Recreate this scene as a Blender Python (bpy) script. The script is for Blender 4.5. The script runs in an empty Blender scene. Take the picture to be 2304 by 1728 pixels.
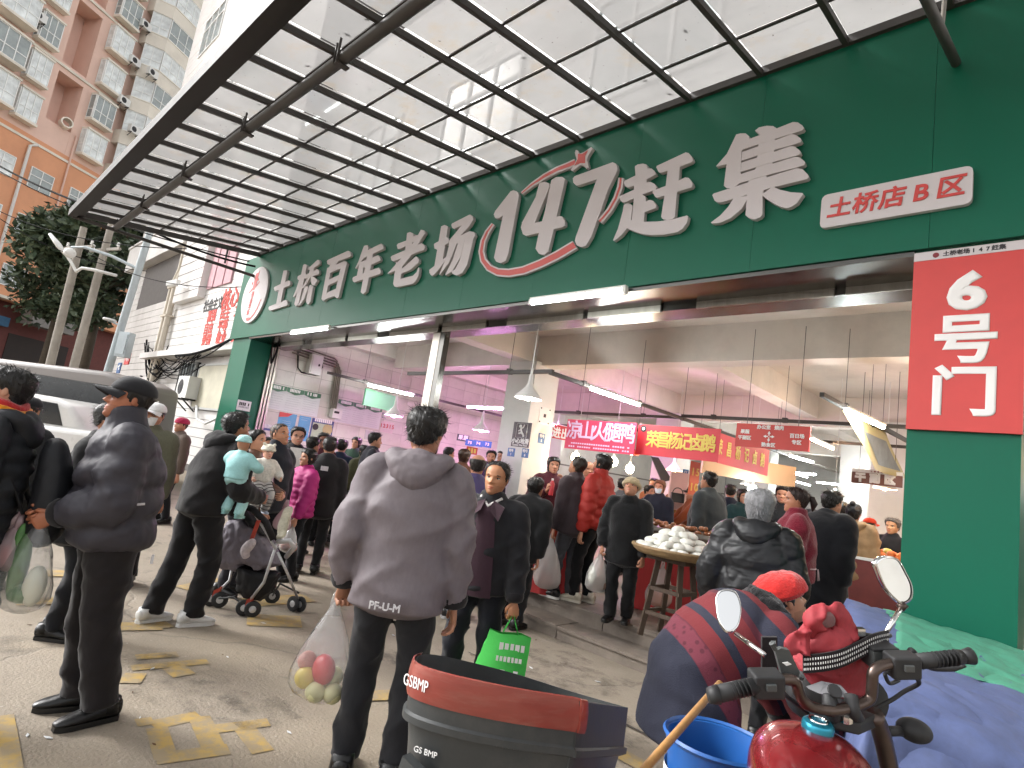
import bpy, math, random
import numpy as np
from mathutils import Matrix, Vector
R_ = math.radians
rng = random.Random(7)
SC = bpy.context.scene
COL = SC.collection

# ---------------------------------------------------------------- camera
CAM_F = 1317.18                      # focal length in pixels of the 2304 px wide photograph
YAW, PITCH, ROLL, EYE = .781572, .148255, .150474, 1.58
FW = np.array([-math.sin(YAW)*math.cos(PITCH), math.cos(YAW)*math.cos(PITCH), math.sin(PITCH)])
_r0 = np.array([math.cos(YAW), math.sin(YAW), 0.]); _u0 = np.cross(_r0, FW)
CR = _r0*math.cos(ROLL)+_u0*math.sin(ROLL); CU = -_r0*math.sin(ROLL)+_u0*math.cos(ROLL)
CP = np.array([0., 0., EYE])
cam_data = bpy.data.cameras.new('camera'); cam = bpy.data.objects.new('camera', cam_data); COL.objects.link(cam)
cam_data.sensor_width = 36; cam_data.lens = 36*CAM_F/2304; cam_data.clip_start = .05; cam_data.clip_end = 500
cam.matrix_world = Matrix(((CR[0], CU[0], -FW[0], 0), (CR[1], CU[1], -FW[1], 0), (CR[2], CU[2], -FW[2], EYE), (0, 0, 0, 1)))
SC.camera = cam

# ---------------------------------------------------------------- world, sun, exposure
world = bpy.data.worlds.new('World'); SC.world = world; world.use_nodes = True
wn, wl = world.node_tree.nodes, world.node_tree.links
SUN_DIR = Vector((1.5, 1.0, -1.25)).normalized()          # direction the light travels
sky = wn.new('ShaderNodeTexSky'); sky.sky_type = 'NISHITA'; sky.sun_disc = False
sky.sun_elevation = math.asin(-SUN_DIR.z); sky.sun_rotation = math.atan2(-SUN_DIR.x, -SUN_DIR.y)
sky.air_density = 1.0; sky.dust_density = 4.0
hs = wn.new('ShaderNodeHueSaturation'); hs.inputs['Saturation'].default_value = .06
wl.new(sky.outputs[0], hs.inputs['Color']); wl.new(hs.outputs[0], wn['Background'].inputs[0])
wn['Background'].inputs[1].default_value = .15
sun_data = bpy.data.lights.new('sun', 'SUN'); sun = bpy.data.objects.new('sun', sun_data); COL.objects.link(sun)
sun_data.energy = .8; sun_data.angle = R_(12); sun_data.color = (1, .975, .94)
sun.rotation_euler = SUN_DIR.to_track_quat('-Z', 'Y').to_euler()
SC.view_settings.view_transform = 'Standard'; SC.view_settings.look = 'None'
SC.view_settings.exposure = 1.5; SC.view_settings.gamma = 1.0
SC.view_settings.use_curve_mapping = False
SC.cycles.use_denoising = True
SC.cycles.use_adaptive_sampling = True; SC.cycles.adaptive_threshold = .035; SC.cycles.max_bounces = 6; SC.cycles.diffuse_bounces = 3; SC.cycles.transparent_max_bounces = 12
SC.cycles.sample_clamp_indirect = 4.0; SC.cycles.caustics_reflective = False; SC.cycles.caustics_refractive = False

# ---------------------------------------------------------------- survey: where a ray of the photograph meets a real plane
def ray(x, y): return FW+CR*(x-1152)/CAM_F-CU*(y-864)/CAM_F
def gz(x, y, z=0.): d = ray(x, y); return CP+d*((z-EYE)/d[2])       # on a horizontal plane (ground, floor, counter)
def gy(x, y, v): d = ray(x, y); return CP+d*(v/d[1])                # on a plane parallel to the shop front
def gx(x, y, v): d = ray(x, y); return CP+d*(v/d[0])                # on a plane square to the shop front
def gd(x, y, dep): return CP+ray(x, y)*dep                          # at a distance in front of the camera
# ---------------------------------------------------------------- materials
MATS = {}
def mat(name, col, rough=.6, metal=0., vary=.12, vscale=6., bump=0., bscale=40., stretch=(1, 1, 1), spec=.5, coat=0., emit=0., ecol=None,
        dirt=0., dscale=.7, dcol=(.05, .045, .04), detail=6., ridged=False, bdist=.01, alpha=None, sheen=0.):
    if name in MATS: return MATS[name]
    m = bpy.data.materials.new(name); m.use_nodes = True; N, L = m.node_tree.nodes, m.node_tree.links
    b = N['Principled BSDF']; c4 = (*col[:3], 1)
    b.inputs['Base Color'].default_value = c4; b.inputs['Roughness'].default_value = rough; b.inputs['Metallic'].default_value = metal
    b.inputs['Specular IOR Level'].default_value = spec; b.inputs['Coat Weight'].default_value = coat; b.inputs['Sheen Weight'].default_value = sheen
    if alpha is not None: b.inputs['Alpha'].default_value = alpha
    if emit:
        b.inputs['Emission Color'].default_value = (*(ecol or col)[:3], 1); b.inputs['Emission Strength'].default_value = emit
    tc = N.new('ShaderNodeTexCoord'); mp = N.new('ShaderNodeMapping'); mp.inputs['Scale'].default_value = stretch
    L.new(tc.outputs['Object'], mp.inputs[0])
    cur = None
    if vary:
        n = N.new('ShaderNodeTexNoise'); n.inputs['Scale'].default_value = vscale; n.inputs['Detail'].default_value = detail; n.inputs['Roughness'].default_value = .65
        L.new(mp.outputs[0], n.inputs[0])
        r = N.new('ShaderNodeMapRange'); r.inputs[1].default_value = .25; r.inputs[2].default_value = .75
        r.inputs[3].default_value = 1-vary; r.inputs[4].default_value = 1+vary; L.new(n.outputs[0], r.inputs[0])
        mx = N.new('ShaderNodeVectorMath'); mx.operation = 'SCALE'; mx.inputs[0].default_value = col[:3]; L.new(r.outputs[0], mx.inputs['Scale'])
        cur = mx.outputs[0]
        rr = N.new('ShaderNodeMapRange'); rr.inputs[3].default_value = max(.02, rough-.1*vary*4); rr.inputs[4].default_value = min(1, rough+.1*vary*4)
        L.new(n.outputs[0], rr.inputs[0]); L.new(rr.outputs[0], b.inputs['Roughness'])
    if dirt:
        n2 = N.new('ShaderNodeTexNoise'); n2.inputs['Scale'].default_value = dscale; n2.inputs['Detail'].default_value = 9; n2.inputs['Roughness'].default_value = .7
        L.new(mp.outputs[0], n2.inputs[0])
        r2 = N.new('ShaderNodeMapRange'); r2.inputs[1].default_value = .48; r2.inputs[2].default_value = .72; r2.inputs[3].default_value = 0; r2.inputs[4].default_value = dirt
        L.new(n2.outputs[0], r2.inputs[0])
        mm = N.new('ShaderNodeMix'); mm.data_type = 'RGBA'; L.new(r2.outputs[0], mm.inputs[0])
        if cur: L.new(cur, mm.inputs[6])
        else: mm.inputs[6].default_value = c4
        mm.inputs[7].default_value = (*dcol, 1); cur = mm.outputs[2]
    if cur: L.new(cur, b.inputs['Base Color'])
    if bump:
        nb = N.new('ShaderNodeTexNoise'); nb.inputs['Scale'].default_value = bscale; nb.inputs['Detail'].default_value = 5
        if ridged: nb.noise_type = 'RIDGED_MULTIFRACTAL'; nb.normalize = True
        L.new(mp.outputs[0], nb.inputs[0])
        bp = N.new('ShaderNodeBump'); bp.inputs['Strength'].default_value = bump; bp.inputs['Distance'].default_value = bdist
        L.new(nb.outputs[0], bp.inputs['Height']); L.new(bp.outputs[0], b.inputs['Normal'])
    MATS[name] = m
    return m
def C(h):   # sRGB hex -> linear
    v = [int(h[i:i+2], 16)/255 for i in (0, 2, 4)]
    return tuple(x/12.92 if x <= .04045 else ((x+.055)/1.055)**2.4 for x in v)
def glow(name, col, strength):
    return mat(name, (.9, .9, .9), .4, vary=0, emit=strength, ecol=col)
def film(name, tint=(1, 1, 1), dens=.35, rough=.15, gloss=.35):
    # thin translucent plastic sheet: part see-through, part milky, with a glossy skin and creases
    if name in MATS: return MATS[name]
    m = bpy.data.materials.new(name); m.use_nodes = True; N, L = m.node_tree.nodes, m.node_tree.links
    out = N['Material Output']; N.remove(N['Principled BSDF'])
    tr = N.new('ShaderNodeBsdfTransparent'); tr.inputs[0].default_value = (*[.6+.4*t for t in tint], 1)
    df = N.new('ShaderNodeBsdfDiffuse'); df.inputs[0].default_value = (*[.75*t for t in tint], 1)
    tl = N.new('ShaderNodeBsdfTranslucent'); tl.inputs[0].default_value = (*[.7*t for t in tint], 1)
    gl = N.new('ShaderNodeBsdfGlossy'); gl.inputs['Roughness'].default_value = rough
    tc = N.new('ShaderNodeTexCoord'); mp = N.new('ShaderNodeMapping'); mp.inputs['Scale'].default_value = (22, 22, 9); L.new(tc.outputs['Object'], mp.inputs[0])
    n = N.new('ShaderNodeTexNoise'); n.noise_type = 'RIDGED_MULTIFRACTAL'; n.inputs['Scale'].default_value = 1; n.inputs['Detail'].default_value = 3; L.new(mp.outputs[0], n.inputs[0])
    bp = N.new('ShaderNodeBump'); bp.inputs['Strength'].default_value = .8; bp.inputs['Distance'].default_value = .012; L.new(n.outputs[0], bp.inputs['Height'])
    for s in (df, gl): L.new(bp.outputs[0], s.inputs['Normal'])
    a = N.new('ShaderNodeMixShader'); a.inputs[0].default_value = .5; L.new(df.outputs[0], a.inputs[1]); L.new(tl.outputs[0], a.inputs[2])
    b = N.new('ShaderNodeMixShader'); b.inputs[0].default_value = dens; L.new(tr.outputs[0], b.inputs[1]); L.new(a.outputs[0], b.inputs[2])
    lw = N.new('ShaderNodeLayerWeight'); lw.inputs[0].default_value = .5; L.new(bp.outputs[0], lw.inputs['Normal']); fr = N.new('ShaderNodeMath'); fr.operation = 'POWER'; fr.inputs[1].default_value = 3.; L.new(lw.outputs['Facing'], fr.inputs[0])
    mu = N.new('ShaderNodeMath'); mu.operation = 'MULTIPLY_ADD'; mu.inputs[1].default_value = gloss*2; mu.inputs[2].default_value = .05; L.new(fr.outputs[0], mu.inputs[0])
    c = N.new('ShaderNodeMixShader'); L.new(mu.outputs[0], c.inputs[0]); L.new(b.outputs[0], c.inputs[1]); L.new(gl.outputs[0], c.inputs[2])
    L.new(c.outputs[0], out.inputs[0]); MATS[name] = m; return m

# ---------------------------------------------------------------- mesh building
def nrm(v): v = np.asarray(v, float); return v/(np.linalg.norm(v)+1e-12)
WM = {}
class MB:
    def __init__(s): s.v = []; s.f = []; s.m = []; s.mi = 0
    def add(s, vs, fs):
        n = len(s.v); s.v += [tuple(p) for p in np.asarray(vs, float).tolist()]; s.f += [tuple(i+n for i in f) for f in fs]; s.m += [s.mi]*len(fs); return s
    def mat(s, i): s.mi = i; return s
    def box(s, x0, x1, y0, y1, z0, z1):
        return s.add([(x0, y0, z0), (x1, y0, z0), (x1, y1, z0), (x0, y1, z0), (x0, y0, z1), (x1, y0, z1), (x1, y1, z1), (x0, y1, z1)],
                     [(0, 3, 2, 1), (4, 5, 6, 7), (0, 1, 5, 4), (1, 2, 6, 5), (2, 3, 7, 6), (3, 0, 4, 7)])
    def obox(s, c, ax, ay, az):
        c, ax, ay, az = map(np.asarray, (c, ax, ay, az)); vs = []
        for k in (-1, 1):
            for i, j in ((-1, -1), (1, -1), (1, 1), (-1, 1)): vs.append(c+i*ax+j*ay+k*az)
        return s.add(vs, [(0, 3, 2, 1), (4, 5, 6, 7), (0, 1, 5, 4), (1, 2, 6, 5), (2, 3, 7, 6), (3, 0, 4, 7)])
    def beam(s, a, b, w, h, up=(0, 0, 1)):
        a, b = np.asarray(a, float), np.asarray(b, float); t = nrm(b-a); sd = nrm(np.cross(t, up)); u = np.cross(sd, t)
        return s.obox((a+b)/2, (b-a)/2, sd*w/2, u*h/2)
    def rings(s, rs, cap=True, closed=True):
        n = len(rs[0]); base = len(s.v); vs = [p for r in rs for p in r]; fs = []
        for k in range(len(rs)-1):
            for i in range(n if closed else n-1):
                j = (i+1) % n; fs.append((k*n+i, k*n+j, (k+1)*n+j, (k+1)*n+i))
        if cap and closed:
            fs.append(tuple(range(n-1, -1, -1))); fs.append(tuple((len(rs)-1)*n+i for i in range(n)))
        return s.add(vs, fs)
    def tube(s, pts, r, n=8, cap=True, ref=(0, 0, 1), ell=None):
        pts = [np.asarray(p, float) for p in pts]; rs = []
        if not hasattr(r, '__len__'): r = [r]*len(pts)
        prev = None
        for k, p in enumerate(pts):
            t = nrm(pts[min(k+1, len(pts)-1)]-pts[max(k-1, 0)])
            if prev is None:
                rf = np.asarray(ref, float)
                if abs(t@rf) > .95: rf = np.array([1., 0, 0]) if abs(t[0]) < .9 else np.array([0., 1, 0])
                sd = nrm(np.cross(t, rf))
            else: sd = nrm(prev-t*(prev@t))
            prev = sd; u = np.cross(sd, t); a, b = (r[k], r[k]) if not hasattr(r[k], '__len__') else r[k]
            rs.append([p+sd*a*math.cos(q)+u*b*math.sin(q) for q in [2*math.pi*i/n for i in range(n)]])
        return s.rings(rs, cap)
    def lathe(s, prof, n=16, c=(0, 0, 0), ax=(0, 0, 1), cap=False):
        c = np.asarray(c, float); ax = nrm(ax); e1 = nrm(np.cross(ax, (1, 0, 0) if abs(ax[0]) < .9 else (0, 1, 0))); e2 = np.cross(ax, e1)
        return s.rings([[c+ax*h+(e1*math.cos(q)+e2*math.sin(q))*r for q in [2*math.pi*i/n for i in range(n)]] for r, h in prof], cap)
    def ell(s, c, r, n=12, m=8, M=None):
        c = np.asarray(c, float); rs = []
        for k in range(m+1):
            ph = math.pi*k/m; rr = max(math.sin(ph), 1e-3)
            ring = [np.array([r[0]*rr*math.cos(2*math.pi*i/n), r[1]*rr*math.sin(2*math.pi*i/n), -r[2]*math.cos(ph)]) for i in range(n)]
            rs.append([c+(M@p if M is not None else p) for p in ring])
        return s.rings(rs, False)
    def prism(s, poly, off):          # planar polygon (3-d points) extruded by a vector
        poly = [np.asarray(p, float) for p in poly]; off = np.asarray(off, float); n = len(poly)
        s.add(poly+[p+off for p in poly], [tuple(range(n-1, -1, -1)), tuple(range(n, 2*n))]+[(i, (i+1) % n, n+(i+1) % n, n+i) for i in range(n)])
        return s
    def quad(s, a, b, c, d): return s.add([a, b, c, d], [(0, 1, 2, 3)])
    def grid(s, P):
        h, w = len(P), len(P[0])
        return s.add([p for r in P for p in r], [(i*w+j, i*w+j+1, (i+1)*w+j+1, (i+1)*w+j) for i in range(h-1) for j in range(w-1)])
    def xf(s, M):
        if s.v: M = np.array(M); s.v = [tuple(p) for p in (np.array(s.v)@M[:3, :3].T+M[:3, 3]).tolist()]
        return s
    def join(s, o, mi=None):
        n = len(s.v); s.v += o.v; s.f += [tuple(i+n for i in f) for f in o.f]; s.m += [mi if mi is not None else k for k in o.m]; return s
    def mesh(s, name, mats, smooth=False):
        me = bpy.data.meshes.new(name); me.from_pydata(s.v, [], s.f)
        for m in (mats if isinstance(mats, (list, tuple)) else [mats]): me.materials.append(m)
        if isinstance(mats, (list, tuple)) and len(mats) > 1: me.polygons.foreach_set('material_index', s.m)
        if smooth is True: me.polygons.foreach_set('use_smooth', [True]*len(me.polygons))
        me.update()
        if smooth and smooth is not True: me.polygons.foreach_set('use_smooth', [True]*len(me.polygons)); me.set_sharp_from_angle(angle=R_(smooth))
        return me
    def build(s, name, mats, parent=None, smooth=False, local=False):
        return put(name, s.mesh(name, mats, smooth), parent, local)
def put(name, me, parent=None, local=False, loc=None, M=None):
    o = bpy.data.objects.new(name, me); COL.objects.link(o)
    if M is not None: o.matrix_basis = M
    elif loc is not None: o.location = loc
    if parent is not None:
        o.parent = parent
        if local: WM[o.name] = WM.get(parent.name, Matrix()) @ o.matrix_basis
        else: o.matrix_parent_inverse = WM.get(parent.name, Matrix()).inverted(); WM[o.name] = o.matrix_basis.copy()
    else: WM[o.name] = o.matrix_basis.copy()
    return o
def tag(o, label=None, cat=None, group=None, kind=None):
    if label: o['label'] = label
    if cat: o['category'] = cat
    if group: o['group'] = group
    if kind: o['kind'] = kind
    return o
def thing(name, label, cat, loc=(0, 0, 0), rz=0., group=None, kind=None):
    o = bpy.data.objects.new(name, None); COL.objects.link(o); o.empty_display_size = .1
    o.location = [float(v) for v in loc]; o.rotation_euler.z = rz
    WM[o.name] = Matrix.Translation(o.location) @ Matrix.Rotation(rz, 4, 'Z')
    return tag(o, label, cat, group, kind)
def text_mesh(name, s, mats, size=1., M=None, bold=0., ext=.01, shear=0., sx=1., align='CENTER', sp=1.):
    cu = bpy.data.curves.new(name, 'FONT'); cu.body = s; cu.size = size; cu.extrude = ext; cu.bevel_depth = bold; cu.bevel_resolution = 0; cu.shear = shear
    cu.align_x = align; cu.align_y = 'CENTER'; cu.space_character = sp; cu.resolution_u = 3
    o = bpy.data.objects.new(name, cu); me = bpy.data.meshes.new_from_object(o); me.name = name
    bpy.data.objects.remove(o); bpy.data.curves.remove(cu)
    me.materials.clear(); me.materials.append(mats)
    if bold:                     # keep heavy strokes flat: squash the rounded sides
        co = np.empty(len(me.vertices)*3); me.vertices.foreach_get('co', co); co = co.reshape(-1, 3); zm = ext+bold
        co[:, 2] = np.clip(co[:, 2], -ext*1., ext*1.)+co[:, 2]*.02; co[:, 0] *= sx; me.vertices.foreach_set('co', co.ravel()); me.update()
    elif sx != 1.: me.transform(Matrix.Diagonal((sx, 1, 1, 1)))
    if M is not None: me.transform(M)
    return me
def frame(o, x, y):              # matrix whose X runs along x, Y along y, at o
    x = nrm(x); y = np.asarray(y, float); y = nrm(y-x*(x@y)); z = np.cross(x, y)
    return Matrix(((x[0], y[0], z[0], o[0]), (x[1], y[1], z[1], o[1]), (x[2], y[2], z[2], o[2]), (0, 0, 0, 1)))
def lettering(name, s, m, o, x, y, size, parent, bold=0., ext=.002, shear=0., sx=1., each=True, pitch=None, local=False):
    # one mesh per character, set out along x from the middle point o
    x = nrm(x); o = np.asarray(o, float)
    if not each: return put(name, text_mesh(name, s, m, size, frame(o, x, y), bold, ext, shear, sx), parent, local)
    pitch = pitch or size*1.02*sx
    for k, ch in enumerate(s):
        if ch != ' ': put(name, text_mesh(name, ch, m, size, frame(o+x*pitch*(k-(len(s)-1)/2), x, y), bold, ext, shear, sx), parent, local)
def hang_wire(a, b, sag, n=12):
    a, b = np.asarray(a, float), np.asarray(b, float)
    return [a+(b-a)*t-np.array([0, 0, sag*4*t*(1-t)]) for t in [i/n for i in range(n+1)]]
# ================================================================ setting: ground, steps, floor
def zg(x): return 0. if x > -8 else (-x-8)*.06 if x > -34 else 1.56+(-x-34)*.03
def ground_material():
    m = bpy.data.materials.new('concrete_road'); m.use_nodes = True; N, L = m.node_tree.nodes, m.node_tree.links; b = N['Principled BSDF']
    tc = N.new('ShaderNodeTexCoord')
    def noise(s, d=8, r=.6, st=(1, 1, 1), lo=.3, hi=.7, dis=0):
        mp = N.new('ShaderNodeMapping'); mp.inputs['Scale'].default_value = st; L.new(tc.outputs['Object'], mp.inputs[0])
        n = N.new('ShaderNodeTexNoise'); n.inputs['Scale'].default_value = s; n.inputs['Detail'].default_value = d; n.inputs['Roughness'].default_value = r; n.inputs['Distortion'].default_value = dis
        L.new(mp.outputs[0], n.inputs[0]); q = N.new('ShaderNodeMapRange'); q.inputs[1].default_value = lo; q.inputs[2].default_value = hi; L.new(n.outputs[0], q.inputs[0]); return q.outputs[0]
    def mix(f, a, c, fac=1.):
        x = N.new('ShaderNodeMix'); x.data_type = 'RGBA'
        if fac != 1.:
            k = N.new('ShaderNodeMath'); k.operation = 'MULTIPLY'; k.inputs[1].default_value = fac; L.new(f, k.inputs[0]); f = k.outputs[0]
        L.new(f, x.inputs[0])
        if isinstance(a, tuple): x.inputs[6].default_value = (*a, 1)
        else: L.new(a, x.inputs[6])
        x.inputs[7].default_value = (*c, 1); return x.outputs[2]
    c = mix(noise(.9), (.255, .215, .165), (.33, .28, .22))
    c = mix(noise(5, 10, .7), c, (.20, .165, .13), .45)
    c = mix(noise(1.6, 10, .75, (1, 1.6, 1), .56, .70, .6), c, (.06, .052, .045), .75)      # tyre and oil stains
    c = mix(noise(.35, 6, .6, (1, 1, 1), .5, .72), c, (.36, .29, .20), .6)              # sandy washed patches
    c = mix(noise(70, 3, .5, (1, 1, 1), .60, .72), c, (.12, .105, .09), .55)
    c = mix(noise(45, 2, .5, (1, 1, 1), .66, .74), c, (.50, .46, .40), .5)
    L.new(c, b.inputs['Base Color']); b.inputs['Roughness'].default_value = .82
    v = N.new('ShaderNodeTexVoronoi'); v.feature = 'DISTANCE_TO_EDGE'; v.inputs['Scale'].default_value = .28
    mp = N.new('ShaderNodeMapping'); L.new(tc.outputs['Object'], mp.inputs[0])
    dn = N.new('ShaderNodeTexNoise'); dn.inputs['Scale'].default_value = 1.3; dn.inputs['Detail'].default_value = 6; L.new(tc.outputs['Object'], dn.inputs[0])
    ad = N.new('ShaderNodeVectorMath'); ad.operation = 'MULTIPLY_ADD'; ad.inputs[1].default_value = (.8, .8, 0); L.new(dn.outputs['Color'], ad.inputs[0]); L.new(tc.outputs['Object'], ad.inputs[2]); L.new(ad.outputs[0], v.inputs[0])
    cr = N.new('ShaderNodeMapRange'); cr.inputs[1].default_value = 0; cr.inputs[2].default_value = .006; cr.inputs[3].default_value = 1; cr.inputs[4].default_value = 0; L.new(v.outputs[0], cr.inputs[0])
    c2 = mix(cr.outputs[0], c, (.08, .07, .06), .35); L.new(c2, b.inputs['Base Color'])
    nb = N.new('ShaderNodeTexNoise'); nb.inputs['Scale'].default_value = 55; nb.inputs['Detail'].default_value = 6; L.new(tc.outputs['Object'], nb.inputs[0])
    sb = N.new('ShaderNodeMath'); sb.operation = 'MULTIPLY_ADD'; sb.inputs[1].default_value = -.6; L.new(cr.outputs[0], sb.inputs[0]); L.new(nb.outputs[0], sb.inputs[2])
    bp = N.new('ShaderNodeBump'); bp.inputs['Strength'].default_value = .5; bp.inputs['Distance'].default_value = .012; L.new(sb.outputs[0], bp.inputs['Height']); L.new(bp.outputs[0], b.inputs['Normal'])
    return m
GM = ground_material()
xs = [-160, -100, -70, -50, -40, -34]+[-34+2*i for i in range(1, 13)]+[-8, -4, 0, 6, 14, 40]
ground = MB(); ground.grid([[(x, y, zg(x)) for x in xs] for y in (-80, -30, -10, -4, 0, 4, 4.9, 12, 40, 120)])
ground = tag(ground.build('ground', GM), 'grey-brown stained concrete street in front of the market', kind='structure')
def paint_material():
    m = bpy.data.materials.new('worn_yellow_paint'); m.use_nodes = True; N, L = m.node_tree.nodes, m.node_tree.links; b = N['Principled BSDF']
    tc = N.new('ShaderNodeTexCoord'); b.inputs['Roughness'].default_value = .7
    n = N.new('ShaderNodeTexNoise'); n.inputs['Scale'].default_value = 9; n.inputs['Detail'].default_value = 10; n.inputs['Roughness'].default_value = .75; L.new(tc.outputs['Object'], n.inputs[0])
    r = N.new('ShaderNodeMapRange'); r.inputs[1].default_value = .40; r.inputs[2].default_value = .56; r.inputs[3].default_value = .12; r.inputs[4].default_value = .92; L.new(n.outputs[0], r.inputs[0])
    x = N.new('ShaderNodeMix'); x.data_type = 'RGBA'; L.new(r.outputs[0], x.inputs[0]); x.inputs[6].default_value = (.46, .30, .075, 1); x.inputs[7].default_value = (.29, .23, .15, 1)
    L.new(x.outputs[2], b.inputs['Base Color']); return m
YP = paint_material()
_rs = [0]
def road_stroke(pts, w, name='painted_stroke'):
    _rs[0] += 1; z = .0025+.0003*_rs[0]
    P = [gz(x/2.88+ox, y/2.88+1152, 0) for (x, y, ox) in pts]; mb = MB(); L_, R2 = [], []
    for k, p in enumerate(P):
        t = nrm(P[min(k+1, len(P)-1)]-P[max(k-1, 0)]); n = np.array([-t[1], t[0], 0])
        L_.append(p+n*w/2+(0, 0, z+zg(p[0]))); R2.append(p-n*w/2+(0, 0, z+zg(p[0])))
    mb.grid([L_, R2]); return mb.build(name, YP, ground)
def c3(*p): return [(x, y, 0) for x, y in p]
for pts, w in ((c3((985, 1385), (1290, 1318)), .11), (c3((1015, 1400), (1075, 1600)), .10), (c3((1290, 1330), (1390, 1545)), .11), (c3((1010, 1605), (1480, 1540)), .11),
               (c3((1330, 1418), (1740, 1365)), .10), (c3((1580, 1400), (1705, 1560)), .11), (c3((880, 1372), (990, 1355)), .09),
               (c3((880, 945), (1150, 925)), .10), (c3((850, 1015), (1345, 972)), .10), (c3((1120, 1010), (1195, 1065)), .14), (c3((835, 1115), (880, 1050)), .12),
               (c3((-12, 1330), (12, 1480), (32, 1659), (45, 1760)), .12), (c3((1180, 500), (1470, 445)), .22), (c3((1600, 700), (1950, 715)), .34),
               (c3((430, 655), (600, 690)), .2), (c3((520, 750), (1050, 745)), .2), (c3((940, 690), (1040, 760)), .2), (c3((1600, 590), (2000, 560)), .3),
               ([(110, 1200, 768), (500, 1185, 768)], .16), ([(440, 1190, 768), (520, 1380, 768)], .14), ([(410, 1375, 768), (530, 1365, 768)], .14), ([(1800, 1570, 768), (1960, 1659, 768)], .14),
               (c3((280, 400), (600, 410)), .25), (c3((100, 590), (560, 575)), .2)):
    road_stroke(pts, w)
M_STEP = mat('step_granite', (.20, .165, .135), .75, vary=.22, vscale=5, bump=.3, bscale=60, dirt=.55, dscale=1.2)
M_FLOOR = mat('hall_floor', (.23, .20, .165), .55, vary=.18, vscale=3, bump=.2, bscale=50, dirt=.5, dscale=.9)
steps = thing('entrance_steps', 'two low grey stone steps along the market entrance', None, (-6, 5, 0), kind='structure')
for k in range(7):
    x0 = -11.2+k*1.48; MB().box(x0, x0+1.472, 5.0+rng.uniform(-.006, .006), 5.45, -.05, .13+rng.uniform(-.003, .003)).build('step_slab', M_STEP, steps)
    MB().box(x0+.3, x0+1.77, 5.36+rng.uniform(-.006, .006), 5.8, .05, .281+rng.uniform(-.002, .002)).build('step_slab', M_STEP, steps)
    MB().box(x0, x0+1.472, 4.985, 5.02, .095, .127).build('step_nosing', M_STEP, steps)
    MB().box(x0+.3, x0+1.77, 5.345, 5.38, .245, .275).build('step_nosing', M_STEP, steps)
hall_floor = tag(MB().box(-12.1, 9, 5.7, 28, .05, .277).build('market_floor', M_FLOOR), 'worn grey floor of the market hall', kind='structure')

# ================================================================ market hall
M_GREEN = mat('green_panel', (.006, .112, .066), .38, vary=.02, vscale=.6, bump=.02, bscale=2, spec=.2)
M_GREEN_D = mat('green_backing', (.012, .08, .05), .5, vary=0)
M_STEEL = mat('dark_steel', (.085, .083, .078), .24, metal=1., vary=.15, vscale=1.5, stretch=(1, 1, 8))
M_STEEL_B = mat('brushed_steel', (.30, .28, .25), .34, metal=1., vary=.15, vscale=3, stretch=(8, 8, .6))
M_CEIL = mat('ceiling_plaster', (.72, .67, .62), .9, vary=.06, vscale=1.2, dirt=.2)
M_WHITE = mat('white_wall_paint', (.66, .66, .64), .8, vary=.05, vscale=2, dirt=.15, dscale=.8)
M_TILE = mat('cream_wall_tile', (.60, .57, .52), .35, vary=.06, vscale=1.1, dirt=.22, dscale=1.5)
M_GROUT = mat('tile_grout', (.20, .18, .16), .9, vary=.2)
M_BLACK = mat('black_metal', (.018, .018, .018), .5, vary=.2)
M_WPLAS = mat('white_plastic', (.72, .72, .70), .4, vary=.04)
hall = thing('market_hall', 'market hall with green columns and wide open entrance', 'market hall', (-6.5, 5, 0))
MB().box(-.823, -.25, 4.56, 5.1, 0, 3.49).build('column', M_GREEN, hall)
MB().box(-13.05, -12.12, 4.56, 5.0, .2, 3.49).build('column', M_GREEN, hall)
MB().box(-12.119, -.823, 4.52, 5.03, 3.44, 3.475).build('soffit', M_STEEL, hall)
MB().box(-12.119, -.823, 5.0, 5.3, 3.385, 3.9).build('shutter_header', M_STEEL, hall)
for k in range(9):
    x = -11.6+k*1.28; MB().box(x, x+.9+.3*(k % 2), 4.965+.01*(k % 3), 4.999, 3.375, 3.44).build('header_trim', M_STEEL_B, hall)
MB().box(-6.69, -6.53, 5.0, 5.13, .28, 3.39).build('entrance_post', M_STEEL_B, hall)
MB().box(-6.525, -6.43, 5.005, 5.10, .28, 3.39).build('entrance_post', M_STEEL, hall)
for k, yy in enumerate((5.0, 5.06, 5.12)):
    MB().box(-12.115, -12.07+.015*k, yy, yy+.042, .28, 3.40).build('shutter_rail', M_STEEL_B, hall)
MB().box(-.87, -.826, 5.0, 5.09, .28, 3.39).build('shutter_rail', M_STEEL_B, hall)
# inside: slab, beams, columns, walls
MB().box(-13.0, 9, 5.31, 28, 4.12, 4.3).build('ceiling', M_CEIL, hall)
for (x0, x1, y0, y1, z) in ((-7.55, -7.2, 5.31, 28, 3.62), (-4.35, -4.0, 8.16, 28, 3.66), (-12.1, -11.75, 5.31, 28, 3.82), (.6, .95, 5.31, 28, 3.62),
                            (-11.75, -7.55, 7.80, 8.15, 3.60), (-7.2, 9, 7.80, 8.15, 3.57), (-11.75, 9, 13.3, 13.65, 3.5), (-11.75, 9, 19.3, 19.65, 3.5)):
    MB().box(x0, x1, y0, y1, z, 4.13).build('ceiling_beam', M_CEIL, hall)
for (x, y) in ((-7.4, 8.0), (-2.6, 13.5), (-7.4, 13.5), (-11.6, 13.5), (-4.2, 17.5), (2.5, 8.2), (-7.4, 19.5), (-2.6, 19.5)):
    MB().box(x-.34, x+.34, y-.34, y+.34, .27, 3.63).build('column', M_WHITE, hall)
MB().box(-13, 9, 27.6, 28, .2, 4.2).build('back_wall', M_WHITE, hall)
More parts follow.
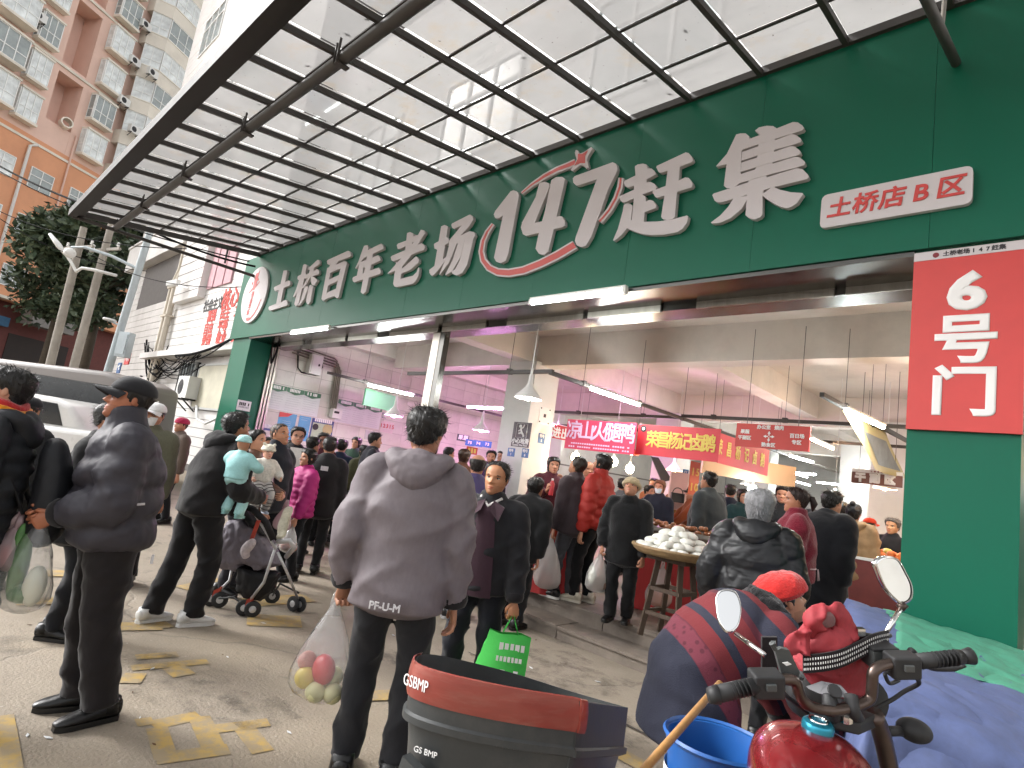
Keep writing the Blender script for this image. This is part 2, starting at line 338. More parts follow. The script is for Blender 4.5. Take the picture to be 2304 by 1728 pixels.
MB().box(8.6, 9, 5.3, 27.6, .2, 4.2).build('side_wall', M_WHITE, hall)
side = MB().box(-13.0, -12.15, 5.0, 27.6, .2, 4.13).build('side_wall', M_GROUT, hall)
tile_me = MB().box(0, .012, 0, .594, 0, .294).mesh('wall_tile', M_TILE)
for j in range(15):
    for i in range(12): put('wall_tile', tile_me, side, loc=(-12.15+rng.uniform(0, .0015), 5.04+j*.6, .285+i*.3))
for k in range(2): MB().box(-12.15, -12.135, 14.06, 27.5, .3+1.8*k, 2.05+1.8*k).build('wall_tile', M_TILE, side)
# sign lettering outlines, millimetres on the sign face: (x + 13 m, z)
GLY={'土':[[(2007,4722),(2146,4708),(2185,4671),(2185,4075),(1997,4049),(1976,4379),(2002,4447)],[(1734,4402),(1750,4423),(2322,4485),(2398,4460),(2440,4394),(2410,4371),(1845,4327),(1787,4347)],[(1682,4008),(1711,4032),(2391,4092),(2472,4055),(2506,4001),(2489,3977),(1777,3937),(1711,3969)]],'桥':[[(2814,4721),(2871,4727),(2974,4685),(2961,3966),(2877,3922),(2793,3973),(2808,4476)],[(2683,4509),(2709,4523),(2970,4555),(3012,4516),(3060,4443),(3028,4418),(2953,4457),(2746,4437),(2703,4464)],[(2783,4454),(2942,4442),(2878,4274),(2722,4115),(2672,4128),(2733,4248)],[(3347,4738),(3408,4724),(3455,4660),(3437,4634),(3169,4578),(3063,4595),(3017,4616),(3153,4655)],[(3032,4509),(3193,4521),(3404,4557),(3472,4528),(3511,4470),(3496,4447),(3273,4444),(3081,4432),(3043,4462)],[(3130,4592),(3297,4585),(3254,4492),(3115,4312),(3011,4242),(2961,4260),(3037,4338),(3119,4460)],[(3216,4464),(3347,4422),(3498,4346),(3500,4322),(3418,4251),(3326,4278),(3244,4378)],[(3081,4275),(3203,4260),(3215,4194),(3139,4022),(2997,3921),(2967,3932),(3033,4033),(3058,4211)],[(3258,4287),(3399,4237),(3413,3954),(3333,3914),(3247,3962),(3238,4215)]],'百':[[(3705,4663),(3731,4675),(4376,4738),(4458,4701),(4497,4642),(4474,4619),(3800,4577),(3745,4601)],[(3888,4620),(4115,4601),(4045,4518),(3889,4501),(3826,4510)],[(3775,4525),(3908,4530),(3921,4418),(3941,3948),(3877,3920),(3793,3971)],[(4284,4568),(4342,4563),(4429,4516),(4412,4450),(4377,3942),(4313,3926),(4222,3977),(4243,4451)],[(3810,4512),(4314,4565),(4412,4488),(4243,4451),(3921,4418)],[(3938,4298),(4243,4336),(4226,4231),(3920,4191)],[(3956,4063),(4219,4099),(4236,3979),(3925,3950)]],'年':[[(4855,4742),(4954,4735),(5005,4686),(4949,4546),(4742,4376),(4718,4384),(4777,4482)],[(4968,4643),(5356,4692),(5428,4644),(5448,4592),(5152,4553),(4919,4530)],[(4904,4473),(5205,4496),(5334,4508),(5396,4466),(5423,4419),(5401,4403),(5179,4373),(4929,4349)],[(4698,4221),(4719,4238),(4976,4264),(5241,4286),(5420,4295),(5480,4257),(5509,4201),(5479,4186),(4771,4144),(4725,4172)],[(5008,4626),(5184,4558),(5197,4069),(5188,3945),(5115,3910),(5035,3952),(5030,4158)],[(4824,4475),(4959,4464),(4992,4242),(4823,4224)]],'老':[[(6008,4739),(6080,4742),(6172,4699),(6190,4414),(6049,4401)],[(5798,4590),(5823,4609),(6042,4622),(6191,4659),(6275,4662),(6323,4590),(5897,4513),(5842,4522)],[(5697,4419),(5715,4435),(6400,4514),(6478,4482),(6515,4432),(6501,4399),(5783,4340),(5729,4367)],[(6341,4726),(6432,4695),(6460,4654),(6207,4358),(6020,4205),(5718,4156),(5699,4166),(5888,4297),(6099,4429),(6302,4666)],[(6341,4332),(6418,4280),(6427,4226),(6269,4143),(6033,4112),(6041,4183)],[(5866,4319),(6052,4245),(6056,4037),(6354,4043),(6425,4086),(6447,4153),(6475,4136),(6483,4026),(6447,3961),(6389,3924),(6003,3919),(5938,3938),(5897,3984)]],'场':[[(6800,4686),(6868,4694),(6949,4657),(6964,4180),(6950,4089),(6805,4110)],[(6709,4443),(6724,4457),(6967,4504),(7014,4466),(7028,4413),(6982,4400),(6788,4364),(6738,4381)],[(6709,4081),(7017,4213),(7038,4231),(7039,4176),(6909,4053),(6824,3989),(6772,3992),(6723,4037)],[(7020,4664),(7033,4682),(7372,4738),(7441,4691),(7458,4642),(7092,4596),(7050,4616)],[(7244,4615),(7447,4640),(7406,4575),(7265,4479),(7054,4358),(7028,4438)],[(7046,4342),(7034,4437),(7424,4498),(7510,4470),(7547,4418),(7521,4375),(7358,4388),(7185,4369)],[(7354,4405),(7527,4398),(7489,4036),(7420,3942),(7321,3919),(7244,3946),(7192,3985),(7263,4012),(7329,4124)],[(7050,4375),(7208,4373),(7114,4124),(6962,3973),(6947,3981),(7029,4170)],[(7231,4377),(7356,4396),(7331,4164),(7209,3987),(7092,3947),(7077,3960),(7181,4147)]],'1':[[(8069,4889),(8112,4890),(8174,4864),(8214,4821),(8223,4765),(8199,4060),(8172,3991),(8098,3970),(8011,4004),(7962,4060),(8001,4595),(7933,4565),(7870,4583),(7830,4642),(7848,4683)]],'4':[[(8532,4883),(8605,4875),(8682,4839),(8702,4798),(8554,4384),(8525,4266),(8449,4249),(8386,4292),(8339,4375),(8356,4445),(8505,4709)],[(8344,4437),(8554,4384),(8671,4381),(8905,4394),(8956,4378),(9003,4314),(9012,4263),(8978,4250),(8449,4247),(8389,4281)],[(8715,4868),(8781,4887),(8871,4865),(8920,4825),(8914,4755),(8878,4410),(8829,4000),(8773,3967),(8693,3992),(8629,4063),(8644,4254),(8687,4501)]],'7':[[(9031,4806),(9051,4826),(9542,4852),(9589,4821),(9613,4758),(9604,4713),(9533,4562),(9395,4065),(9343,3981),(9290,3969),(9217,4003),(9184,4056),(9189,4103),(9365,4709),(9136,4699),(9095,4705),(9046,4752)]],'赶':[[(9823,4729),(9852,4740),(9913,4733),(9955,4711),(9973,4675),(9980,4544),(9987,4419),(9851,4452),(9835,4544),(9843,4629)],[(9714,4581),(9722,4598),(9841,4624),(9981,4664),(10022,4650),(10066,4601),(10076,4574),(9970,4546),(9809,4513),(9775,4513),(9737,4537)],[(9683,4430),(9691,4443),(9835,4469),(9988,4514),(10027,4510),(10076,4476),(10105,4433),(10090,4412),(9951,4397),(9762,4358),(9726,4369),(9698,4398)],[(9853,4433),(9951,4394),(9987,4370),(9998,4331),(10002,4203),(10008,4088),(9867,4140),(9860,4363)],[(9994,4314),(10045,4319),(10086,4299),(10123,4248),(10121,4219),(10002,4203)],[(9752,4335),(9785,4340),(9828,4327),(9854,4303),(9858,4154),(9826,4075),(9770,4012),(9688,3966),(9676,3974),(9718,4090),(9748,4264)],[(9824,4162),(10006,4103),(10158,4075),(10299,4064),(10456,4072),(10471,4060),(10464,4002),(10429,3953),(10380,3928),(10237,3929),(10111,3949),(10013,3976),(9916,4021),(9823,4073)],[(10073,4648),(10081,4661),(10372,4714),(10403,4698),(10444,4645),(10456,4612),(10443,4598),(10328,4581),(10133,4574),(10106,4590)],[(10064,4394),(10078,4409),(10207,4422),(10331,4444),(10395,4458),(10431,4444),(10468,4394),(10481,4362),(10471,4342),(10327,4331),(10127,4321),(10100,4338)],[(10203,4582),(10327,4590),(10333,4452),(10329,4313),(10336,4080),(10311,4065),(10250,4068),(10208,4092),(10193,4115),(10201,4326)]],'集':[[(10842,4747),(10878,4745),(10926,4730),(10958,4694),(10963,4664),(10895,4554),(10807,4485),(10693,4485),(10685,4491),(10774,4583)],[(10782,4498),(10798,4582),(10905,4576),(10921,4274),(10888,4252),(10843,4241),(10800,4258),(10776,4283)],[(11006,4729),(11038,4749),(11105,4742),(11156,4722),(11185,4694),(11185,4625),(11056,4672)],[(11049,4680),(11183,4650),(11183,4385),(11143,4277),(11125,4104),(10980,4247),(11045,4376)],[(10920,4659),(11191,4689),(11316,4705),(11353,4689),(11392,4647),(11406,4619),(11395,4605),(11324,4601),(11177,4597),(10910,4581)],[(10912,4558),(11178,4582),(11309,4598),(11346,4582),(11385,4538),(11396,4513),(11387,4502),(11316,4497),(11179,4497),(10914,4477)],[(10916,4458),(11181,4478),(11311,4491),(11348,4476),(11387,4432),(11396,4406),(11385,4395),(11344,4392),(11183,4388),(10918,4373)],[(10914,4350),(11184,4373),(11350,4386),(11391,4370),(11429,4327),(11438,4305),(11427,4291),(11377,4287),(11105,4281),(10910,4268)],[(10680,4215),(10694,4228),(10991,4256),(11118,4260),(11378,4281),(11419,4261),(11463,4204),(11472,4179),(11460,4165),(11206,4160),(10777,4127),(10740,4134),(10707,4159)],[(10980,4247),(11115,4225),(11137,3937),(11119,3917),(11082,3906),(11037,3922),(10995,3961),(10994,4092)],[(10881,4143),(11002,4133),(10994,4092),(10955,4023),(10864,3958),(10778,3936),(10711,3945),(10693,3956),(10771,4002),(10836,4068)],[(11119,4117),(11201,4165),(11262,4123),(11347,4080),(11434,4053),(11443,4042),(11400,3976),(11361,3954),(11326,3950),(11273,3974),(11195,4034),(11131,4096)]],'star':[[(9009,5153),(9034,5140),(9072,5088),(9130,5091),(9223,5122),(9249,5096),(9197,5031),(9188,4984),(9225,4894),(9199,4876),(9157,4922),(9096,4945),(9009,4901),(8976,4922),(9011,4963),(9042,5026),(9002,5119)]],'starin':[[(9048,5095),(9110,5072),(9187,5094),(9157,5033),(9170,4949),(9104,4968),(9023,4960),(9058,5031)]],'emblem':[[(677,4838),(800,4849),(850,4885),(827,4818),(816,4568),(938,4641),(956,4625),(831,4539),(778,4517),(755,4478),(666,4484),(527,4423),(513,4440),(645,4524),(663,4531)],[(840,4668),(819,4707),(857,4716),(881,4690),(870,4650)],[(575,4607),(565,4655),(604,4664),(616,4621),(597,4595)],[(666,3864),(702,3880),(834,3877),(883,3865),(1011,3945),(1121,4057),(1218,4232),(1235,4226),(1150,4041),(1043,3925),(913,3850),(825,3811),(744,3808),(698,3825)]],'arc_big':[[(7800,4539),(7708,4457),(7649,4338),(7645,4194),(7708,4054),(7856,3914),(8048,3821),(8263,3779),(8508,3779),(8763,3826),(9000,3889),(9219,3969)],[(7863,4498),(7794,4410),(7750,4300),(7754,4176),(7808,4075),(7925,3978),(8062,3918),(8231,3887),(8449,3885),(8692,3927),(8922,3990),(9142,4068)]],'arcin_big':[[(7824,4523),(7736,4442),(7679,4327),(7674,4189),(7732,4059),(7870,3927),(8051,3839),(8257,3798),(8497,3798),(8750,3844),(8987,3906),(9206,3986)],[(7838,4514),(7766,4425),(7721,4311),(7725,4180),(7785,4070),(7911,3965),(8059,3900),(8237,3867),(8459,3866),(8705,3909),(8936,3972),(9155,4051)]],'arc_top':[[(8271,4805),(8429,4866),(8619,4916),(8801,4947),(8946,4950),(9054,4960)],[(8235,4841),(8377,4922),(8562,4989),(8750,5027),(8897,5036),(9001,5049)]],'arcin_top':[[(8258,4817),(8410,4886),(8603,4937),(8788,4968),(8935,4971),(9042,4980)],[(8247,4829),(8396,4902),(8578,4969),(8763,5007),(8909,5016),(9013,5029)]],'arc_right':[[(9631,4663),(9629,4564),(9601,4455),(9538,4343),(9438,4245)],[(9699,4637),(9699,4532),(9668,4414),(9599,4296),(9498,4194)]],'arcin_right':[[(9654,4654),(9653,4553),(9623,4441),(9559,4327),(9459,4228)],[(9676,4646),(9676,4542),(9646,4427),(9578,4312),(9477,4212)]]}
# ================================================================ canopy
M_FRAME = mat('canopy_bronze', (.042, .037, .034), .5, metal=0., vary=.15, vscale=4)
def pane_material():
    m = bpy.data.materials.new('dusty_canopy_sheet'); m.use_nodes = True; N, L = m.node_tree.nodes, m.node_tree.links; out = N['Material Output']; N.remove(N['Principled BSDF'])
    tc = N.new('ShaderNodeTexCoord'); geo = N.new('ShaderNodeNewGeometry')
    n = N.new('ShaderNodeTexNoise'); n.inputs['Scale'].default_value = 1.3; n.inputs['Detail'].default_value = 7; L.new(geo.outputs['Position'], n.inputs[0])
    cr = N.new('ShaderNodeValToRGB'); cr.color_ramp.elements[0].position = .3; cr.color_ramp.elements[0].color = (.255, .248, .241, 1); cr.color_ramp.elements[1].position = .7; cr.color_ramp.elements[1].color = (.305, .298, .29, 1); L.new(n.outputs[0], cr.inputs[0])
    n2 = N.new('ShaderNodeTexNoise'); n2.inputs['Scale'].default_value = 2.2; n2.inputs['Detail'].default_value = 10; n2.inputs['Roughness'].default_value = .75; L.new(geo.outputs['Position'], n2.inputs[0])
    r = N.new('ShaderNodeMapRange'); r.inputs[1].default_value = .54; r.inputs[2].default_value = .74; r.inputs[4].default_value = .75; L.new(n2.outputs[0], r.inputs[0])
    mx = N.new('ShaderNodeMix'); mx.data_type = 'RGBA'; L.new(r.outputs[0], mx.inputs[0]); L.new(cr.outputs[0], mx.inputs[6]); mx.inputs[7].default_value = (.30, .24, .17, 1)
    n3 = N.new('ShaderNodeTexNoise'); n3.inputs['Scale'].default_value = 24; n3.inputs['Detail'].default_value = 4; L.new(geo.outputs['Position'], n3.inputs[0])
    r3 = N.new('ShaderNodeMapRange'); r3.inputs[1].default_value = .70; r3.inputs[2].default_value = .76; r3.inputs[4].default_value = .75; L.new(n3.outputs[0], r3.inputs[0])
    mx3 = N.new('ShaderNodeMix'); mx3.data_type = 'RGBA'; L.new(r3.outputs[0], mx3.inputs[0]); L.new(mx.outputs[2], mx3.inputs[6]); mx3.inputs[7].default_value = (.08, .06, .05, 1)
    tl = N.new('ShaderNodeBsdfTranslucent'); L.new(mx3.outputs[2], tl.inputs[0]); tr = N.new('ShaderNodeBsdfTransparent'); L.new(mx3.outputs[2], tr.inputs[0]); df = N.new('ShaderNodeBsdfDiffuse'); L.new(mx3.outputs[2], df.inputs[0])
    gl = N.new('ShaderNodeBsdfGlossy'); gl.inputs['Roughness'].default_value = .04
    a = N.new('ShaderNodeMixShader'); a.inputs[0].default_value = .24; L.new(tl.outputs[0], a.inputs[1]); L.new(tr.outputs[0], a.inputs[2])
    a2 = N.new('ShaderNodeMixShader'); a2.inputs[0].default_value = .05; L.new(a.outputs[0], a2.inputs[1]); L.new(df.outputs[0], a2.inputs[2])
    lw = N.new('ShaderNodeLayerWeight'); lw.inputs[0].default_value = .5; pw = N.new('ShaderNodeMath'); pw.operation = 'POWER'; pw.inputs[1].default_value = 5.; L.new(lw.outputs['Facing'], pw.inputs[0])
    fr = N.new('ShaderNodeMath'); fr.operation = 'MULTIPLY_ADD'; fr.inputs[1].default_value = .6; fr.inputs[2].default_value = .03; L.new(pw.outputs[0], fr.inputs[0])
    b = N.new('ShaderNodeMixShader'); L.new(fr.outputs[0], b.inputs[0]); L.new(a2.outputs[0], b.inputs[1]); L.new(gl.outputs[0], b.inputs[2]); L.new(b.outputs[0], out.inputs[0]); return m
M_PANE = pane_material()
CS = .1422
def cz(y): return 5.29+CS*(y-4.5)                       # underside of the sloping canopy
M_FBEAM = mat('front_beam_brown', (.018, .015, .014), .6, vary=.2, vscale=4, spec=.3)  # darker than the other frame bars; the beam's shade is in the colour
canopy = thing('entrance_canopy', 'sloping glass canopy on bronze rafters above the green sign', 'canopy', (-4, 3, 4.8))
XL, XR = -12.46, 5.6
MB().box(XL-.05, XR, 1.26, 1.37, cz(1.3)-.07, cz(1.3)+.06).build('front_beam', M_FBEAM, canopy)
MB().box(XL-.05, XR, 1.371, 1.45, cz(1.3)-.03, cz(1.3)+.055).build('gutter', M_FBEAM, canopy)
MB().tube([(XL-.1, 1.95, cz(1.95)-.10), (XR, 1.95, cz(1.95)-.10)], .052, 14).build('purlin', M_FRAME, canopy, smooth=60)
MB().box(XL, XR, 4.46, 4.55, cz(4.5)-.02, cz(4.5)+.05).build('wall_plate', M_FRAME, canopy)
raf = MB().obox((0, 2.92, cz(2.92)), (.021, 0, 0), (0, 1.55, 1.55*CS), (0, -.026*CS, .026)).mesh('rafter', M_FRAME)
rx = [-3.995+.665*k for k in range(-12, 15)]
for x in rx: put('rafter', raf, canopy, loc=(x, 0, 0))
MB().beam((XL, 1.37, cz(1.37)), (XL, 4.5, cz(4.5)), .06, .09).build('rafter', M_FRAME, canopy)
barm = MB().box(-9.03, 9.03, -.013, .013, .036, .05).mesh('glazing_bar', M_FRAME)
for y in (1.97, 2.63, 3.29, 3.95): put('glazing_bar', barm, canopy, loc=((XL+XR)/2, y, cz(y)))
pm = MB().quad((-.322, -.322, -.322*CS), (.322, -.322, -.322*CS), (.322, .322, .322*CS), (-.322, .322, .322*CS)).mesh('pane', M_PANE)
xe = [XL]+rx
for i in range(len(xe)-1):
    for y in (1.64, 2.3, 2.96, 3.62, 4.27):
        if i == 0: continue
        put('pane', pm, canopy, loc=((xe[i]+xe[i+1])/2, y, cz(y)+.058+rng.uniform(0, .002)))
for y in (1.64, 2.3, 2.96, 3.62, 4.27):
    MB().quad((XL+.01, y-.322, cz(y-.322)+.06), (rx[0]-.01, y-.322, cz(y-.322)+.06), (rx[0]-.01, y+.322, cz(y+.322)+.06), (XL+.01, y+.322, cz(y+.322)+.06)).build('pane', M_PANE, canopy)
for k in range(2, 27, 3):
    x = rx[k]+.12; mb = MB(); mb.box(x-.03, x+.03, 1.89, 2.01, cz(1.95)-.17, cz(1.95)-.155); mb.box(x-.028, x-.02, 1.88, 1.9, cz(1.95)-.17, cz(1.95)+.02); mb.box(x+.02, x+.028, 1.88, 1.9, cz(1.95)-.17, cz(1.95)+.05)
    mb.build('clamp', M_FRAME, canopy)
MB().tube([(XL, 1.32, cz(1.3)-.06), (-12.42, 4.49, 4.80)], .032, 10).build('brace', M_FRAME, canopy, smooth=60)
MB().tube([(-12.44, 3.85, 4.86), (-12.45, 3.85, cz(3.85))], .02, 8).build('strut', M_FRAME, canopy)
e = gy(2151, 142, 4.485); s = gx(2085, 0, e[0]); t = e+(s-e)*2.2
MB().tube([e, t], .03, 12).build('brace', M_FRAME, canopy, smooth=60)
q = e+(s-e)*.55; MB().tube([q, q+np.array([.01, .02, .35])], .014, 8).build('strut', M_STEEL_B, canopy)
M_LEAF = mat('dead_leaf', (.10, .05, .02), .8, vary=.3)
debris = MB()
for k in range(80):
    x = rng.choice(rx[3:20])+rng.uniform(-.3, .3); y = rng.choice((rng.uniform(3.6, 4.45), rng.uniform(1.6, 4.4), 1.9)); z = cz(y)+.066; a = rng.uniform(0, 6.3); l = rng.uniform(.008, .035)
    d = np.array([math.cos(a), math.sin(a), math.sin(a)*CS]); n = np.array([-math.sin(a), math.cos(a), math.cos(a)*CS])
    debris.prism([(x, y, z)+d*l, (x, y, z)+n*l*.5, (x, y, z)-d*l, (x, y, z)-n*l*.35], (0, 0, .004))
tag(debris.build('fallen_leaves', M_LEAF), 'scattered dead leaves lying on the canopy sheets', 'leaves', kind='stuff')

# ================================================================ market sign
M_LETTER = mat('letter_white', (.56, .525, .54), .55, vary=.03, vscale=1)
M_RED = mat('sign_red', (.56, .05, .045), .5, vary=.05)
M_REDP = mat('emblem_red', (.55, .085, .075), .5, vary=.05)
sign = thing('market_sign', 'long green sign with large white raised characters over the entrance', 'sign', (-6.7, 4.5, 3.48))
MB().box(-13.14, -.245, 4.515, 4.545, 3.484, 5.268).build('backing_board', M_GREEN_D, sign)
seams = [-13.14]+[-.74-1.214*k for k in range(10, -1, -1)]+[-.245]
for a, b in zip(seams, seams[1:]):
    MB().box(a+.0012, b-.0012, 4.5+rng.uniform(0, .0015), 4.514, 3.482, 5.27).build('panel', M_GREEN, sign)
def gp(p, y): return np.array([p[0]/1000-13, y, p[1]/1000])
def glyph(name, keys, m, y0, y1, parent):
    mb = MB(); k = 0
    for key in keys:
        for st in GLY[key]:
            mb.prism([gp(p, y0-.0006*k) for p in st][::-1], (0, y1-y0, 0)); k += 1
    return mb.build(name, m, parent)
for ch in '土桥百年老场147赶集': glyph('character', [ch], M_LETTER, 4.452, 4.499, sign)
def arc(name, key, m, y0, y1):
    A, B = GLY[key]; mb = MB()
    mb.grid([[gp(p, y0) for p in A], [gp(p, y0) for p in B]])
    for S, f in ((A, 1), (B, -1)): mb.grid([[gp(p, y0) for p in S][::f], [gp(p, y1) for p in S][::f]])
    for k in (0, -1): mb.quad(gp(A[k], y0), gp(B[k], y0), gp(B[k], y1), gp(A[k], y1))
    return mb.build(name, m, sign)
for k in ('big', 'top', 'right'):
    arc('swoosh', 'arc_'+k, M_LETTER, 4.462, 4.499); arc('swoosh_stripe', 'arcin_'+k, M_REDP, 4.459, 4.4615)
glyph('star', ['star'], M_LETTER, 4.458, 4.499, sign); glyph('star_centre', ['starin'], M_REDP, 4.455, 4.4575, sign)
disc = MB(); cx0, cz0 = -12.19, 4.365
disc.prism([(cx0+.6*math.cos(a), 4.455, cz0+.6*math.sin(a)) for a in [2*math.pi*i/48 for i in range(48)]], (0, .044, 0)).build('emblem_disc', M_LETTER, sign)
glyph('emblem', ['emblem'], M_REDP, 4.450, 4.4545, sign)
for k, ch in enumerate('善品华乐'):
    o = gy(530+(398-k*36)/10.37, 580+(860+k*140)/10.37, 4.452); lettering('emblem_character', ch, M_REDP, o, (1, 0, 0), (0, 0, 1), .13, sign, bold=.004)
plq = MB(); pts = []
for (cx_, cz_, a0) in ((-.55, 3.965, 0), (-1.385, 3.965, 90), (-1.385, 3.775, 180), (-.55, 3.775, 270)):
    pts += [(cx_+.04*math.cos(R_(a0+q)), 4.46, cz_+.04*math.sin(R_(a0+q))) for q in (0, 30, 60, 90)]
plq = plq.prism(pts, (0, .039, 0)).build('plaque', M_LETTER, sign)
lettering('plaque_character', '土桥店B区', M_RED, (-.965, 4.457, 3.87), (1, 0, 0), (0, 0, 1), .165, plq, bold=.004, shear=.12, pitch=.168)
# gate number board
gate = thing('gate_number_sign', 'red board reading gate 6 in white on the green column', 'sign', (-.53, 4.55, 2.24))
MB().box(-.823, -.243, 4.522, 4.556, 2.245, 3.40).build('board', M_RED, gate)
MB().box(-.823, -.243, 4.520, 4.552, 3.401, 3.462).build('title_strip', M_LETTER, gate)
M_PRINT = mat('print_white', (.78, .77, .76), .5, vary=.03)
M_DK = mat('print_dark', (.03, .025, .03), .6, vary=.1); M_MAR = mat('print_maroon', (.20, .02, .03), .6, vary=.1)
lettering('strip_character', '土桥老场147赶集', M_DK, (-.50, 4.5185, 3.43), (1, 0, 0), (0, 0, 1), .036, gate, bold=.0012, ext=.0008, pitch=.036)
MB().lathe([(.0, 0), (.018, 0), (.018, .002), (0, .002)], 16, (-.70, 4.5195, 3.43), (0, -1, 0)).build('strip_emblem', M_MAR, gate)
for ch, z, w, h in (('6', 3.163, .21, .27), ('号', 2.84, .32, .32), ('门', 2.507, .32, .33)):
    me = text_mesh('gate_character', ch, M_PRINT, .34, None, .011 if ch != '6' else .018, .002); co = [v.co for v in me.vertices]
    x0, x1 = min(c.x for c in co), max(c.x for c in co); y0, y1 = min(c.y for c in co), max(c.y for c in co)
    me.transform(frame((-.528, 4.520, z), (1, 0, 0), (0, 0, 1)) @ Matrix.Diagonal((w/(x1-x0), h/(y1-y0), 1, 1)) @ Matrix.Translation((-(x0+x1)/2, -(y0+y1)/2, 0)))
    put('gate_character', me, gate)
# strip lights under the sign
G_TUBE = glow('tube_glow', (.93, 1, .97), 9.0)
def strip_light(x0, x1, label):
    t = thing('strip_light', label, 'light', ((x0+x1)/2, 4.46, 3.45), group='strip lights under the green sign')
    MB().box(x0-.03, x1+.03, 4.435, 4.485, 3.455, 3.481).build('housing', M_WPLAS, t)
    MB().tube([(x0, 4.455, 3.428), (x1, 4.455, 3.428)], .027, 12).build('diffuser', G_TUBE, t, smooth=60)
    for x in (x0-.018, x1+.018): MB().box(x-.018, x+.018, 4.43, 4.482, 3.40, 3.456).build('end_cap', M_WPLAS, t)
strip_light(-4.30, -3.13, 'longer lit strip light under the sign below the number seven')
a, b = gy(657.7, 747, 4.455), gy(739, 740, 4.455)
strip_light(a[0], b[0], 'lit strip light under the left end of the sign')
# ================================================================ buildings along the street
M_WTILE = mat('white_facade_tile', (.70, .68, .66), .5, vary=.10, vscale=.8, dirt=.4, dscale=.45, dcol=(.22, .20, .18), stretch=(1, 1, .5))
M_JOINT = mat('facade_joint', (.13, .12, .115), .9, vary=.2)
M_WFRAME = mat('window_frame_white', (.85, .86, .85), .45, vary=.05)
M_AFRAME = mat('window_frame_grey', (.42, .43, .42), .4, metal=.3, vary=.08)
M_GLASS = mat('street_window_glass', (.30, .34, .34), .08, vary=.35, vscale=.9, spec=.7)
M_GLASS2 = mat('curtained_window_glass', (.74, .78, .78), .12, vary=.4, vscale=1.4, spec=.6)  # sky reflection painted in as a pale pane colour
M_CREAMPIPE = mat('cream_pipe', (.58, .52, .43), .45, vary=.1)
M_CABLE = mat('black_cable', (.010, .010, .011), .9, vary=0, spec=.1)
M_PINK = mat('faded_pink_board', (.47, .27, .30), .7, vary=.12, vscale=2, dirt=.2)
_wc = {}
def window(parent, M, w, h, cols, frame_m, glass_m, split=.0, depth=.07, fw=.05):
    # frame with separate panes; local x along the wall, y into it, z up; origin at lower left corner
    key = (round(w, 2), round(h, 2), cols, frame_m.name, glass_m.name, split)
    if key not in _wc:
        f = MB(); zs = [0, h] if not split else [0, split*h, h]
        f.box(0, w, 0, depth, 0, fw); f.box(0, w, 0, depth, h-fw, h); f.box(0, fw, 0, depth, fw, h-fw); f.box(w-fw, w, 0, depth, fw, h-fw)
        cw = (w-fw)/cols
        for c in range(1, cols): f.box(c*cw, c*cw+fw, .004, depth-.004, fw, h-fw)
        if split: f.box(fw, w-fw, .008, depth-.008, split*h-fw/2, split*h+fw/2)
        panes = []
        for c in range(cols):
            for z0, z1 in zip(zs, zs[1:]):
                panes.append(MB().box(c*cw+fw+.002, (c+1)*cw-.002, depth*.5, depth*.5+.012, z0+fw/2+.002, z1-fw/2-.002).mesh('pane', glass_m))
        _wc[key] = (f.mesh('window', frame_m), panes)
    fm, panes = _wc[key]
    o = put('window', fm, parent, M=M)
    for p in panes: put('pane', p, o, local=True)
    return o
def T(x, y, z, rz=0.): return Matrix.Translation((x, y, z)) @ Matrix.Rotation(rz, 4, 'Z')

tiled = thing('white_tiled_building', 'white tiled building with painted slogans beside the market', 'building', (-20, 5, .7))
MB().box(-26.1, -13.15, 5.012, 12, .4, 23).build('wall', M_JOINT, tiled)
MB().box(-13.15, 10, 5.56, 12, 4.31, 10.4).build('wall', M_JOINT, tiled)
zt = .62; crs = []
while zt < 22.8:
    crs.append(zt); zt += .222
for z in crs:
    if 5.28 < z+.11 < 6.85: 
        MB().box(-26.1, -24.3, 5.0+rng.uniform(-.002, .002), 5.02, z, z+.208).build('tile_course', M_WTILE, tiled); MB().box(-18.8, -13.15, 5.0, 5.02, z, z+.208).build('tile_course', M_WTILE, tiled)
    else: MB().box(-26.1, -13.15, 5.0+rng.uniform(-.002, .002), 5.02, z, z+.208).build('tile_course', M_WTILE, tiled)
    if 4.3 < z < 10.3: MB().box(-13.1, 10, 5.545, 5.57, z, z+.208).build('tile_course', M_WTILE, tiled)
for k in range(6): window(tiled, T(-11.5+k*3.3, 5.50, 6.6), 1.9, 1.6, 3, M_WFRAME, M_GLASS, .7)
for z in (9.0, 12.2, 15.4, 18.6): window(tiled, T(-24.5, 4.96, z), 2.2, 1.6, 3, M_WFRAME, M_GLASS, .7); window(tiled, T(-19.5, 4.96, z), 2.2, 1.6, 3, M_WFRAME, M_GLASS, .7)
# long first-floor window under a projecting parapet
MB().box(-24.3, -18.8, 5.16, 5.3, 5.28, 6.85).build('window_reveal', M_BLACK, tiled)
w0 = window(tiled, T(-24.25, 5.06, 5.32), 5.4, 1.50, 6, M_AFRAME, M_GLASS, .68, fw=.07)
MB().box(-26.2, -19.3, 4.72, 4.995, 6.86, 7.75).build('parapet', M_WTILE, tiled); MB().box(-26.25, -19.28, 4.68, 4.998, 7.751, 7.83).build('parapet_coping', M_WTILE, tiled)
MB().box(-19.25, -17.1, 4.8, 4.996, 4.98, 8.2).build('pilaster', M_WTILE, tiled)
for z in np.arange(5.2, 8.1, .3): MB().box(-19.26, -17.09, 4.792, 4.81, z, z+.012).build('pilaster_joint', M_JOINT, tiled)
MB().box(-17.0, -15.3, 4.95, 4.998, 5.2, 6.9).build('pink_board', M_PINK, tiled)
for x in (-16.55, -15.85): MB().box(x, x+.05, 4.93, 4.949, 5.2, 6.9).build('board_batten', M_PINK, tiled)
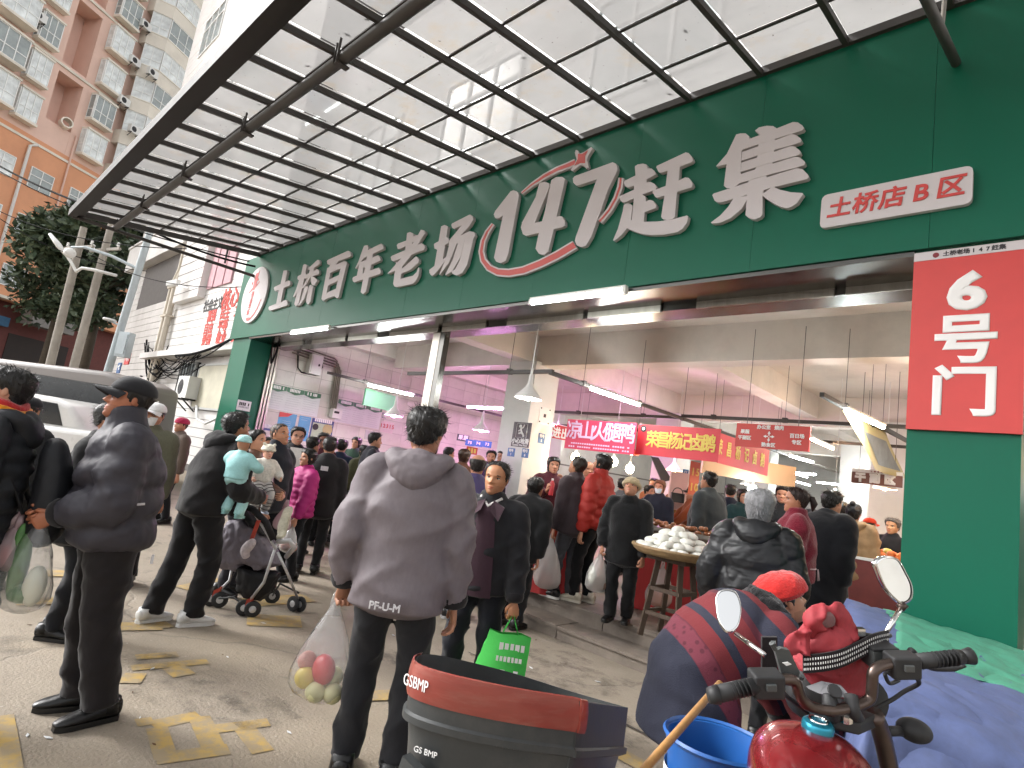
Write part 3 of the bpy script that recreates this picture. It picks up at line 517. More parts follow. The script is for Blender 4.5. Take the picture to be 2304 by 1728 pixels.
MB().box(-20.6, -13.16, 4.62, 4.997, 3.30, 3.46).build('ledge', M_WTILE, tiled)
for x, r in ((-19.9, .075), (-19.55, .085)): MB().tube([(x, 4.86, .8), (x, 4.86, 5.6), (x+.25, 4.9, 6.1), (x+.25, 4.9, 9)], r, 10).build('drain_pipe', M_CREAMPIPE, tiled, smooth=60)
for z in (2.4, 4.6, 5.5): MB().box(-20.0, -19.45, 4.76, 4.995, z, z+.06).build('pipe_clip', M_CREAMPIPE, tiled)
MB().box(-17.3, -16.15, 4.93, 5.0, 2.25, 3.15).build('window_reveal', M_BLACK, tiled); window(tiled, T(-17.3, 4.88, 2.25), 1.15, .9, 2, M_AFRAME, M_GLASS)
for k in range(6): MB().tube([(-17.22+k*.2, 4.85, 2.25), (-17.22+k*.2, 4.85, 3.15)], .012, 6).build('window_bar', M_BLACK, tiled)
# painted slogan
M_SLOGR = mat('slogan_red', (.50, .045, .03), .7, vary=.2, vscale=4); M_SLOGK = mat('slogan_black', (.03, .03, .03), .7, vary=.2)
def slog(s, x, y, m, size, dx):
    o = gy(x, y, 4.99)
    for k, ch in enumerate(s):
        if ch != ' ': put('slogan_character', text_mesh('slogan_character', ch, m, size, frame((o[0]+k*dx, 4.992, o[2]), (1, 0, 0), (0, 0, 1)), .014*size/.4, .002), tiled)
slog('社会主义', 463, 691, M_SLOGK, .36, .34); slog('核心', 508, 676, M_SLOGR, .56, .56)
slog('富强 民主 文明', 471, 713, M_SLOGR, .34, .31); slog('自由 平等 公正', 463, 741, M_SLOGR, .34, .33); slog('爱国 敬业 诚信', 458, 768, M_SLOGR, .34, .34)
# things fixed to the white wall
def fixed(name, label, cat, mb, m, **k): return tag(mb.build(name, m, smooth=k.pop('smooth', False)), label, cat, **k)
M_BEIGE = mat('faded_notice', (.50, .47, .36), .6, vary=.12, vscale=2, dirt=.25)
nb = thing('notice_board', 'faded cream notice board beside the left green column', 'notice board', (-14.7, 4.95, 1.6))
a, b = gy(432, 915, 4.95), gy(505, 822, 4.95); MB().box(a[0], -13.35, 4.93, 4.985, a[2], b[2]).build('panel', M_BEIGE, nb)
for z in (a[2]-.05, b[2]): MB().box(a[0]-.05, -13.3, 4.915, 4.99, z, z+.05).build('frame', M_AFRAME, nb)
for x in (a[0]-.05, -13.35): MB().box(x, x+.05, 4.917, 4.989, a[2], b[2]).build('frame', M_AFRAME, nb)
ac_unit_mesh = {}
def ac_unit(M, label, group, w=.8, h=.55, parent=None):
    t = thing('air_conditioner', label, 'air conditioner', M.translation, M.to_euler().z, group) if parent is None else parent
    kw = dict(local=True)
    if parent is None:
        if 'b' not in ac_unit_mesh:
            ac_unit_mesh['b'] = MB().box(-w/2, w/2, 0, .3, 0, h).mesh('casing', M_WPLAS)
            g = MB(); g.lathe([(.19, 0), (.21, -.015), (.19, -.02)], 20, (-.12, -.001, h/2), (0, -1, 0))
            for r in (.05, .10, .15): g.lathe([(r, .012), (r+.006, .012), (r+.006, .018), (r, .018)], 20, (-.12, 0, h/2), (0, -1, 0))
            ac_unit_mesh['g'] = g.mesh('fan_grille', M_BLACK)
            ac_unit_mesh['d'] = MB().lathe([(.0, .004), (.195, .004)], 20, (-.12, 0, h/2), (0, -1, 0)).mesh('fan_opening', mat('fan_dark', (.05, .05, .055), .7, vary=.1))
            br = MB(); br.beam((0, .3, -.02), (0, -.05, -.02), .04, .04); br.beam((0, .3, -.3), (0, -.02, -.03), .03, .03)
            ac_unit_mesh['k'] = br.mesh('bracket', M_BLACK)
        for n, k in (('casing', 'b'), ('fan_grille', 'g'), ('fan_opening', 'd')): put(n, ac_unit_mesh[k], t, local=True)
        for x in (-.3, .3): put('bracket', ac_unit_mesh['k'], t, local=True, loc=(x, 0, 0))
    return t
p = gy(408, 895, 4.7); ac_unit(T(p[0], 4.66, p[2]), 'outdoor air conditioner on a bracket at the white tiled wall', None)
mb = MB(); p = gy(470, 925, 4.9); mb.tube([p+(-.9, 0, .1), p+(-.5, -.05, -.22), p+(.1, -.05, -.3), p+(.8, 0, -.1)], .03, 8)
fixed('loose_hose', 'loose white hose hanging on the wall under the notice board', 'hose', mb, M_WPLAS, smooth=True)
mb = MB(); r3 = random.Random(3)
for k in range(14):
    p = gy(345+r3.uniform(-12, 12), 790+r3.uniform(-10, 10), 4.85); q = gy(395+r3.uniform(-25, 70), 800+r3.uniform(-30, 25), 4.75)
    mb.tube(hang_wire(p, q, r3.uniform(.1, .7), 8), .012, 5)
for k in range(9):
    p = gy(330+r3.uniform(-5, 5), 770+r3.uniform(-8, 8), 4.85); q = gy(365+r3.uniform(-8, 12), 835+r3.uniform(-20, 10), 4.75)
    mb.tube(hang_wire(p, q, r3.uniform(.2, .8), 8), .014, 5)
mb.tube(hang_wire(gy(395, 800, 4.6), (-13.3, 4.6, 3.52), .1), .03, 6); mb.tube(hang_wire(gy(395, 803, 4.58), (-13.3, 4.55, 3.49), .25), .015, 6)
fixed('cable_bundle', 'tangled black cables on the white tiled wall beside the drain pipes', 'cables', mb, M_CABLE)
def cctv(p, aim, label):
    t = thing('security_camera', label, 'camera', p); p = np.asarray(p); aim = nrm(aim)
    MB().beam(p+aim*.05, p+aim*.42, .14, .13).build('housing', M_WPLAS, t); MB().beam(p+aim*.421, p+aim*.43, .1, .09).build('lens', M_BLACK, t)
    MB().tube([p+aim*.15, p+(.1, 0, -.14), p+(.5, .1, -.22)], .022, 8).build('arm', M_WPLAS, t); return t
cctv(gy(405, 634, 4.6), (-.8, -.4, -.2), 'white security camera on an arm from the cream drain pipe')
t = thing('gate_number_plate', 'small red sign reading gate 7 beside the grey lamp post', 'sign', gd(285, 808, 17.5))
o = gd(287, 808, 17.6); MB().obox(o, np.array([.26, 0, 0]), np.array([0, .015, 0]), np.array([0, 0, .17])).build('plate', M_RED, t)
lettering('plate_character', '7号门', M_PRINT, o+(0, -.018, 0), (1, 0, 0), (0, 0, 1), .17, t, bold=.005, pitch=.15)
t = thing('camera_notice', 'small blue sign with a white camera symbol below the red plate', 'sign', gd(268, 828, 17.4))
o = gd(268, 828, 17.4); MB().obox(o, np.array([.19, 0, 0]), np.array([0, .012, 0]), np.array([0, 0, .16])).build('plate', mat('sign_blue', (.03, .10, .26), .5, vary=.1), t)
MB().obox(o+(-.01, -.016, .05), np.array([.10, 0, .03]), np.array([0, .002, 0]), np.array([-.01, 0, .03])).build('symbol', M_PRINT, t); MB().obox(o+(.04, -.016, -.03), np.array([.05, 0, 0]), np.array([0, .002, 0]), np.array([0, 0, .03])).build('symbol', M_PRINT, t)

# ---------------------------------------------------------------- apartment block
OD = np.array([-.5123, .8588, 0]); OP = np.array([-48.2, 2.57, 0])
apt = thing('apartment_block', 'orange and pink apartment block with bay windows far left', 'building', (OP[0], OP[1], 1.9), math.atan2(OD[1], OD[0]))
M_ORANGE = mat('orange_render', (.74, .36, .205), .85, vary=.08, vscale=.3, dirt=.25, dscale=.25, dcol=(.30, .13, .08))
M_ROSE = mat('rose_render', (.80, .56, .47), .85, vary=.08, vscale=.3, dirt=.2, dscale=.25, dcol=(.36, .22, .17))
M_CREAM = mat('cream_render', (.80, .75, .66), .85, vary=.08, vscale=.5, dirt=.35, dscale=.4, dcol=(.25, .22, .18))
M_SHUT = mat('grey_shutter', (.20, .19, .18), .6, vary=.15, stretch=(1, 1, 6))
M_DARK = mat('dark_interior', (.03, .022, .02), .8, vary=.3, vscale=2)  # dark panels painted for the shade inside the shop openings
Z0 = -1.9
def ab(mb, name, m): return mb.build(name, m, apt, local=True)
def B_(x0, x1, y0, y1, z0, z1): return MB().box(x0, x1, y0, y1, z0+Z0, z1+Z0)
ab(B_(-14, -.12, 0, 8, 7.5, 18.0), 'wall', M_ORANGE); ab(B_(-.12, 12, .0, 8, 7.5, 18.0), 'wall', M_ORANGE)
ab(B_(-14, 0.4, .6, 8, 1, 7.5), 'wall', M_ORANGE); ab(B_(.4, 16, .9, 8, 1, 7.5), 'wall', mat('red_shop_wall', (.13, .04, .035), .8, vary=.2))
ab(B_(-14, -.15, .02, 8, 18.0, 40), 'wall', M_ROSE); ab(B_(1.58, 4.3, .02, 8, 18.0, 40), 'wall', M_ROSE); ab(B_(-.15, 1.58, 1.6, 8, 18.0, 40), 'recess_wall', M_ROSE)
ab(B_(-.15, 1.58, .03, 1.6, 18.0, 19.6), 'balustrade', M_ROSE)
for z in (23.0, 28.3, 33.6): ab(B_(-.15, 1.58, .03, 1.6, z, z+.7), 'recess_band', M_ROSE)
for z in (17.55, 23.35, 28.7): ab(B_(-8, 4.3, -.06, .015, z, z+.16), 'string_course', M_CREAM)
for z in (14.82, 11.67, 8.32):
    for s_, w_ in ((-2.5, 1.4), (-.15, 1.5), (2.5, 1.25), (-5, 1.4)):
        if z == 8.32 and s_ > 2: continue
        window(apt, T(s_, -.075, z+Z0), w_, 1.36, 2, M_WFRAME, M_GLASS2 if (s_ < -2) else M_GLASS, .62, depth=.08).matrix_parent_inverse = Matrix()
for k, z in enumerate((18.6, 21.2, 23.9, 26.6, 29.2, 31.8)):
    for s_, w_, pr in ((2.25, 1.5, .55), (-2.1, 1.25, .45), (-4.6, 2.0, .9)):
        ab(B_(s_-.06, s_+w_+.06, -pr-.06, .02, z-.16, z), 'bay_sill', M_CREAM); ab(B_(s_-.06, s_+w_+.06, -pr-.06, .02, z+1.75, z+1.87), 'bay_roof', M_CREAM)
        g2 = M_GLASS2 if (k+int(s_)) % 3 else M_GLASS
        window(apt, T(s_, -pr, z+Z0), w_, 1.75, 3, M_WFRAME, g2, .38, depth=.07).matrix_parent_inverse = Matrix()
        for x in (s_, s_+w_): window(apt, T(x, -pr+.07, z+Z0, R_(90)), pr-.07, 1.75, 1, M_WFRAME, g2, .38, depth=.06).matrix_parent_inverse = Matrix()
# projecting corner with wrap-round glazed balconies
ab(B_(4.9, 12, -.9, 8, 18.2, 40), 'wall', M_CREAM); ab(B_(4.3, 4.9, .05, 8, 18.0, 40), 'wall', M_ROSE)
for k, z in enumerate((18.4, 21.1, 23.8, 26.5, 29.2, 31.9)):
    poly = [(4.4, .05), (4.4, -.6), (5.3, -1.5), (9.3, -1.5), (9.3, .05)]
    ab(MB().prism([(x, y, z+Z0) for x, y in poly][::-1], (0, 0, .55)), 'balcony_band', M_CREAM)
    ab(MB().prism([(x*1.0, y*1.02, z+.56+Z0) for x, y in poly][::-1], (0, 0, .07)), 'balcony_sill', M_CREAM)
    window(apt, T(5.35, -1.5, z+.64+Z0), 3.9, 1.62, 5, M_WFRAME, M_GLASS2 if k % 2 else M_GLASS, .35).matrix_parent_inverse = Matrix()
    window(apt, T(4.42, -.58, z+.64+Z0, R_(-45)), 1.24, 1.62, 2, M_WFRAME, M_GLASS2, .35).matrix_parent_inverse = Matrix()
    ab(MB().prism([(x, y, z+2.28+Z0) for x, y in poly][::-1], (0, 0, .42)), 'balcony_lintel', M_CREAM)
ab(MB().tube([(9.6, -1.0, 16+Z0), (9.6, -1.0, 38+Z0)], .13, 8), 'drain_pipe', M_WPLAS); ab(MB().tube([(-.62, -.12, 7.6+Z0), (-.62, -.12, 17.3+Z0), (-.2, -.12, 17.6+Z0)], .09, 8), 'drain_pipe', M_WPLAS)
ab(MB().tube([(1.95, -.08, 9+Z0), (1.95, -.08, 19.6+Z0)], .06, 6), 'drain_pipe', M_ROSE); ab(MB().lathe([(.3, 0), (.36, .02), (.36, .5), (.28, .5)], 16, (1.1, .1, 19.9+Z0), (-.3, -.9, .1)), 'vent_cowl', M_CREAM)
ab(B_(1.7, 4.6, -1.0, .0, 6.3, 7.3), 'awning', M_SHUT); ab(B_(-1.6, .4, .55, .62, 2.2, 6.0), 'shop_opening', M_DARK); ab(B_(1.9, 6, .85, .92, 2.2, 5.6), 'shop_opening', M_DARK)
ab(B_(-14, .45, -.7, 0, 7.45, 7.62), 'slab_edge', M_CREAM); ab(B_(.6, 1.5, .5, .88, 5.9, 6.5), 'shop_sign', mat('shop_sign_blue', (.04, .13, .25), .6, vary=.2))
apt_M = WM[apt.name]
for k, (s_, y_, z_) in enumerate(((4.05, -.55, 29.6), (4.0, -.5, 26.6), (4.75, -1.45, 26.2), (4.6, -1.35, 21.5), (-3.1, -.5, 21.5), (-2.5, -.5, 24.6), (4.0, -.5, 23.4), (2.2, -.9, 7.4), (3.3, -.9, 7.4))):
    lab = ['air conditioner left of the top corner balcony', 'air conditioner between the rose bays and second balcony', 'air conditioner on the corner balcony with white casing', 'air conditioner under the lowest visible corner balcony', 'air conditioner beside the lowest left bay window',
           'air conditioner between two left bay windows', 'air conditioner beside the middle rose bay window', 'left air conditioner on the grey shop awning', 'right air conditioner on the grey shop awning'][k]
    ac_unit(apt_M @ T(s_, y_-.3, z_+Z0), lab+' of the orange block', 'air conditioners on the apartment block')
# ---------------------------------------------------------------- trees, poles, wires
M_BARK = mat('bark', (.09, .07, .05), .9, vary=.3, bump=.5, bscale=12)
M_LEAF1 = mat('leaf_dark', (.050, .078, .042), .6, vary=.35, vscale=1.2); M_LEAF2 = mat('leaf_light', (.095, .13, .07), .55, vary=.3, vscale=1.2)
def tree(base, h, crown, n, seed, label, name='street_tree'):
    r = random.Random(seed); t = thing(name, label, 'tree', base, group='trees behind the concrete poles'); base = np.asarray(base, float)
    tr = MB(); top = base+(0, 0, h*.55); tr.tube([base-(0, 0, .3), base+(.1, 0, h*.25), top], [.26, .2, .15], 10)
    cl = []
    for k in range(26):
        a = r.uniform(0, 6.28); q = r.random()**.5; zz = r.uniform(-.9, 1)
        c = base+np.array([crown[0]*q*math.cos(a)*(1-.35*abs(zz)), crown[1]*q*math.sin(a)*(1-.35*abs(zz)), h*.66+crown[2]*zz]); cl.append((c, r.uniform(.6, 1.25)))
        if k % 2 == 0: m_ = (top+c)/2+(0, 0, -.3); tr.tube([top-(0, 0, r.uniform(0, .8)), m_, c], [.09, .06, .02], 6)
    tr.build('trunk', M_BARK, t, smooth=True); mb = MB()
    for k in range(n):
        c, rad = cl[r.randrange(len(cl))]; d = nrm((r.gauss(0, 1), r.gauss(0, 1), r.gauss(0, .8))); p = c+d*rad*r.random()**.45
        u = nrm((r.gauss(0, 1), r.gauss(0, 1), r.gauss(-.3, .6))); w = nrm(np.cross(u, (r.gauss(0, 1), r.gauss(0, 1), r.gauss(0, 1)))); l = r.uniform(.12, .24); mb.mi = int(r.random() < .4)
        mb.add([p-u*l, p+w*l*.45, p+u*l, p-w*l*.45], [(0, 1, 2, 3)])
    mb.build('crown', [M_LEAF1, M_LEAF2], t)
def gbase(x, y, dep): p = gd(x, y, dep); return np.array([p[0], p[1], zg(p[0])])
tree(gbase(235, 640, 25), 10.2, (2.6, 2.6, 2.8), 13000, 1, 'dark green leafy street tree nearest the white tiled building')
tree(gbase(158, 600, 29), 9.6, (1.9, 1.9, 2.2), 7000, 2, 'smaller green street tree left of the concrete poles')
M_CONC = mat('pole_concrete', (.36, .33, .29), .85, vary=.15, vscale=3, dirt=.3, dscale=1)
M_BLUEP = mat('pale_blue_pole', (.44, .50, .53), .45, vary=.08, dirt=.2)
for k, (x, y, dx, dy, lab) in enumerate(((115, 812, 172, 580, 'leaning concrete utility pole, left one of the pair'), (168, 818, 230, 585, 'concrete utility pole, right one of the pair'))):
    b0 = gd(x, y, 19); b1 = gd(dx, dy, 19.2); t = thing('utility_pole', lab, 'pole', (b0[0], b0[1], zg(b0[0])), group='concrete utility poles'); d_ = b1-b0
    MB().tube([b0-d_*.45, b0, b1, b1+d_*(.45 if k else .3)], [.135, .13, .115, .10], 12).build('shaft', M_CONC, t, smooth=60)
    c = b1+d_*.1; MB().beam(c+(-.8, -.25, 0), c+(.8, .25, 0), .07, .09).build('cross_arm', M_CONC, t)
    for s_ in (-.7, 0, .7): MB().lathe([(.02, 0), (.05, .04), (.03, .08), (.05, .12), (.02, .16)], 8, c+(s_, s_*.3, .05)).build('insulator', M_WPLAS, t)
b0 = gd(243, 835, 17); b1 = gd(321, 576, 17); d_ = b1-b0
t = thing('lamp_post', 'pale blue-grey lamp post with control box by the white building', 'lamp post', (b0[0], b0[1], zg(b0[0])))
MB().tube([b0-d_*.5, b0, b1, b1+d_*.25], [.12, .11, .10, .09], 12).build('shaft', M_BLUEP, t, smooth=60)
o = gd(281, 776, 16.8); MB().obox(o, np.array([.15, .1, 0]), np.array([-.06, .09, 0]), np.array([0, 0, .36])).build('control_box', M_BLUEP, t)
MB().obox(o+(.06, -.1, 0), np.array([.12, .08, 0]), np.array([-.01, .015, 0]), np.array([0, 0, .30])).build('box_door', M_BLUEP, t)
a = gd(190, 556, 17); c = gd(312, 606, 17); MB().tube([c, (a+c)/2+(0, 0, .06), a], .045, 8).build('arm', M_BLUEP, t); MB().ell(gd(157, 569, 17), (.16, .16, .15), 12, 8).build('dome_camera', M_WPLAS, t, smooth=True)
MB().tube([a, gd(160, 556, 17)], .03, 6).build('camera_bracket', M_BLUEP, t)
MB().tube([gd(275, 735, 17), gd(248, 722, 17)], .03, 6).build('arm', M_BLUEP, t); MB().lathe([(.16, 0), (.18, .03), (.16, .06), (.02, .08)], 12, gd(246, 722, 17)).build('floodlight', M_WPLAS, t)
t = thing('street_lamp', 'white curved street lamp arm reaching left from the concrete poles', 'lamp post', gd(140, 600, 18.6))
MB().tube([gd(170, 612, 18.7), gd(185, 603, 18.7), gd(215, 608, 18.7), gd(262, 620, 18.7)], .05, 8).build('arm', M_WPLAS, t, smooth=True)
MB().tube([gd(150, 575, 18.7), gd(132, 552, 18.7), gd(112, 526, 18.7)], [.05, .09, .05], 8).build('lamp_head', M_WPLAS, t, smooth=True); MB().tube([gd(172, 612, 18.7), gd(160, 590, 18.7), gd(150, 575, 18.7)], .045, 8).build('arm', M_WPLAS, t)
def wire(a, b, sag, r, label):
    tag(MB().tube(hang_wire(a, b, sag, 16), r, 5).build('overhead_wire', M_CABLE), label, 'wire', 'overhead wires')
wire(gd(-40, 350, 15), gd(285, 492, 11), .12, .022, 'thick black overhead wire meeting the canopy corner'); wire(gd(285, 492, 11), gy(575, 600, 4.40), .1, .022, 'thick black overhead wire running under the canopy end')
wire(gd(-40, 362, 15), gd(560, 588, 9.9), .25, .012, 'thin black overhead wire just below the thick one'); wire(gd(-40, 455, 18), gd(420, 560, 13), .35, .012, 'slack thin overhead wire crossing the orange wall')
wire(gd(-40, 463, 18), gd(330, 610, 17.4), .4, .012, 'lowest thin overhead wire above the trees'); wire(gd(190, 560, 18.5), gy(560, 645, 4.7), .4, .010, 'thin overhead wire from the lamp post to the tiled wall')
# ================================================================ inside the hall: rails, lamps, boards
M_RAIL = mat('rail_brown', (.045, .038, .034), .5, metal=.3, vary=.1)
M_WIRE = mat('drop_wire', (.05, .045, .045), .5, vary=0)
rails_n = [0]
def rail(a, b, label, drops=3, ztop=3.9):
    t = thing('ceiling_rail', label, 'rail', (np.asarray(a)+np.asarray(b))/2, group='dark lamp rails hung from the ceiling'); a, b = np.asarray(a, float), np.asarray(b, float)
    MB().beam(a, b, .05, .05).build('bar', M_RAIL, t)
    for k in range(drops):
        p = a+(b-a)*(k+.5)/drops; MB().tube([p+(0, 0, .03), (p[0], p[1], ztop)], .0035, 5).build('drop_rod', M_WIRE, t); MB().box(p[0]-.035, p[0]+.035, p[1]-.03, p[1]+.03, p[2]-.03, p[2]+.045).build('clip', M_RAIL, t)
rail((-4.86, 5.55, 2.9), (-4.80, 14, 2.9), 'dark rail running inward right of the caution column', 6); rail((-7.95, 5.58, 2.92), (-4.84, 5.58, 2.92), 'dark rail across the entrance left of the white pendant lamp', 2)
rail((-10.3, 5.4, 2.92), (-10.35, 12, 2.92), 'dark rail beside the notice boards on the left wall', 4); rail((-4.8, 8.95, 2.93), (-.4, 9.05, 2.93), 'dark rail above the red direction sign', 4)
rail((-2.05, 6.9, 2.93), (-1.75, 13, 2.93), 'short dark rail with a strip light near the right column', 4); rail((-9.5, 9.3, 2.95), (-5.0, 9.3, 2.95), 'dark rail behind the caution column', 3)
rail((-4.8, 11.4, 2.95), (1, 11.4, 2.95), 'second dark rail across the right half of the hall', 4); rail((-11, 11.6, 2.95), (-5, 11.6, 2.95), 'far dark rail across the left half of the hall', 4)
G_T2 = glow('hall_tube_glow', (.95, 1, .98), 58.0)
def tube_light(xa, ya, xb, yb, label, z=2.84, r=.024, drop=0):
    a, b = gz(xa, ya, z), gz(xb, yb, z); L_ = np.linalg.norm(b-a)
    t = thing('tube_light', label, 'light', (a+b)/2, group='lit tube lights in the hall')
    MB().tube([a, b], r, 10).build('tube', G_T2, t, smooth=60); d = nrm(b-a)
    MB().beam(a-d*.04+(0, 0, .035), b+d*.04+(0, 0, .035), .05, .03).build('housing', M_WPLAS, t)
for q in ((1330, 874, 1438, 911, 'bright tube light above the pink ham-duck banner'), (829, 866, 928, 889, 'bright tube light left of the entrance post'), (1904, 923, 1987, 961, 'bright tube light above the hanging yellow banner'),
          (1779, 1026, 1828, 1040, 'tube light right of the red direction sign'), (1838, 1085, 1916, 1093, 'long far tube light above the smoky lamp'), (1791, 1064, 1835, 1068, 'small far tube light behind the peach board'),
          (1793, 1084, 1822, 1092, 'smallest far tube light under the peach board'), (897, 912, 917, 913, 'far tube light behind the head of the grey-jacket man'), (997, 936, 1018, 937, 'far tube light left of the second pendant lamp'),
          (1242, 988, 1262, 989, 'small far tube light left of the pink banner'), (1976, 1070, 1990, 1073, 'tiny far tube light behind the brown board')):
    tube_light(*q)
G_TP = glow('pink_tube_glow', (1, .42, .95), 62.); G_TW = glow('warm_tube_glow', (1, .62, .36), 55.)
def added_tube(x, y, label, along_y=True, z=2.86, g=None):  # added tubes, put in to brighten the hall and tint its ceiling
    t = thing('tube_light', label, 'light', (x, y, z), group='lit tube lights in the hall'); d = np.array([0, .6, 0]) if along_y else np.array([.6, 0, 0]); c = np.array([x, y, z])
    MB().tube([c-d, c+d], .024, 10).build('tube', g or G_T2, t, smooth=60); MB().beam(c-d*1.05+(0, 0, .035), c+d*1.05+(0, 0, .035), .05, .03).build('housing', M_WPLAS, t)
for k, (x, y) in enumerate(((-9.2, 8.6), (-9.2, 11.2), (-6.2, 10.6), (-6.2, 15.0), (-3.2, 11.0), (-.6, 8.2), (-.8, 14.2), (1.8, 11.5), (-9.6, 16), (-3.4, 16.5), (2.2, 17), (-6.4, 20), (-1, 21), (1.5, 6.6), (4.5, 9))):
    added_tube(x, y, ['pink strip light left of the caution column near the tiled wall', 'pink strip light deeper along the tiled wall', 'pink strip light right behind the caution column', 'white strip light far behind the caution column', 'warm strip light behind the ham-duck banner', 'warm strip light inside nearest the right green column', 'white strip light deep behind the brown board', 'warm strip light right of the brown board', 'white strip light far along the tiled wall', 'white strip light deep behind the goose banners', 'white strip light in the far right corner of the hall', 'white strip light near the back wall on the left', 'white strip light near the back wall in the middle', 'white strip light just inside behind the right green column', 'white strip light farthest right inside the hall'][k], k % 3 > 0, g=G_TP if k in (0, 1, 2) else G_TW if k in (4, 5, 7) else None)
M_SHADE = mat('lamp_shade_white', (.70, .68, .66), .35, vary=.04); M_SHADER = mat('lamp_shade_red', (.5, .06, .04), .35, vary=.05)
G_BULB = glow('bulb_white', (1, .95, .88), 80.); G_WARM = glow('bulb_warm', (1, .62, .28), 95.); G_PINK = glow('bulb_pink', (1, .3, .9), 210.)
def pendant(x, y, w, label, sh, bulb, size=.34, ztop=3.95, cordw=.006):
    p = gd(x, y, CAM_F*size/w); s = size/2
    t = thing('pendant_lamp', label, 'lamp', p, group='pendant lamps in the hall')
    MB().lathe([(s, 0), (s*.93, .03), (s*.62, .085), (s*.33, .14), (s*.18, .2), (.03, .25), (.026, .3)], 20, p).build('shade', sh, t, smooth=60)
    MB().ell(p+(0, 0, .03), (.05, .05, .055), 10, 8).build('bulb', bulb, t, smooth=True); MB().tube([p+(0, 0, .29), p+(0, 0, .38)], .018, 8).build('socket', M_WPLAS, t)
    MB().tube([p+(0, 0, .37), (p[0], p[1], ztop)], cordw, 5).build('cord', M_WPLAS, t)
for q in ((1188, 897, 62, 'nearest white pendant lamp in front of the white column', M_SHADE, G_BULB), (1082, 969, 39, 'white pendant lamp left of the caution column', M_SHADE, G_PINK), (886, 936, 42, 'white pendant lamp left of the grey-jacket man', M_SHADE, G_PINK),
          (1147, 978, 31, 'white pendant lamp peeping out behind the caution column', M_SHADE, G_PINK), (1386, 995, 36, 'red pendant lamp in front of the ham-duck banner', M_SHADER, G_WARM), (1421, 1022, 33, 'lower red pendant lamp beside the goose banner', M_SHADER, G_WARM),
          (1252, 981, 30, 'white pendant lamp right of the column', M_SHADE, G_PINK), (1516, 1059, 36, 'white pendant lamp under the goose banner', M_SHADE, G_WARM), (1659, 1023, 36, 'upper white pendant lamp before the second goose banner', M_SHADE, G_WARM),
          (1708, 1053, 33, 'lower white pendant lamp before the second goose banner', M_SHADE, G_WARM), (1679, 1090, 27, 'small white pendant lamp behind the grey hair', M_SHADE, G_BULB), (1991, 1100, 48, 'white pendant lamp under the brown board', M_SHADE, G_WARM),
          (2024, 1109, 30, 'white pendant lamp at the right column edge', M_SHADE, G_WARM), (1585, 1086, 18, 'tiny bright pendant lamp left of the man in grey coat', M_SHADE, G_BULB), (1505, 1075, 24, 'pendant lamp left of the price board', M_SHADE, G_BULB)):
    pendant(*q)
G_GLOBE = glow('globe_glow', (1, .80, .50), 40.); G_COLD = glow('cold_glow', (.85, 1, 1), 50.)
for x, y, w, label, g in ((1295, 1029, 21, 'round warm bulb above the man with the white bag', G_GLOBE), (1380, 1039, 21, 'round warm bulb right of the red puffer woman', G_GLOBE), (1417, 1055, 20, 'round warm bulb above the fur hat', G_GLOBE),
                          (1693, 1101, 20, 'big white bulb above the grey hair', G_COLD), (1878, 1118, 24, 'big cold white lamp in the smoke', G_COLD)):
    p = gd(x, y, CAM_F*.17/w); t = thing('globe_bulb', label, 'lamp', p, group='bare globe bulbs over the stalls')
    MB().ell(p, (.08, .08, .088), 14, 10).build('globe', g, t, smooth=True); MB().tube([p+(0, 0, .08), p+(0, 0, .14)], .02, 8).build('socket', M_WPLAS, t); MB().tube([p+(0, 0, .14), (p[0], p[1], 3.9)], .005, 5).build('cord', M_WPLAS, t)
# ---------------------------------------------------------------- boards and banners
M_BRED = mat('banner_red', (.58, .035, .05), .55, vary=.06, vscale=2); M_BPINK = mat('banner_pinkred', (.62, .04, .10), .55, vary=.06, vscale=2)
M_YEL = mat('banner_yellow', (.72, .52, .10), .55, vary=.05); M_LILAC = mat('banner_lilac', (.72, .50, .70), .55, vary=.05)
M_BROWN = mat('board_brown', (.18, .075, .055), .5, vary=.06); M_PEACH = mat('board_peach', (.58, .40, .25), .6, vary=.04)
def board(name, label, cat, q, m, th=.012, group=None):
    q = [np.asarray(p, float) for p in q]; n = nrm(np.cross(q[1]-q[0], q[3]-q[0]))      # q: TL TR BR BL
    if n@(CP-q[0]) < 0: n = -n
    t = thing(name, label, cat, q[3], group=group); MB().prism([p for p in q][::-1], -n*th).build('sheet', m, t)
    return t, n
def rectq(fn, pts, v): return [fn(x, y, v) for x, y in pts]
def squared(q):         # true rectangle in its plane from four surveyed corners
    tl, tr, br, bl = q; top = (tl[2]+tr[2])/2; bot = (bl[2]+br[2])/2; l = (tl+bl)/2; r = (tr+br)/2
    return [np.array([l[0], l[1], top]), np.array([r[0], r[1], top]), np.array([r[0], r[1], bot]), np.array([l[0], l[1], bot])]
def c54(ox, oy, *pts): return [(ox+a/5.53, oy+b/5.53) for a, b in pts]
def c28(ox, oy, *pts): return [(ox+a/2.88, oy+b/2.88) for a, b in pts]
UPZ = (0, 0, 1)
def small_print(t, n, q, u0, u1, v, k, m, h):       # a line of print too small to read: one bar of uneven word blocks
    mb = MB(); ax = q[1]-q[0]; c = q[0]+ax*u0+(q[3]-q[0])*v+n*.004; L_ = np.linalg.norm(ax)*(u1-u0); ax = nrm(ax); x = 0.; st = L_/k
    for i in range(k):
        if rng.random() < .12: continue
        mb.obox(c+ax*(i+.5)*st, ax*st*rng.uniform(.3, .42), np.array([0, 0, h*rng.uniform(.42, .5)]), n*.0008)
    o = mb.build('small_print', m, t); o['kind'] = 'stuff'
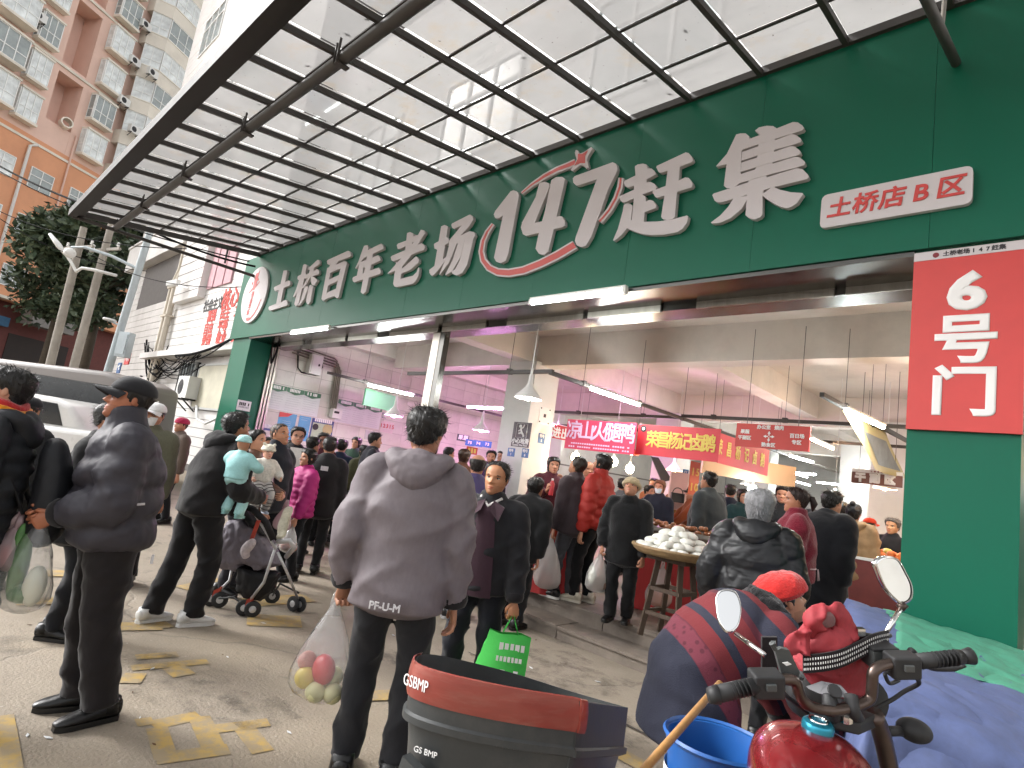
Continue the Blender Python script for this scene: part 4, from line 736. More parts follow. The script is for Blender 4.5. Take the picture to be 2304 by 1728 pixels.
def write(t, n, q, s, m, size, at, bold=.006, pitch=None, sx=1., name='character', each=True):
    ax = nrm(q[1]-q[0]); o = q[0]+(q[1]-q[0])*at[0]+(q[3]-q[0])*at[1]+n*.004
    lettering(name, s, m, o, ax, UPZ, size, t, bold=bold, ext=.0015, pitch=pitch, sx=sx, each=each)
q = squared(rectq(gy, c28(768, 576, (1462, 1058), (1912, 1080), (1900, 1285), (1450, 1250)), 7.2)); t, n = board('banner', 'pinkish red banner advertising ham duck in lilac characters', 'banner', q, M_BPINK); W_ = np.linalg.norm(q[1]-q[0]); H_ = q[0][2]-q[3][2]
write(t, n, q, '凉山火腿鸭', M_LILAC, H_*.66, (.5, .40), .005, W_*.19); small_print(t, n, q, .06, .94, .80, 26, M_LILAC, H_*.05); small_print(t, n, q, .06, .94, .91, 26, M_LILAC, H_*.05)
q = squared(rectq(gy, c54(1400, 950, (185, 22), (1220, 88), (1195, 490), (180, 405)), 7.35)); t, n = board('banner', 'red goose banner with yellow characters and round dark emblem', 'banner', q, M_BRED); W_ = np.linalg.norm(q[1]-q[0]); H_ = q[0][2]-q[3][2]
write(t, n, q, '荣昌杨记卤鹅', M_YEL, H_*.56, (.545, .5), .006, W_*.135, .86); e = q[0]+(q[1]-q[0])*.075+(q[3]-q[0])*.14+n*.003
MB().lathe([(0, 0), (H_*.11, 0), (H_*.11, .003), (0, .003)], 20, e, n).build('emblem', M_DK, t); MB().lathe([(0, .004), (H_*.05, .004), (H_*.05, .006), (0, .006)], 8, e, n).build('emblem_goose', M_PRINT, t)
p0 = gd(*c54(1400, 950, (1215, 200))[0], 8.3); q = squared(rectq(gx, c54(1400, 950, (1215, 130), (1845, 352), (1795, 672), (1195, 500)), p0[0])); t, n = board('banner', 'second red goose banner behind the first, lit by two lamps', 'banner', q, M_BRED); W_ = np.linalg.norm(q[1]-q[0]); H_ = q[0][2]-q[3][2]
write(t, n, q, '荣昌杨记卤鹅', M_YEL, H_*.54, (.43, .5), .006, W_*.17, .8)
q = squared(rectq(gy, c28(1536, 576, (345, 1085), (825, 1103), (820, 1268), (345, 1232)), 7.45)); t, n = board('direction_sign', 'red hanging direction sign with four white arrows', 'sign', q, mat('direction_red', (.56, .055, .045), .5, vary=.05), .03); W_ = np.linalg.norm(q[1]-q[0]); H_ = q[0][2]-q[3][2]
for s_, at in (('办公室', (.39, .13)), ('烧肉', (.60, .13)), ('果蔬', (.13, .36)), ('干副区', (.13, .62)), ('百日场', (.84, .42)), ('专区', (.84, .68)), ('熟食区', (.47, .86))): write(t, n, q, s_, M_PRINT, H_*.19, at, .002, H_*.19)
ax = nrm(q[1]-q[0]); oc = q[0]+(q[1]-q[0])*.47+(q[3]-q[0])*.5+n*.004; uz = np.array([0, 0, 1.])
for d in (ax, -ax, uz, -uz):
    pz = np.cross(n, d); l = H_*.2; MB().prism([oc+d*l*.18+pz*l*.11, oc+d*l*.6+pz*l*.11, oc+d*l*.6+pz*l*.32, oc+d*l*1.15, oc+d*l*.6-pz*l*.32, oc+d*l*.6-pz*l*.11, oc+d*l*.18-pz*l*.11], n*.002).build('arrow', M_PRINT, t)
for k in (.15, .85): p = q[0]+(q[1]-q[0])*k; MB().tube([p, (p[0], p[1], 3.9)], .004, 4).build('hanger', M_WIRE, t)
q = squared(rectq(gy, c54(1700, 980, (1195, 395), (1835, 470), (1822, 640), (1195, 592)), 10.0)); t, n = board('hall_sign', 'brown hanging board for the dry goods area with white strip', 'sign', q, M_BROWN, .04); W_ = np.linalg.norm(q[1]-q[0]); H_ = q[0][2]-q[3][2]
write(t, n, q, '干副区', M_PRINT, H_*.62, (.47, .62), .012, W_*.29); MB().prism([q[0]+n*.003, q[1]+n*.003, q[1]+n*.003-uz*H_*.24, q[0]+n*.003-uz*H_*.24], n*.003).build('title_strip', M_PRINT, t); write(t, n+n, q, '土桥老场', M_MAR, H_*.13, (.5, .12), .001, H_*.2)
for k in (.15, .85): p = q[0]+(q[1]-q[0])*k; MB().tube([p, (p[0], p[1], 3.9)], .004, 4).build('hanger', M_WIRE, t)
# swinging yellow banner
tl, tr, br, bl = gd(1893, 918, 7.15), gd(1989, 962, 8.3), gd(2034, 1078, 8.75), gd(1968, 1056, 7.8)
t = thing('banner', 'pale yellow banner with a grey picture swinging from the right rail', 'banner', tl)
M_YB = mat('yellow_cloth', (.42, .36, .17), .6, vary=.12, vscale=3); M_GB = mat('grey_print', (.15, .16, .16), .6, vary=.4, vscale=5)
def bil(u, v, w=0.): return (tl*(1-u)+tr*u)*(1-v)+(bl*(1-u)+br*u)*v+np.array([.04, -.04, 0])*math.sin(u*5+v*3)*v+w*nrm(np.cross(tr-tl, bl-tl))
MB().grid([[bil(u/8, v/8) for u in range(9)] for v in range(9)]).build('cloth', M_YB, t, smooth=True)
MB().grid([[bil(.28+.62*u/6, .28+.58*v/6, -.006) for u in range(7)] for v in range(7)]).build('picture', M_GB, t, smooth=True)
q = squared([gd(1583, 1030, 11.2), gd(1792, 1037, 11.6), gd(1790, 1090, 11.6), gd(1578, 1072, 11.2)]); board('fascia_board', 'plain peach fascia board behind the second goose banner', 'board', q, M_PEACH, .05)
q = squared([gd(1246, 956, 10.2), gd(1280, 960, 10.4), gd(1278, 992, 10.4), gd(1243, 986, 10.2)]); t, n = board('exit_sign', 'red exit board half hidden behind the column', 'sign', q, M_BRED); write(t, n, q, '进出', M_PRINT, .2, (.5, .6), .006, .2)
q = squared([gd(1029, 977, 13), gd(1056, 979, 13.1), gd(1055, 994, 13.1), gd(1028, 992, 13)]); t, n = board('hall_sign', 'dark green sign for fruit and vegetables far left', 'sign', q, mat('board_dkgreen', (.03, .06, .05), .5, vary=.1)); write(t, n, q, '果蔬', M_PRINT, .11, (.5, .5), .003, .12)
q = squared([gd(1050, 1005, 11), gd(1075, 1007, 11.1), gd(1073, 1024, 11.1), gd(1049, 1020, 11)]); t, n = board('stall_sign', 'small red and yellow stall sign behind the crowd', 'sign', q, M_RED); small_print(t, n, q, .1, .9, .5, 3, M_YEL, .1)
q = squared([gd(1558, 1038, 9), gd(1580, 1041, 9.1), gd(1566, 1114, 9.1), gd(1546, 1112, 9)]); t, n = board('price_board', 'upright orange price board reading 15', 'sign', q, mat('price_orange', (.56, .11, .04), .5, vary=.1)); write(t, n, q, '15', M_YEL, .16, (.5, .32), .004, .1); write(t, n, q, '10', M_YEL, .16, (.5, .78), .004, .1)
q = squared([gd(1508, 1060, 9.6), gd(1549, 1064, 9.7), gd(1543, 1150, 9.7), gd(1506, 1146, 9.6)]); t, n = board('partition', 'pale pink partition with a black handbag hung on it', 'partition', q, mat('pink_partition', (.58, .40, .38), .7, vary=.06), .04)
o = gd(1524, 1120, 9.5); t = thing('handbag', 'black handbag hanging on the pink partition', 'bag', o); MB().obox(o, np.array([.075, .075, 0]), np.array([-.02, .02, 0]), np.array([0, 0, .075])).build('body', M_BLACK, t)
MB().tube([o+np.array([math.cos(a)*.06, math.cos(a)*.06, .07+.09*math.sin(a)]) for a in [math.pi*i/8 for i in range(9)]], .008, 6).build('handle', M_BLACK, t)
q = squared([gd(1470, 1030, 14), gd(1512, 1040, 14), gd(1500, 1085, 14), gd(1440, 1075, 14)]); board('stair_panel', 'dark slanted stair side behind the round bulbs', 'stairs', [gd(1466, 1028, 14), gd(1482, 1030, 14), gd(1512, 1080, 14), gd(1490, 1085, 14)], M_BLACK, .1)
# plates on the white column
def on_front(x0, y0, x1, y1): return squared([gy(x0, y0, 7.655), gy(x1, y0, 7.655), gy(x1, y1, 7.655), gy(x0, y1, 7.655)])
M_BLUEPL = mat('plate_blue', (.03, .13, .34), .45, vary=.05); M_PLUM = mat('caution_plum', (.075, .055, .065), .5, vary=.05)
q = on_front(1153, 950, 1193, 1006); t, n = board('caution_sign', 'dark caution wet floor sign with falling figure on the column', 'sign', q, M_PLUM); W_ = np.linalg.norm(q[1]-q[0]); H_ = q[0][2]-q[3][2]
write(t, n, q, '小心地滑', M_PRINT, W_*.24, (.5, .78), .004, W_*.24); write(t, n, q, 'Caution Wet Floor', M_PRINT, W_*.11, (.5, .93), .001, each=False)
def qq(u, v): return q[0]+(q[1]-q[0])*u+(q[3]-q[0])*v+n*.003
for a, b in (((.2, .06), (.8, .06)), ((.8, .06), (.8, .62)), ((.8, .62), (.2, .62)), ((.2, .62), (.2, .06))): MB().beam(qq(*a), qq(*b), .002, .012, n).build('pictogram_frame', M_PRINT, t)
for pts, r in ((((.45, .25), (.52, .42), (.62, .5), (.66, .58)), .022), (((.5, .44), (.36, .46)), .018), (((.45, .27), (.58, .2), (.62, .1)), .015), (((.46, .3), (.33, .36)), .015)): MB().tube([qq(*p) for p in pts], r*W_*2, 6).build('pictogram', M_PRINT, t)
MB().ell(qq(.42, .17), (.035*W_*2,)*3, 8, 6).build('pictogram', M_PRINT, t)
def plate(q, s, label, small='特号'):
    t, n = board('number_plate', label, 'number plate', q, M_BLUEPL, group='blue stall number plates'); h = q[0][2]-q[3][2]
    if small: write(t, n, q, small, M_PRINT, h*.38, (.5, .3), .002, h*.36); write(t, n, q, s, M_PRINT, h*.36, (.5, .74), .003, h*.3)
    else: write(t, n, q, s, M_PRINT, h*.6, (.5, .5), .003, h*.36)
plate(on_front(1142, 1008, 1158, 1027), '1', 'blue number plate 1 on the left of the column front'); plate(on_front(1174, 1009, 1189, 1030), '6', 'blue number plate 6 on the right of the column front')
xr = -7.055; qr = lambda x0, y0, x1, y1: squared([gx(x0, y0, xr), gx(x1, y0, xr), gx(x1, y1, xr), gx(x0, y1, xr)])
plate(qr(1211, 975, 1226, 998), '5', 'blue number plate 5 on the side of the column')
q = qr(1213, 916, 1238, 955); t, n = board('fan_plate', 'white square vent plate on the side of the column', 'plate', q, M_WPLAS, .03); MB().prism([q[0]*.6+q[2]*.4+n*.002, q[1]*.6+q[3]*.4+n*.002, q[2]*.6+q[0]*.4+n*.002, q[3]*.6+q[1]*.4+n*.002], n*.004).build('socket', M_DK, t)
for a in (.1, .9):
    for b in (.1, .9): MB().ell(q[0]+(q[1]-q[0])*a+(q[3]-q[0])*b+n*.004, (.015,)*3, 6, 4).build('screw', M_DK, t)
for x, y, s_ in ((1057, 996, '75'), (1076, 998, '74'), (1096, 1000, '73'), (1134, 1008, '80')):
    p = gd(x, y, 13.0); w = np.array([.07, .07, 0]); plate([p-w+(0, 0, .07), p+w+(0, 0, .07), p+w-(0, 0, .07), p-w-(0, 0, .07)], s_, 'far blue plate above the crowd showing '+{'75': 'seventy-five', '74': 'seventy-four', '73': 'seventy-three', '80': 'eighty'}[s_], None)
for x, y, s_ in ((1298, 1052, '84'), (1308, 1052, '83'), (1543, 1062, '11')):
    p = gd(x, y, 10.5); w = np.array([.035, .035, 0]); plate([p-w+(0, 0, .045), p+w+(0, 0, .045), p+w-(0, 0, .045), p-w-(0, 0, .045)], s_, 'tiny blue plate behind the stalls showing '+{'84': 'eighty-four', '83': 'eighty-three', '11': 'eleven'}[s_], None)
# ---------------------------------------------------------------- left wall boards
XW = -12.13
def wq(*pts): return [gx(*p, XW) for p in c54(560, 860, *pts)]
def lines(t, n, q, u0, u1, v0, v1, k, m=None):
    for i in range(k):
        v = v0+(v1-v0)*i/(k-1); l = rng.uniform(.75, 1); a = q[0]+(q[1]-q[0])*u0+(q[3]-q[0])*v+n*.004; b = q[0]+(q[1]-q[0])*(u0+(u1-u0)*l)+(q[3]-q[0])*v+n*.004; MB().beam(a, b, .002, .012, n).build('text_line', m or MATS['print_grey'], t)
mat('print_grey', (.30, .31, .33), .6, vary=.1); M_PAPER = mat('paper_white', (.68, .69, .70), .6, vary=.04); M_TRIM = mat('trim_green', (.06, .17, .10), .5, vary=.1)
for pts, lab in ((((245, 35), (888, 182), (852, 438), (190, 312)), 'left white price notice board with green top trim'), (((1110, 228), (1658, 358), (1612, 592), (1066, 482)), 'right white price notice board with green top trim')):
    q = squared(wq(*pts)); t, n = board('notice_board', lab, 'notice board', q, M_PAPER, .02)
    for j in range(3):
        lines(t, n, q, .04+.32*j, .32+.32*j, .18, .92, 8); a = q[0]+(q[1]-q[0])*(.333*j+.005); b = q[0]+(q[1]-q[0])*(.333*j+.328)
        MB().prism([a+n*.004+(0, 0, .05), b+n*.004+(0, 0, .05), b+n*.004-(0, 0, .04), (a+b)/2+n*.004-(0, 0, .09), a+n*.004-(0, 0, .04)], n*.012).build('top_trim', M_TRIM, t); small_print(t, n*4.5, [a, b, b, a], .15, .85, 0, 8, M_PRINT, .07)
M_SKYB = mat('poster_blue', (.10, .33, .55), .5, vary=.15, vscale=3); M_PGRN = mat('poster_green', (.38, .47, .33), .5, vary=.1); M_NAVY = mat('poster_navy', (.05, .07, .22), .5, vary=.1)
q = squared(wq((365, 365), (582, 400), (560, 720), (335, 690))); t, n = board('poster', 'red and blue cloud poster on the left wall', 'poster', q, M_SKYB); MB().prism([q[0]+n*.004, q[0]+(q[1]-q[0])*.75+n*.004, q[0]+(q[1]-q[0])*.5+(q[3]-q[0])*.14+n*.004, q[0]+(q[3]-q[0])*.2+n*.004], n*.002).build('red_corner', M_RED, t); lines(t, n, q, .25, .85, .32, .7, 6, M_PRINT)
q = squared(wq((620, 405), (768, 440), (730, 740), (590, 720))); t, n = board('poster', 'plain light blue poster between two others', 'poster', q, M_SKYB); lines(t, n, q, .15, .85, .08, .16, 2, M_PRINT)
q = squared(wq((785, 440), (1060, 492), (1015, 760), (745, 730))); t, n = board('poster', 'green health poster in a navy frame', 'poster', q, M_NAVY, .03); c_ = [q[0]*.94+q[2]*.06, q[1]*.94+q[3]*.06, q[2]*.94+q[0]*.06, q[3]*.94+q[1]*.06]; c_[0] = c_[0]-(0, 0, .06); c_[1] = c_[1]-(0, 0, .06)
MB().prism([p+n*.003 for p in c_], n*.003).build('print', M_PGRN, t); lines(t, n, c_, .22, .5, .25, .7, 5, M_NAVY); small_print(t, n*2, q, .1, .9, .05, 9, M_PRINT, .09)
for r_, u, v in ((.12, .78, .3), (.07, .15, .25)): MB().lathe([(0, .008), (r_, .008), (r_, .012), (0, .012)], 16, c_[0]+(c_[1]-c_[0])*u+(c_[3]-c_[0])*v, n).build('figure', M_YB if r_ > .1 else M_DK, t)
q = squared(wq((150, 505), (322, 545), (318, 610), (140, 590))); t, n = board('stall_sign', 'navy and white strip sign behind the bald man', 'sign', q, M_NAVY); small_print(t, n, q, .1, .9, .3, 9, M_PRINT, .09)
q = squared(wq((1665, 375), (1712, 388), (1704, 452), (1655, 440))); t, n = board('stall_sign', 'small square navy sign beside the right notice board', 'sign', q, M_NAVY); MB().ell((q[0]+q[2])/2+n*.006, (.06, .06, .06), 8, 6).build('symbol', M_PRINT, t)
q = squared(wq((1648, 480), (1800, 505), (1790, 640), (1630, 618))); t, n = board('hotline_notice', 'pale pink consumer hotline notice reading 12315', 'notice', q, mat('pink_paper', (.66, .55, .55), .6, vary=.04)); write(t, n, q, '12315', M_RED, .13, (.5, .42), .003, .085); lines(t, n, q, .1, .9, .75, .88, 2)
p_ = [gd(*p, d) for p, d in zip(c54(560, 860, (1460, 58), (1852, 192), (1765, 368), (1430, 282)), (12.2, 13.0, 13.0, 12.2))]; t, n = board('hanging_board', 'plain green hanging board above the right notice board', 'board', squared(p_), mat('hang_green', (.10, .30, .16), .4, vary=.05), .04)
q = squared(wq((1450, 590), (1545, 610), (1530, 725), (1440, 705))); t, n = board('picture_frame', 'small framed notice behind the man in navy', 'notice', q, M_AFRAME, .03); lines(t, n, q, .15, .85, .2, .8, 5)
def w7(a, b, v=XW): return gx(560+a/5.53, 700+b/5.53, v)
bx = thing('switch_box', 'white electrical box high on the left wall', 'switch box', w7(780, 660)); a, b = w7(690, 770), w7(880, 570); MB().box(XW, XW+.2, a[1], b[1], a[2], b[2]).build('casing', M_WPLAS, bx); MB().box(XW+.2, XW+.215, a[1]+.03, b[1]-.03, a[2]+.03, b[2]-.03).build('door', M_WPLAS, bx); MB().ell((XW+.22, b[1]-.08, (a[2]+b[2])/2), (.02, .02, .03), 6, 4).build('latch', M_DK, bx)
bx = thing('switch_box', 'white meter box under the steel conduits', 'switch box', w7(1040, 1270)); a, b = w7(990, 1320), w7(1100, 1225); MB().box(XW, XW+.16, a[1], b[1]+.05, a[2], b[2]).build('casing', M_WPLAS, bx); MB().box(XW+.16, XW+.17, a[1]+.03, b[1]-.03, b[2]-.1, b[2]-.05).build('slot', M_DK, bx)
cd = thing('conduits', 'steel conduits running down the left wall', 'conduit', w7(1080, 900)); 
for k in range(4):
    p = w7(1100+k*16, 620+k*40, XW+.06); r_ = w7(1015+k*22, 1215, XW+.06); MB().tube([p+(0, -1.2, .12), p+(0, -.08, .04), p, r_], .018, 6).build('conduit', M_STEEL_B, cd, smooth=60)
mb = MB(); p = w7(600, 560); mb.tube([p+(0, 0, .1), p+(.05, .05, -.25), w7(640, 760)+(.05, 0, 0), w7(820, 800)+(.05, 0, 0), w7(900, 700)+(.05, 0, 0), w7(895, 590)+(.05, 0, 0)], .016, 6); fixed('loose_cable', 'dark loose cable looped round the white electrical box', 'cable', mb, M_CABLE, smooth=True)
mb = MB(); p = gy(621, 795, 5.02); mb.tube([p+np.array([.12*math.cos(a), -.05+.02*math.sin(2*a), .22*math.sin(a)]) for a in [2*math.pi*i/14 for i in range(15)]], .02, 6); fixed('cable_coil', 'coil of dark cable at the top of the left shutter rail', 'cable', mb, M_CABLE, smooth=True)
t = thing('paper_notice', 'white paper notice taped on the left green column', 'notice', gx(550, 912, -12.1)); a = gx(534, 897, -12.1); 
nq = squared([gx(535, 900, -12.112), gx(566, 903, -12.112), gx(562, 926, -12.112), gx(531, 922, -12.112)]); MB().prism(nq, (.004, 0, 0)).build('sheet', M_PAPER, t); small_print(t, np.array([1.2, 0, 0]), nq, .12, .88, .35, 6, M_DK, .07); small_print(t, np.array([1.2, 0, 0]), nq, .12, .88, .65, 7, MATS['print_grey'], .04)
# ================================================================ people
def sm(x): x = np.clip(x, 0, 1); return x*x*(3-2*x)
def catm(keys, m):
    K = np.array(keys, float); n = len(K); out = []
    for i in range(n-1):
        p0, p1, p2, p3 = K[max(i-1, 0)], K[i], K[i+1], K[min(i+2, n-1)]
        for k in range(m):
            t = k/m; out.append(.5*((2*p1)+(p2-p0)*t+(2*p0-5*p1+4*p2-p3)*t*t+(3*p1-p0-3*p2+p3)*t**3))
    out.append(K[-1]); return np.array(out)
def ik(a, t, l1, l2, pole):
    a, t = np.asarray(a, float), np.asarray(t, float); d = t-a; L = np.linalg.norm(d); d = nrm(d); L = min(L, (l1+l2)*.998); t = a+d*L
    x = (l1*l1-l2*l2+L*L)/(2*L); y = math.sqrt(max(l1*l1-x*x, 0)); p = np.asarray(pole, float); p = p-d*(p@d); return a+d*x+nrm(p)*y, t
FSEED = random.Random(21)
def loft(mb, keys, n=16, m=4, puff=0., period=.09, ex=None, sq=1., phase=0., fold=0., fk=1.):
    tr = [(FSEED.choice((-3, -2, 2, 3, 1)), 2*math.pi/FSEED.uniform(.20, .42)*fk, FSEED.uniform(0, 6.3), FSEED.uniform(0, 6.3), FSEED.choice((1, 2))) for _ in range(4)] if fold else []
    # keys: (px,py,pz, a, b) ; ring plane square to the path, a along ex, b along the other axis
    QQ = np.arange(n)*2*math.pi/n; CQ, SQ = np.cos(QQ), np.sin(QQ); CQ = np.sign(CQ)*np.abs(CQ)**sq; SQ = np.sign(SQ)*np.abs(SQ)**sq
    K = catm(keys, m); rs = []; s = 0.; ex = np.array([1., 0, 0]) if ex is None else np.asarray(ex, float)
    for i, k in enumerate(K):
        p = k[:3]; t = nrm(K[min(i+1, len(K)-1), :3]-K[max(i-1, 0), :3])
        if i: s += np.linalg.norm(p-K[i-1, :3])
        e1 = nrm(ex-t*(ex@t)); e2 = np.cross(t, e1); f = 1+puff*(abs(math.sin(math.pi*(s/period+phase)))**.6-.62)*1.6
        g = np.zeros(n)
        for (mq, ks, p1, p2, m2) in tr: g += ((1-np.abs(np.sin(.5*(mq*QQ+ks*s+p1))))**2-.28)*(.5+.5*np.sin(m2*QQ+5*s*fk+p2))
        V = np.outer(CQ*k[3]*f, e1)+np.outer(SQ*k[4]*f, e2)
        if fold: V += V/np.linalg.norm(V, axis=1)[:, None]*(g*fold)[:, None]
        ring = p+V
        rs.append(ring)
    # rounded ends
    def cap(r, q, out):
        c = np.mean(r, axis=0); d = nrm(np.mean(r, axis=0)-np.mean(q, axis=0)); rad = np.linalg.norm(np.array(r[0])-c)
        return [[c+(np.array(p)-c)*.6+d*rad*.18*out for p in r], [c+(np.array(p)-c)*.05+d*rad*.24*out for p in r]]
    a = cap(rs[0], rs[1], 1); b = cap(rs[-1], rs[-2], 1); mb.rings([a[1], a[0]]+rs+b, True)
HT = [0, .04, .12, .2, .3, .4, .5, .6, .7, .8, .88, .94, .98, 1.0]
HW = [.12, .18, .235, .27, .30, .318, .328, .338, .337, .315, .265, .19, .11, .0]
HF = [.33, .385, .405, .40, .39, .385, .375, .392, .385, .345, .28, .20, .12, .0]
HB = [.10, .14, .20, .26, .33, .385, .42, .435, .432, .40, .335, .24, .14, .0]
def head_pt(th, t, off=0., face=1.):
    tt = min(max(t, 0), 1); w = np.interp(tt, HT, HW); fr = np.interp(tt, HT, HF); bk = np.interp(tt, HT, HB); s, c = math.sin(th), math.cos(th)
    x = w*math.copysign(abs(s)**.92, s); y = (fr if c > 0 else bk)*math.copysign(abs(c)**.92, c)
    if face and c > 0:
        g = lambda v, m, d: math.exp(-((v-m)/d)**2); ax = abs(x); f = 0.
        nz = np.interp(tt, [.30, .335, .37, .45, .54, .58], [0, .085, .125, .07, .02, 0]); f += nz*g(x, 0, .048+.02*g(tt, .36, .05))+.03*g(ax, .06, .03)*g(tt, .35, .03)
        f += -.040*g(ax, .145, .07)*g(tt, .50, .05)+.022*g(ax, .13, .1)*g(tt, .575, .03)+.022*g(ax, .2, .08)*g(tt, .39, .08)
        f += g(x, 0, .095)*(.035*g(tt, .238, .02)+.032*g(tt, .188, .022)-.012*g(tt, .213, .009))+.03*g(x, 0, .09)*g(tt, .07, .05)
        y += f*face
    r = math.hypot(x, y)+1e-6; ez = (tt-.5)*.6; k = off
    return np.array([x+k*x/r*math.sqrt(max(0, 1-ez*ez)), y+k*y/r*math.sqrt(max(0, 1-ez*ez)), t+k*ez*1.8])
def tgrid(lo=0.): return sorted(set(list(np.linspace(lo, .14, 5 if lo == 0 else 9))+list(np.linspace(.14, .62, 26))+list(np.linspace(.62, 1., 13))))
def head_shell(off, lo=0., nth=40, warp=.5, face=0.):
    rs = []; ph = np.linspace(-math.pi, math.pi, nth, endpoint=False)
    for t in tgrid(lo): rs.append([head_pt(p-warp*math.sin(p), t, off(p-warp*math.sin(p), t), face) for p in ph])
    return rs
HL = ([0, 30, 55, 70, 80, 100, 115, 180], {'short': [.82, .80, .74, .60, .42, .46, .30, .20], 'recede': [.90, .88, .76, .62, .44, .46, .30, .20], 'fringe': [.74, .72, .68, .50, .40, .40, .28, .12], 'pulled': [.84, .82, .74, .62, .50, .46, .28, .16], 'ring': [1.2, 1.2, 1.2, .74, .44, .46, .30, .20], 'long': [.78, .76, .66, .30, -.2, -.5, -.5, -.5], 'bob': [.76, .74, .66, .42, .10, 0, -.05, -.05], 'shaved': [.84, .82, .76, .62, .45, .46, .30, .20]})
def hair_mesh(style, thick, seed=0, nsp=500, stand=.3):
    r = random.Random(seed); ph = [r.uniform(0, 6) for _ in range(6)]; lo = -.5 if style == 'long' else -.06 if style == 'bob' else 0.
    xs, ys = HL[0], HL[1][style]
    def off(th, t):
        d = abs(math.degrees(th)); tl = np.interp(d, xs, ys)
        k = sm((t-tl)/.05+.5); tp = thick*(.65+.5*sm((t-.4)/.4))
        if style == 'ring': k *= 1-sm((t-.74)/.08)
        n = .012*math.sin(th*9+ph[0]+t*7)+.010*math.sin(th*17+ph[1]-t*13)+.007*math.sin(th*31+t*29+ph[2])
        low = .06*sm((.25-t)/.4) if lo < 0 else 0
        return -.035*(1-k)+k*(tp+n+low)
    mb = MB(); mb.rings(head_shell(off, lo, 44, .25), False)
    for _ in range(nsp):                      # loose strands that break up the outline
        th = r.uniform(-math.pi, math.pi); t = r.uniform(max(lo, -.1), .99); o_ = off(th, t)
        if o_ < .02: continue
        p = head_pt(th, t, o_*.75, 0.); q = head_pt(th, t, o_+.3, 0.); n = nrm(q-p); top = sm((t-.6)/.3)
        g = np.array([0, .45*top-.25*(1-top), -.9*(1-top)+.1]); d = nrm(n*(.45+.35*top*stand)+g*.8+np.array([r.gauss(0, .25), r.gauss(0, .25), r.gauss(0, .2)])); l = r.uniform(.06, .13)*(1+stand*.5); w = nrm(np.cross(d, n))*r.uniform(.006, .012)
        mb.add([p-w, p+w, p+d*l+n*.0], [(0, 1, 2)])
    return mb
_hd = {}
def head_mesh(*a):
    if 'h' not in _hd: _hd['h'] = _head_mesh()
    m = MB(); m.v = list(_hd['h'].v); m.f = list(_hd['h'].f); m.m = list(_hd['h'].m); return m
def _head_mesh():   # slots: 0 skin, 1 lips, 2 eye white, 3 hair colour, 4 shaved jaw
    mb = MB(); ts = tgrid(); n = 44; ph = np.linspace(-math.pi, math.pi, n, endpoint=False); rs = [[head_pt(p-.5*math.sin(p), t, 0, 1.) for p in ph] for t in ts]
    mb.rings(rs, False); k = 0                      # lips: a different skin tone on the faces of the mouth
    for i in range(len(ts)-1):
        for j in range(n):
            c = (rs[i][j]+rs[i+1][(j+1) % n])/2
            if .165 < c[2] < .258 and abs(c[0]) < .105*(1-abs(c[2]-.213)/.06) and c[1] > .2: mb.m[k] = 1
            elif c[2] < .30 and c[1] > .02 and not (c[2] > .24 and abs(c[0]) < .06): mb.m[k] = 4
            k += 1
    mb.add([(0, .2, 0)]+[rs[0][j] for j in range(n)], [(0, j+1, (j+1) % n+1) for j in range(n)])
    for s in (-1, 1):
        e = head_pt(s*.40, .5, 0, 1.); mb.mi = 2; mb.ell((s*.145, e[1]-.010, .502), (.064, .034, .023), 10, 6)
        mb.mi = 3; mb.ell((s*.140, e[1]+.014, .503), (.028, .016, .022), 8, 5); mb.tube([(s*.085, e[1]+.012, .515), (s*.145, e[1]+.022, .526), (s*.205, e[1]-.002, .512)], [.009, .014, .010], 5)
        mb.tube([(s*.055, e[1]+.055, .572), (s*.14, e[1]+.062, .592), (s*.23, e[1]+.005, .575)], [.013, .020, .009], 6)
        mb.mi = 0; a = R_(18)*s; M = np.array([[math.cos(a), math.sin(a), 0], [-math.sin(a), math.cos(a), 0], [0, 0, 1]])
        mb.ell((s*.345, -.035, .465), (.028, .062, .095), 10, 8, M); mb.ell((s*.362, -.02, .475), (.012, .03, .05), 8, 6, M)
    mb.mi = 0; return mb
def hand(mb, w, d, nrml, side, curl=.5, s=1., thumb=.5):
    # w wrist, d direction of the hand, nrml the way the palm faces, side +1 when the thumb is on cross(d,nrml)
    d = nrm(d); nrml = np.asarray(nrml, float); nrml = nrm(nrml-d*(nrml@d)); ac = np.cross(d, nrml)*side
    mb.tube([w-d*.03*s, w+d*.02*s, w+d*.05*s, w+d*.085*s, w+d*.098*s], [(.024*s, .019*s), (.029*s, .017*s), (.040*s, .016*s), (.041*s, .014*s), (.030*s, .010*s)], 10, ref=nrml)
    for k, (o, l) in enumerate(((.030, .072), (.010, .080), (-.011, .075), (-.030, .058))):
        p = w+d*.088*s+ac*o*s; a = 0.; pts = [p-d*.012*s]
        for j, f in enumerate((.45, .32, .25)):
            a += R_(78)*curl*(1. if j else .75)*(1+.08*k); p = p+(d*math.cos(a)+nrml*math.sin(a)+ac*.04*(1.5-k)*(1-curl))*l*f*s; pts.append(p)
        mb.tube(pts, [.0098*s, .0095*s, .0088*s, .0066*s], 7)
    p = w+d*.028*s+ac*.028*s; q = p+(d*.62+ac*.75*(1-.6*thumb)+nrml*.55*thumb)*.042*s; r = q+(d*.85+ac*.15*(1-2*thumb)+nrml*.5*thumb)*.030*s
    mb.tube([p-ac*.012*s, p, q, r], [.014*s, .0135*s, .011*s, .0075*s], 7)
SKIN = {}
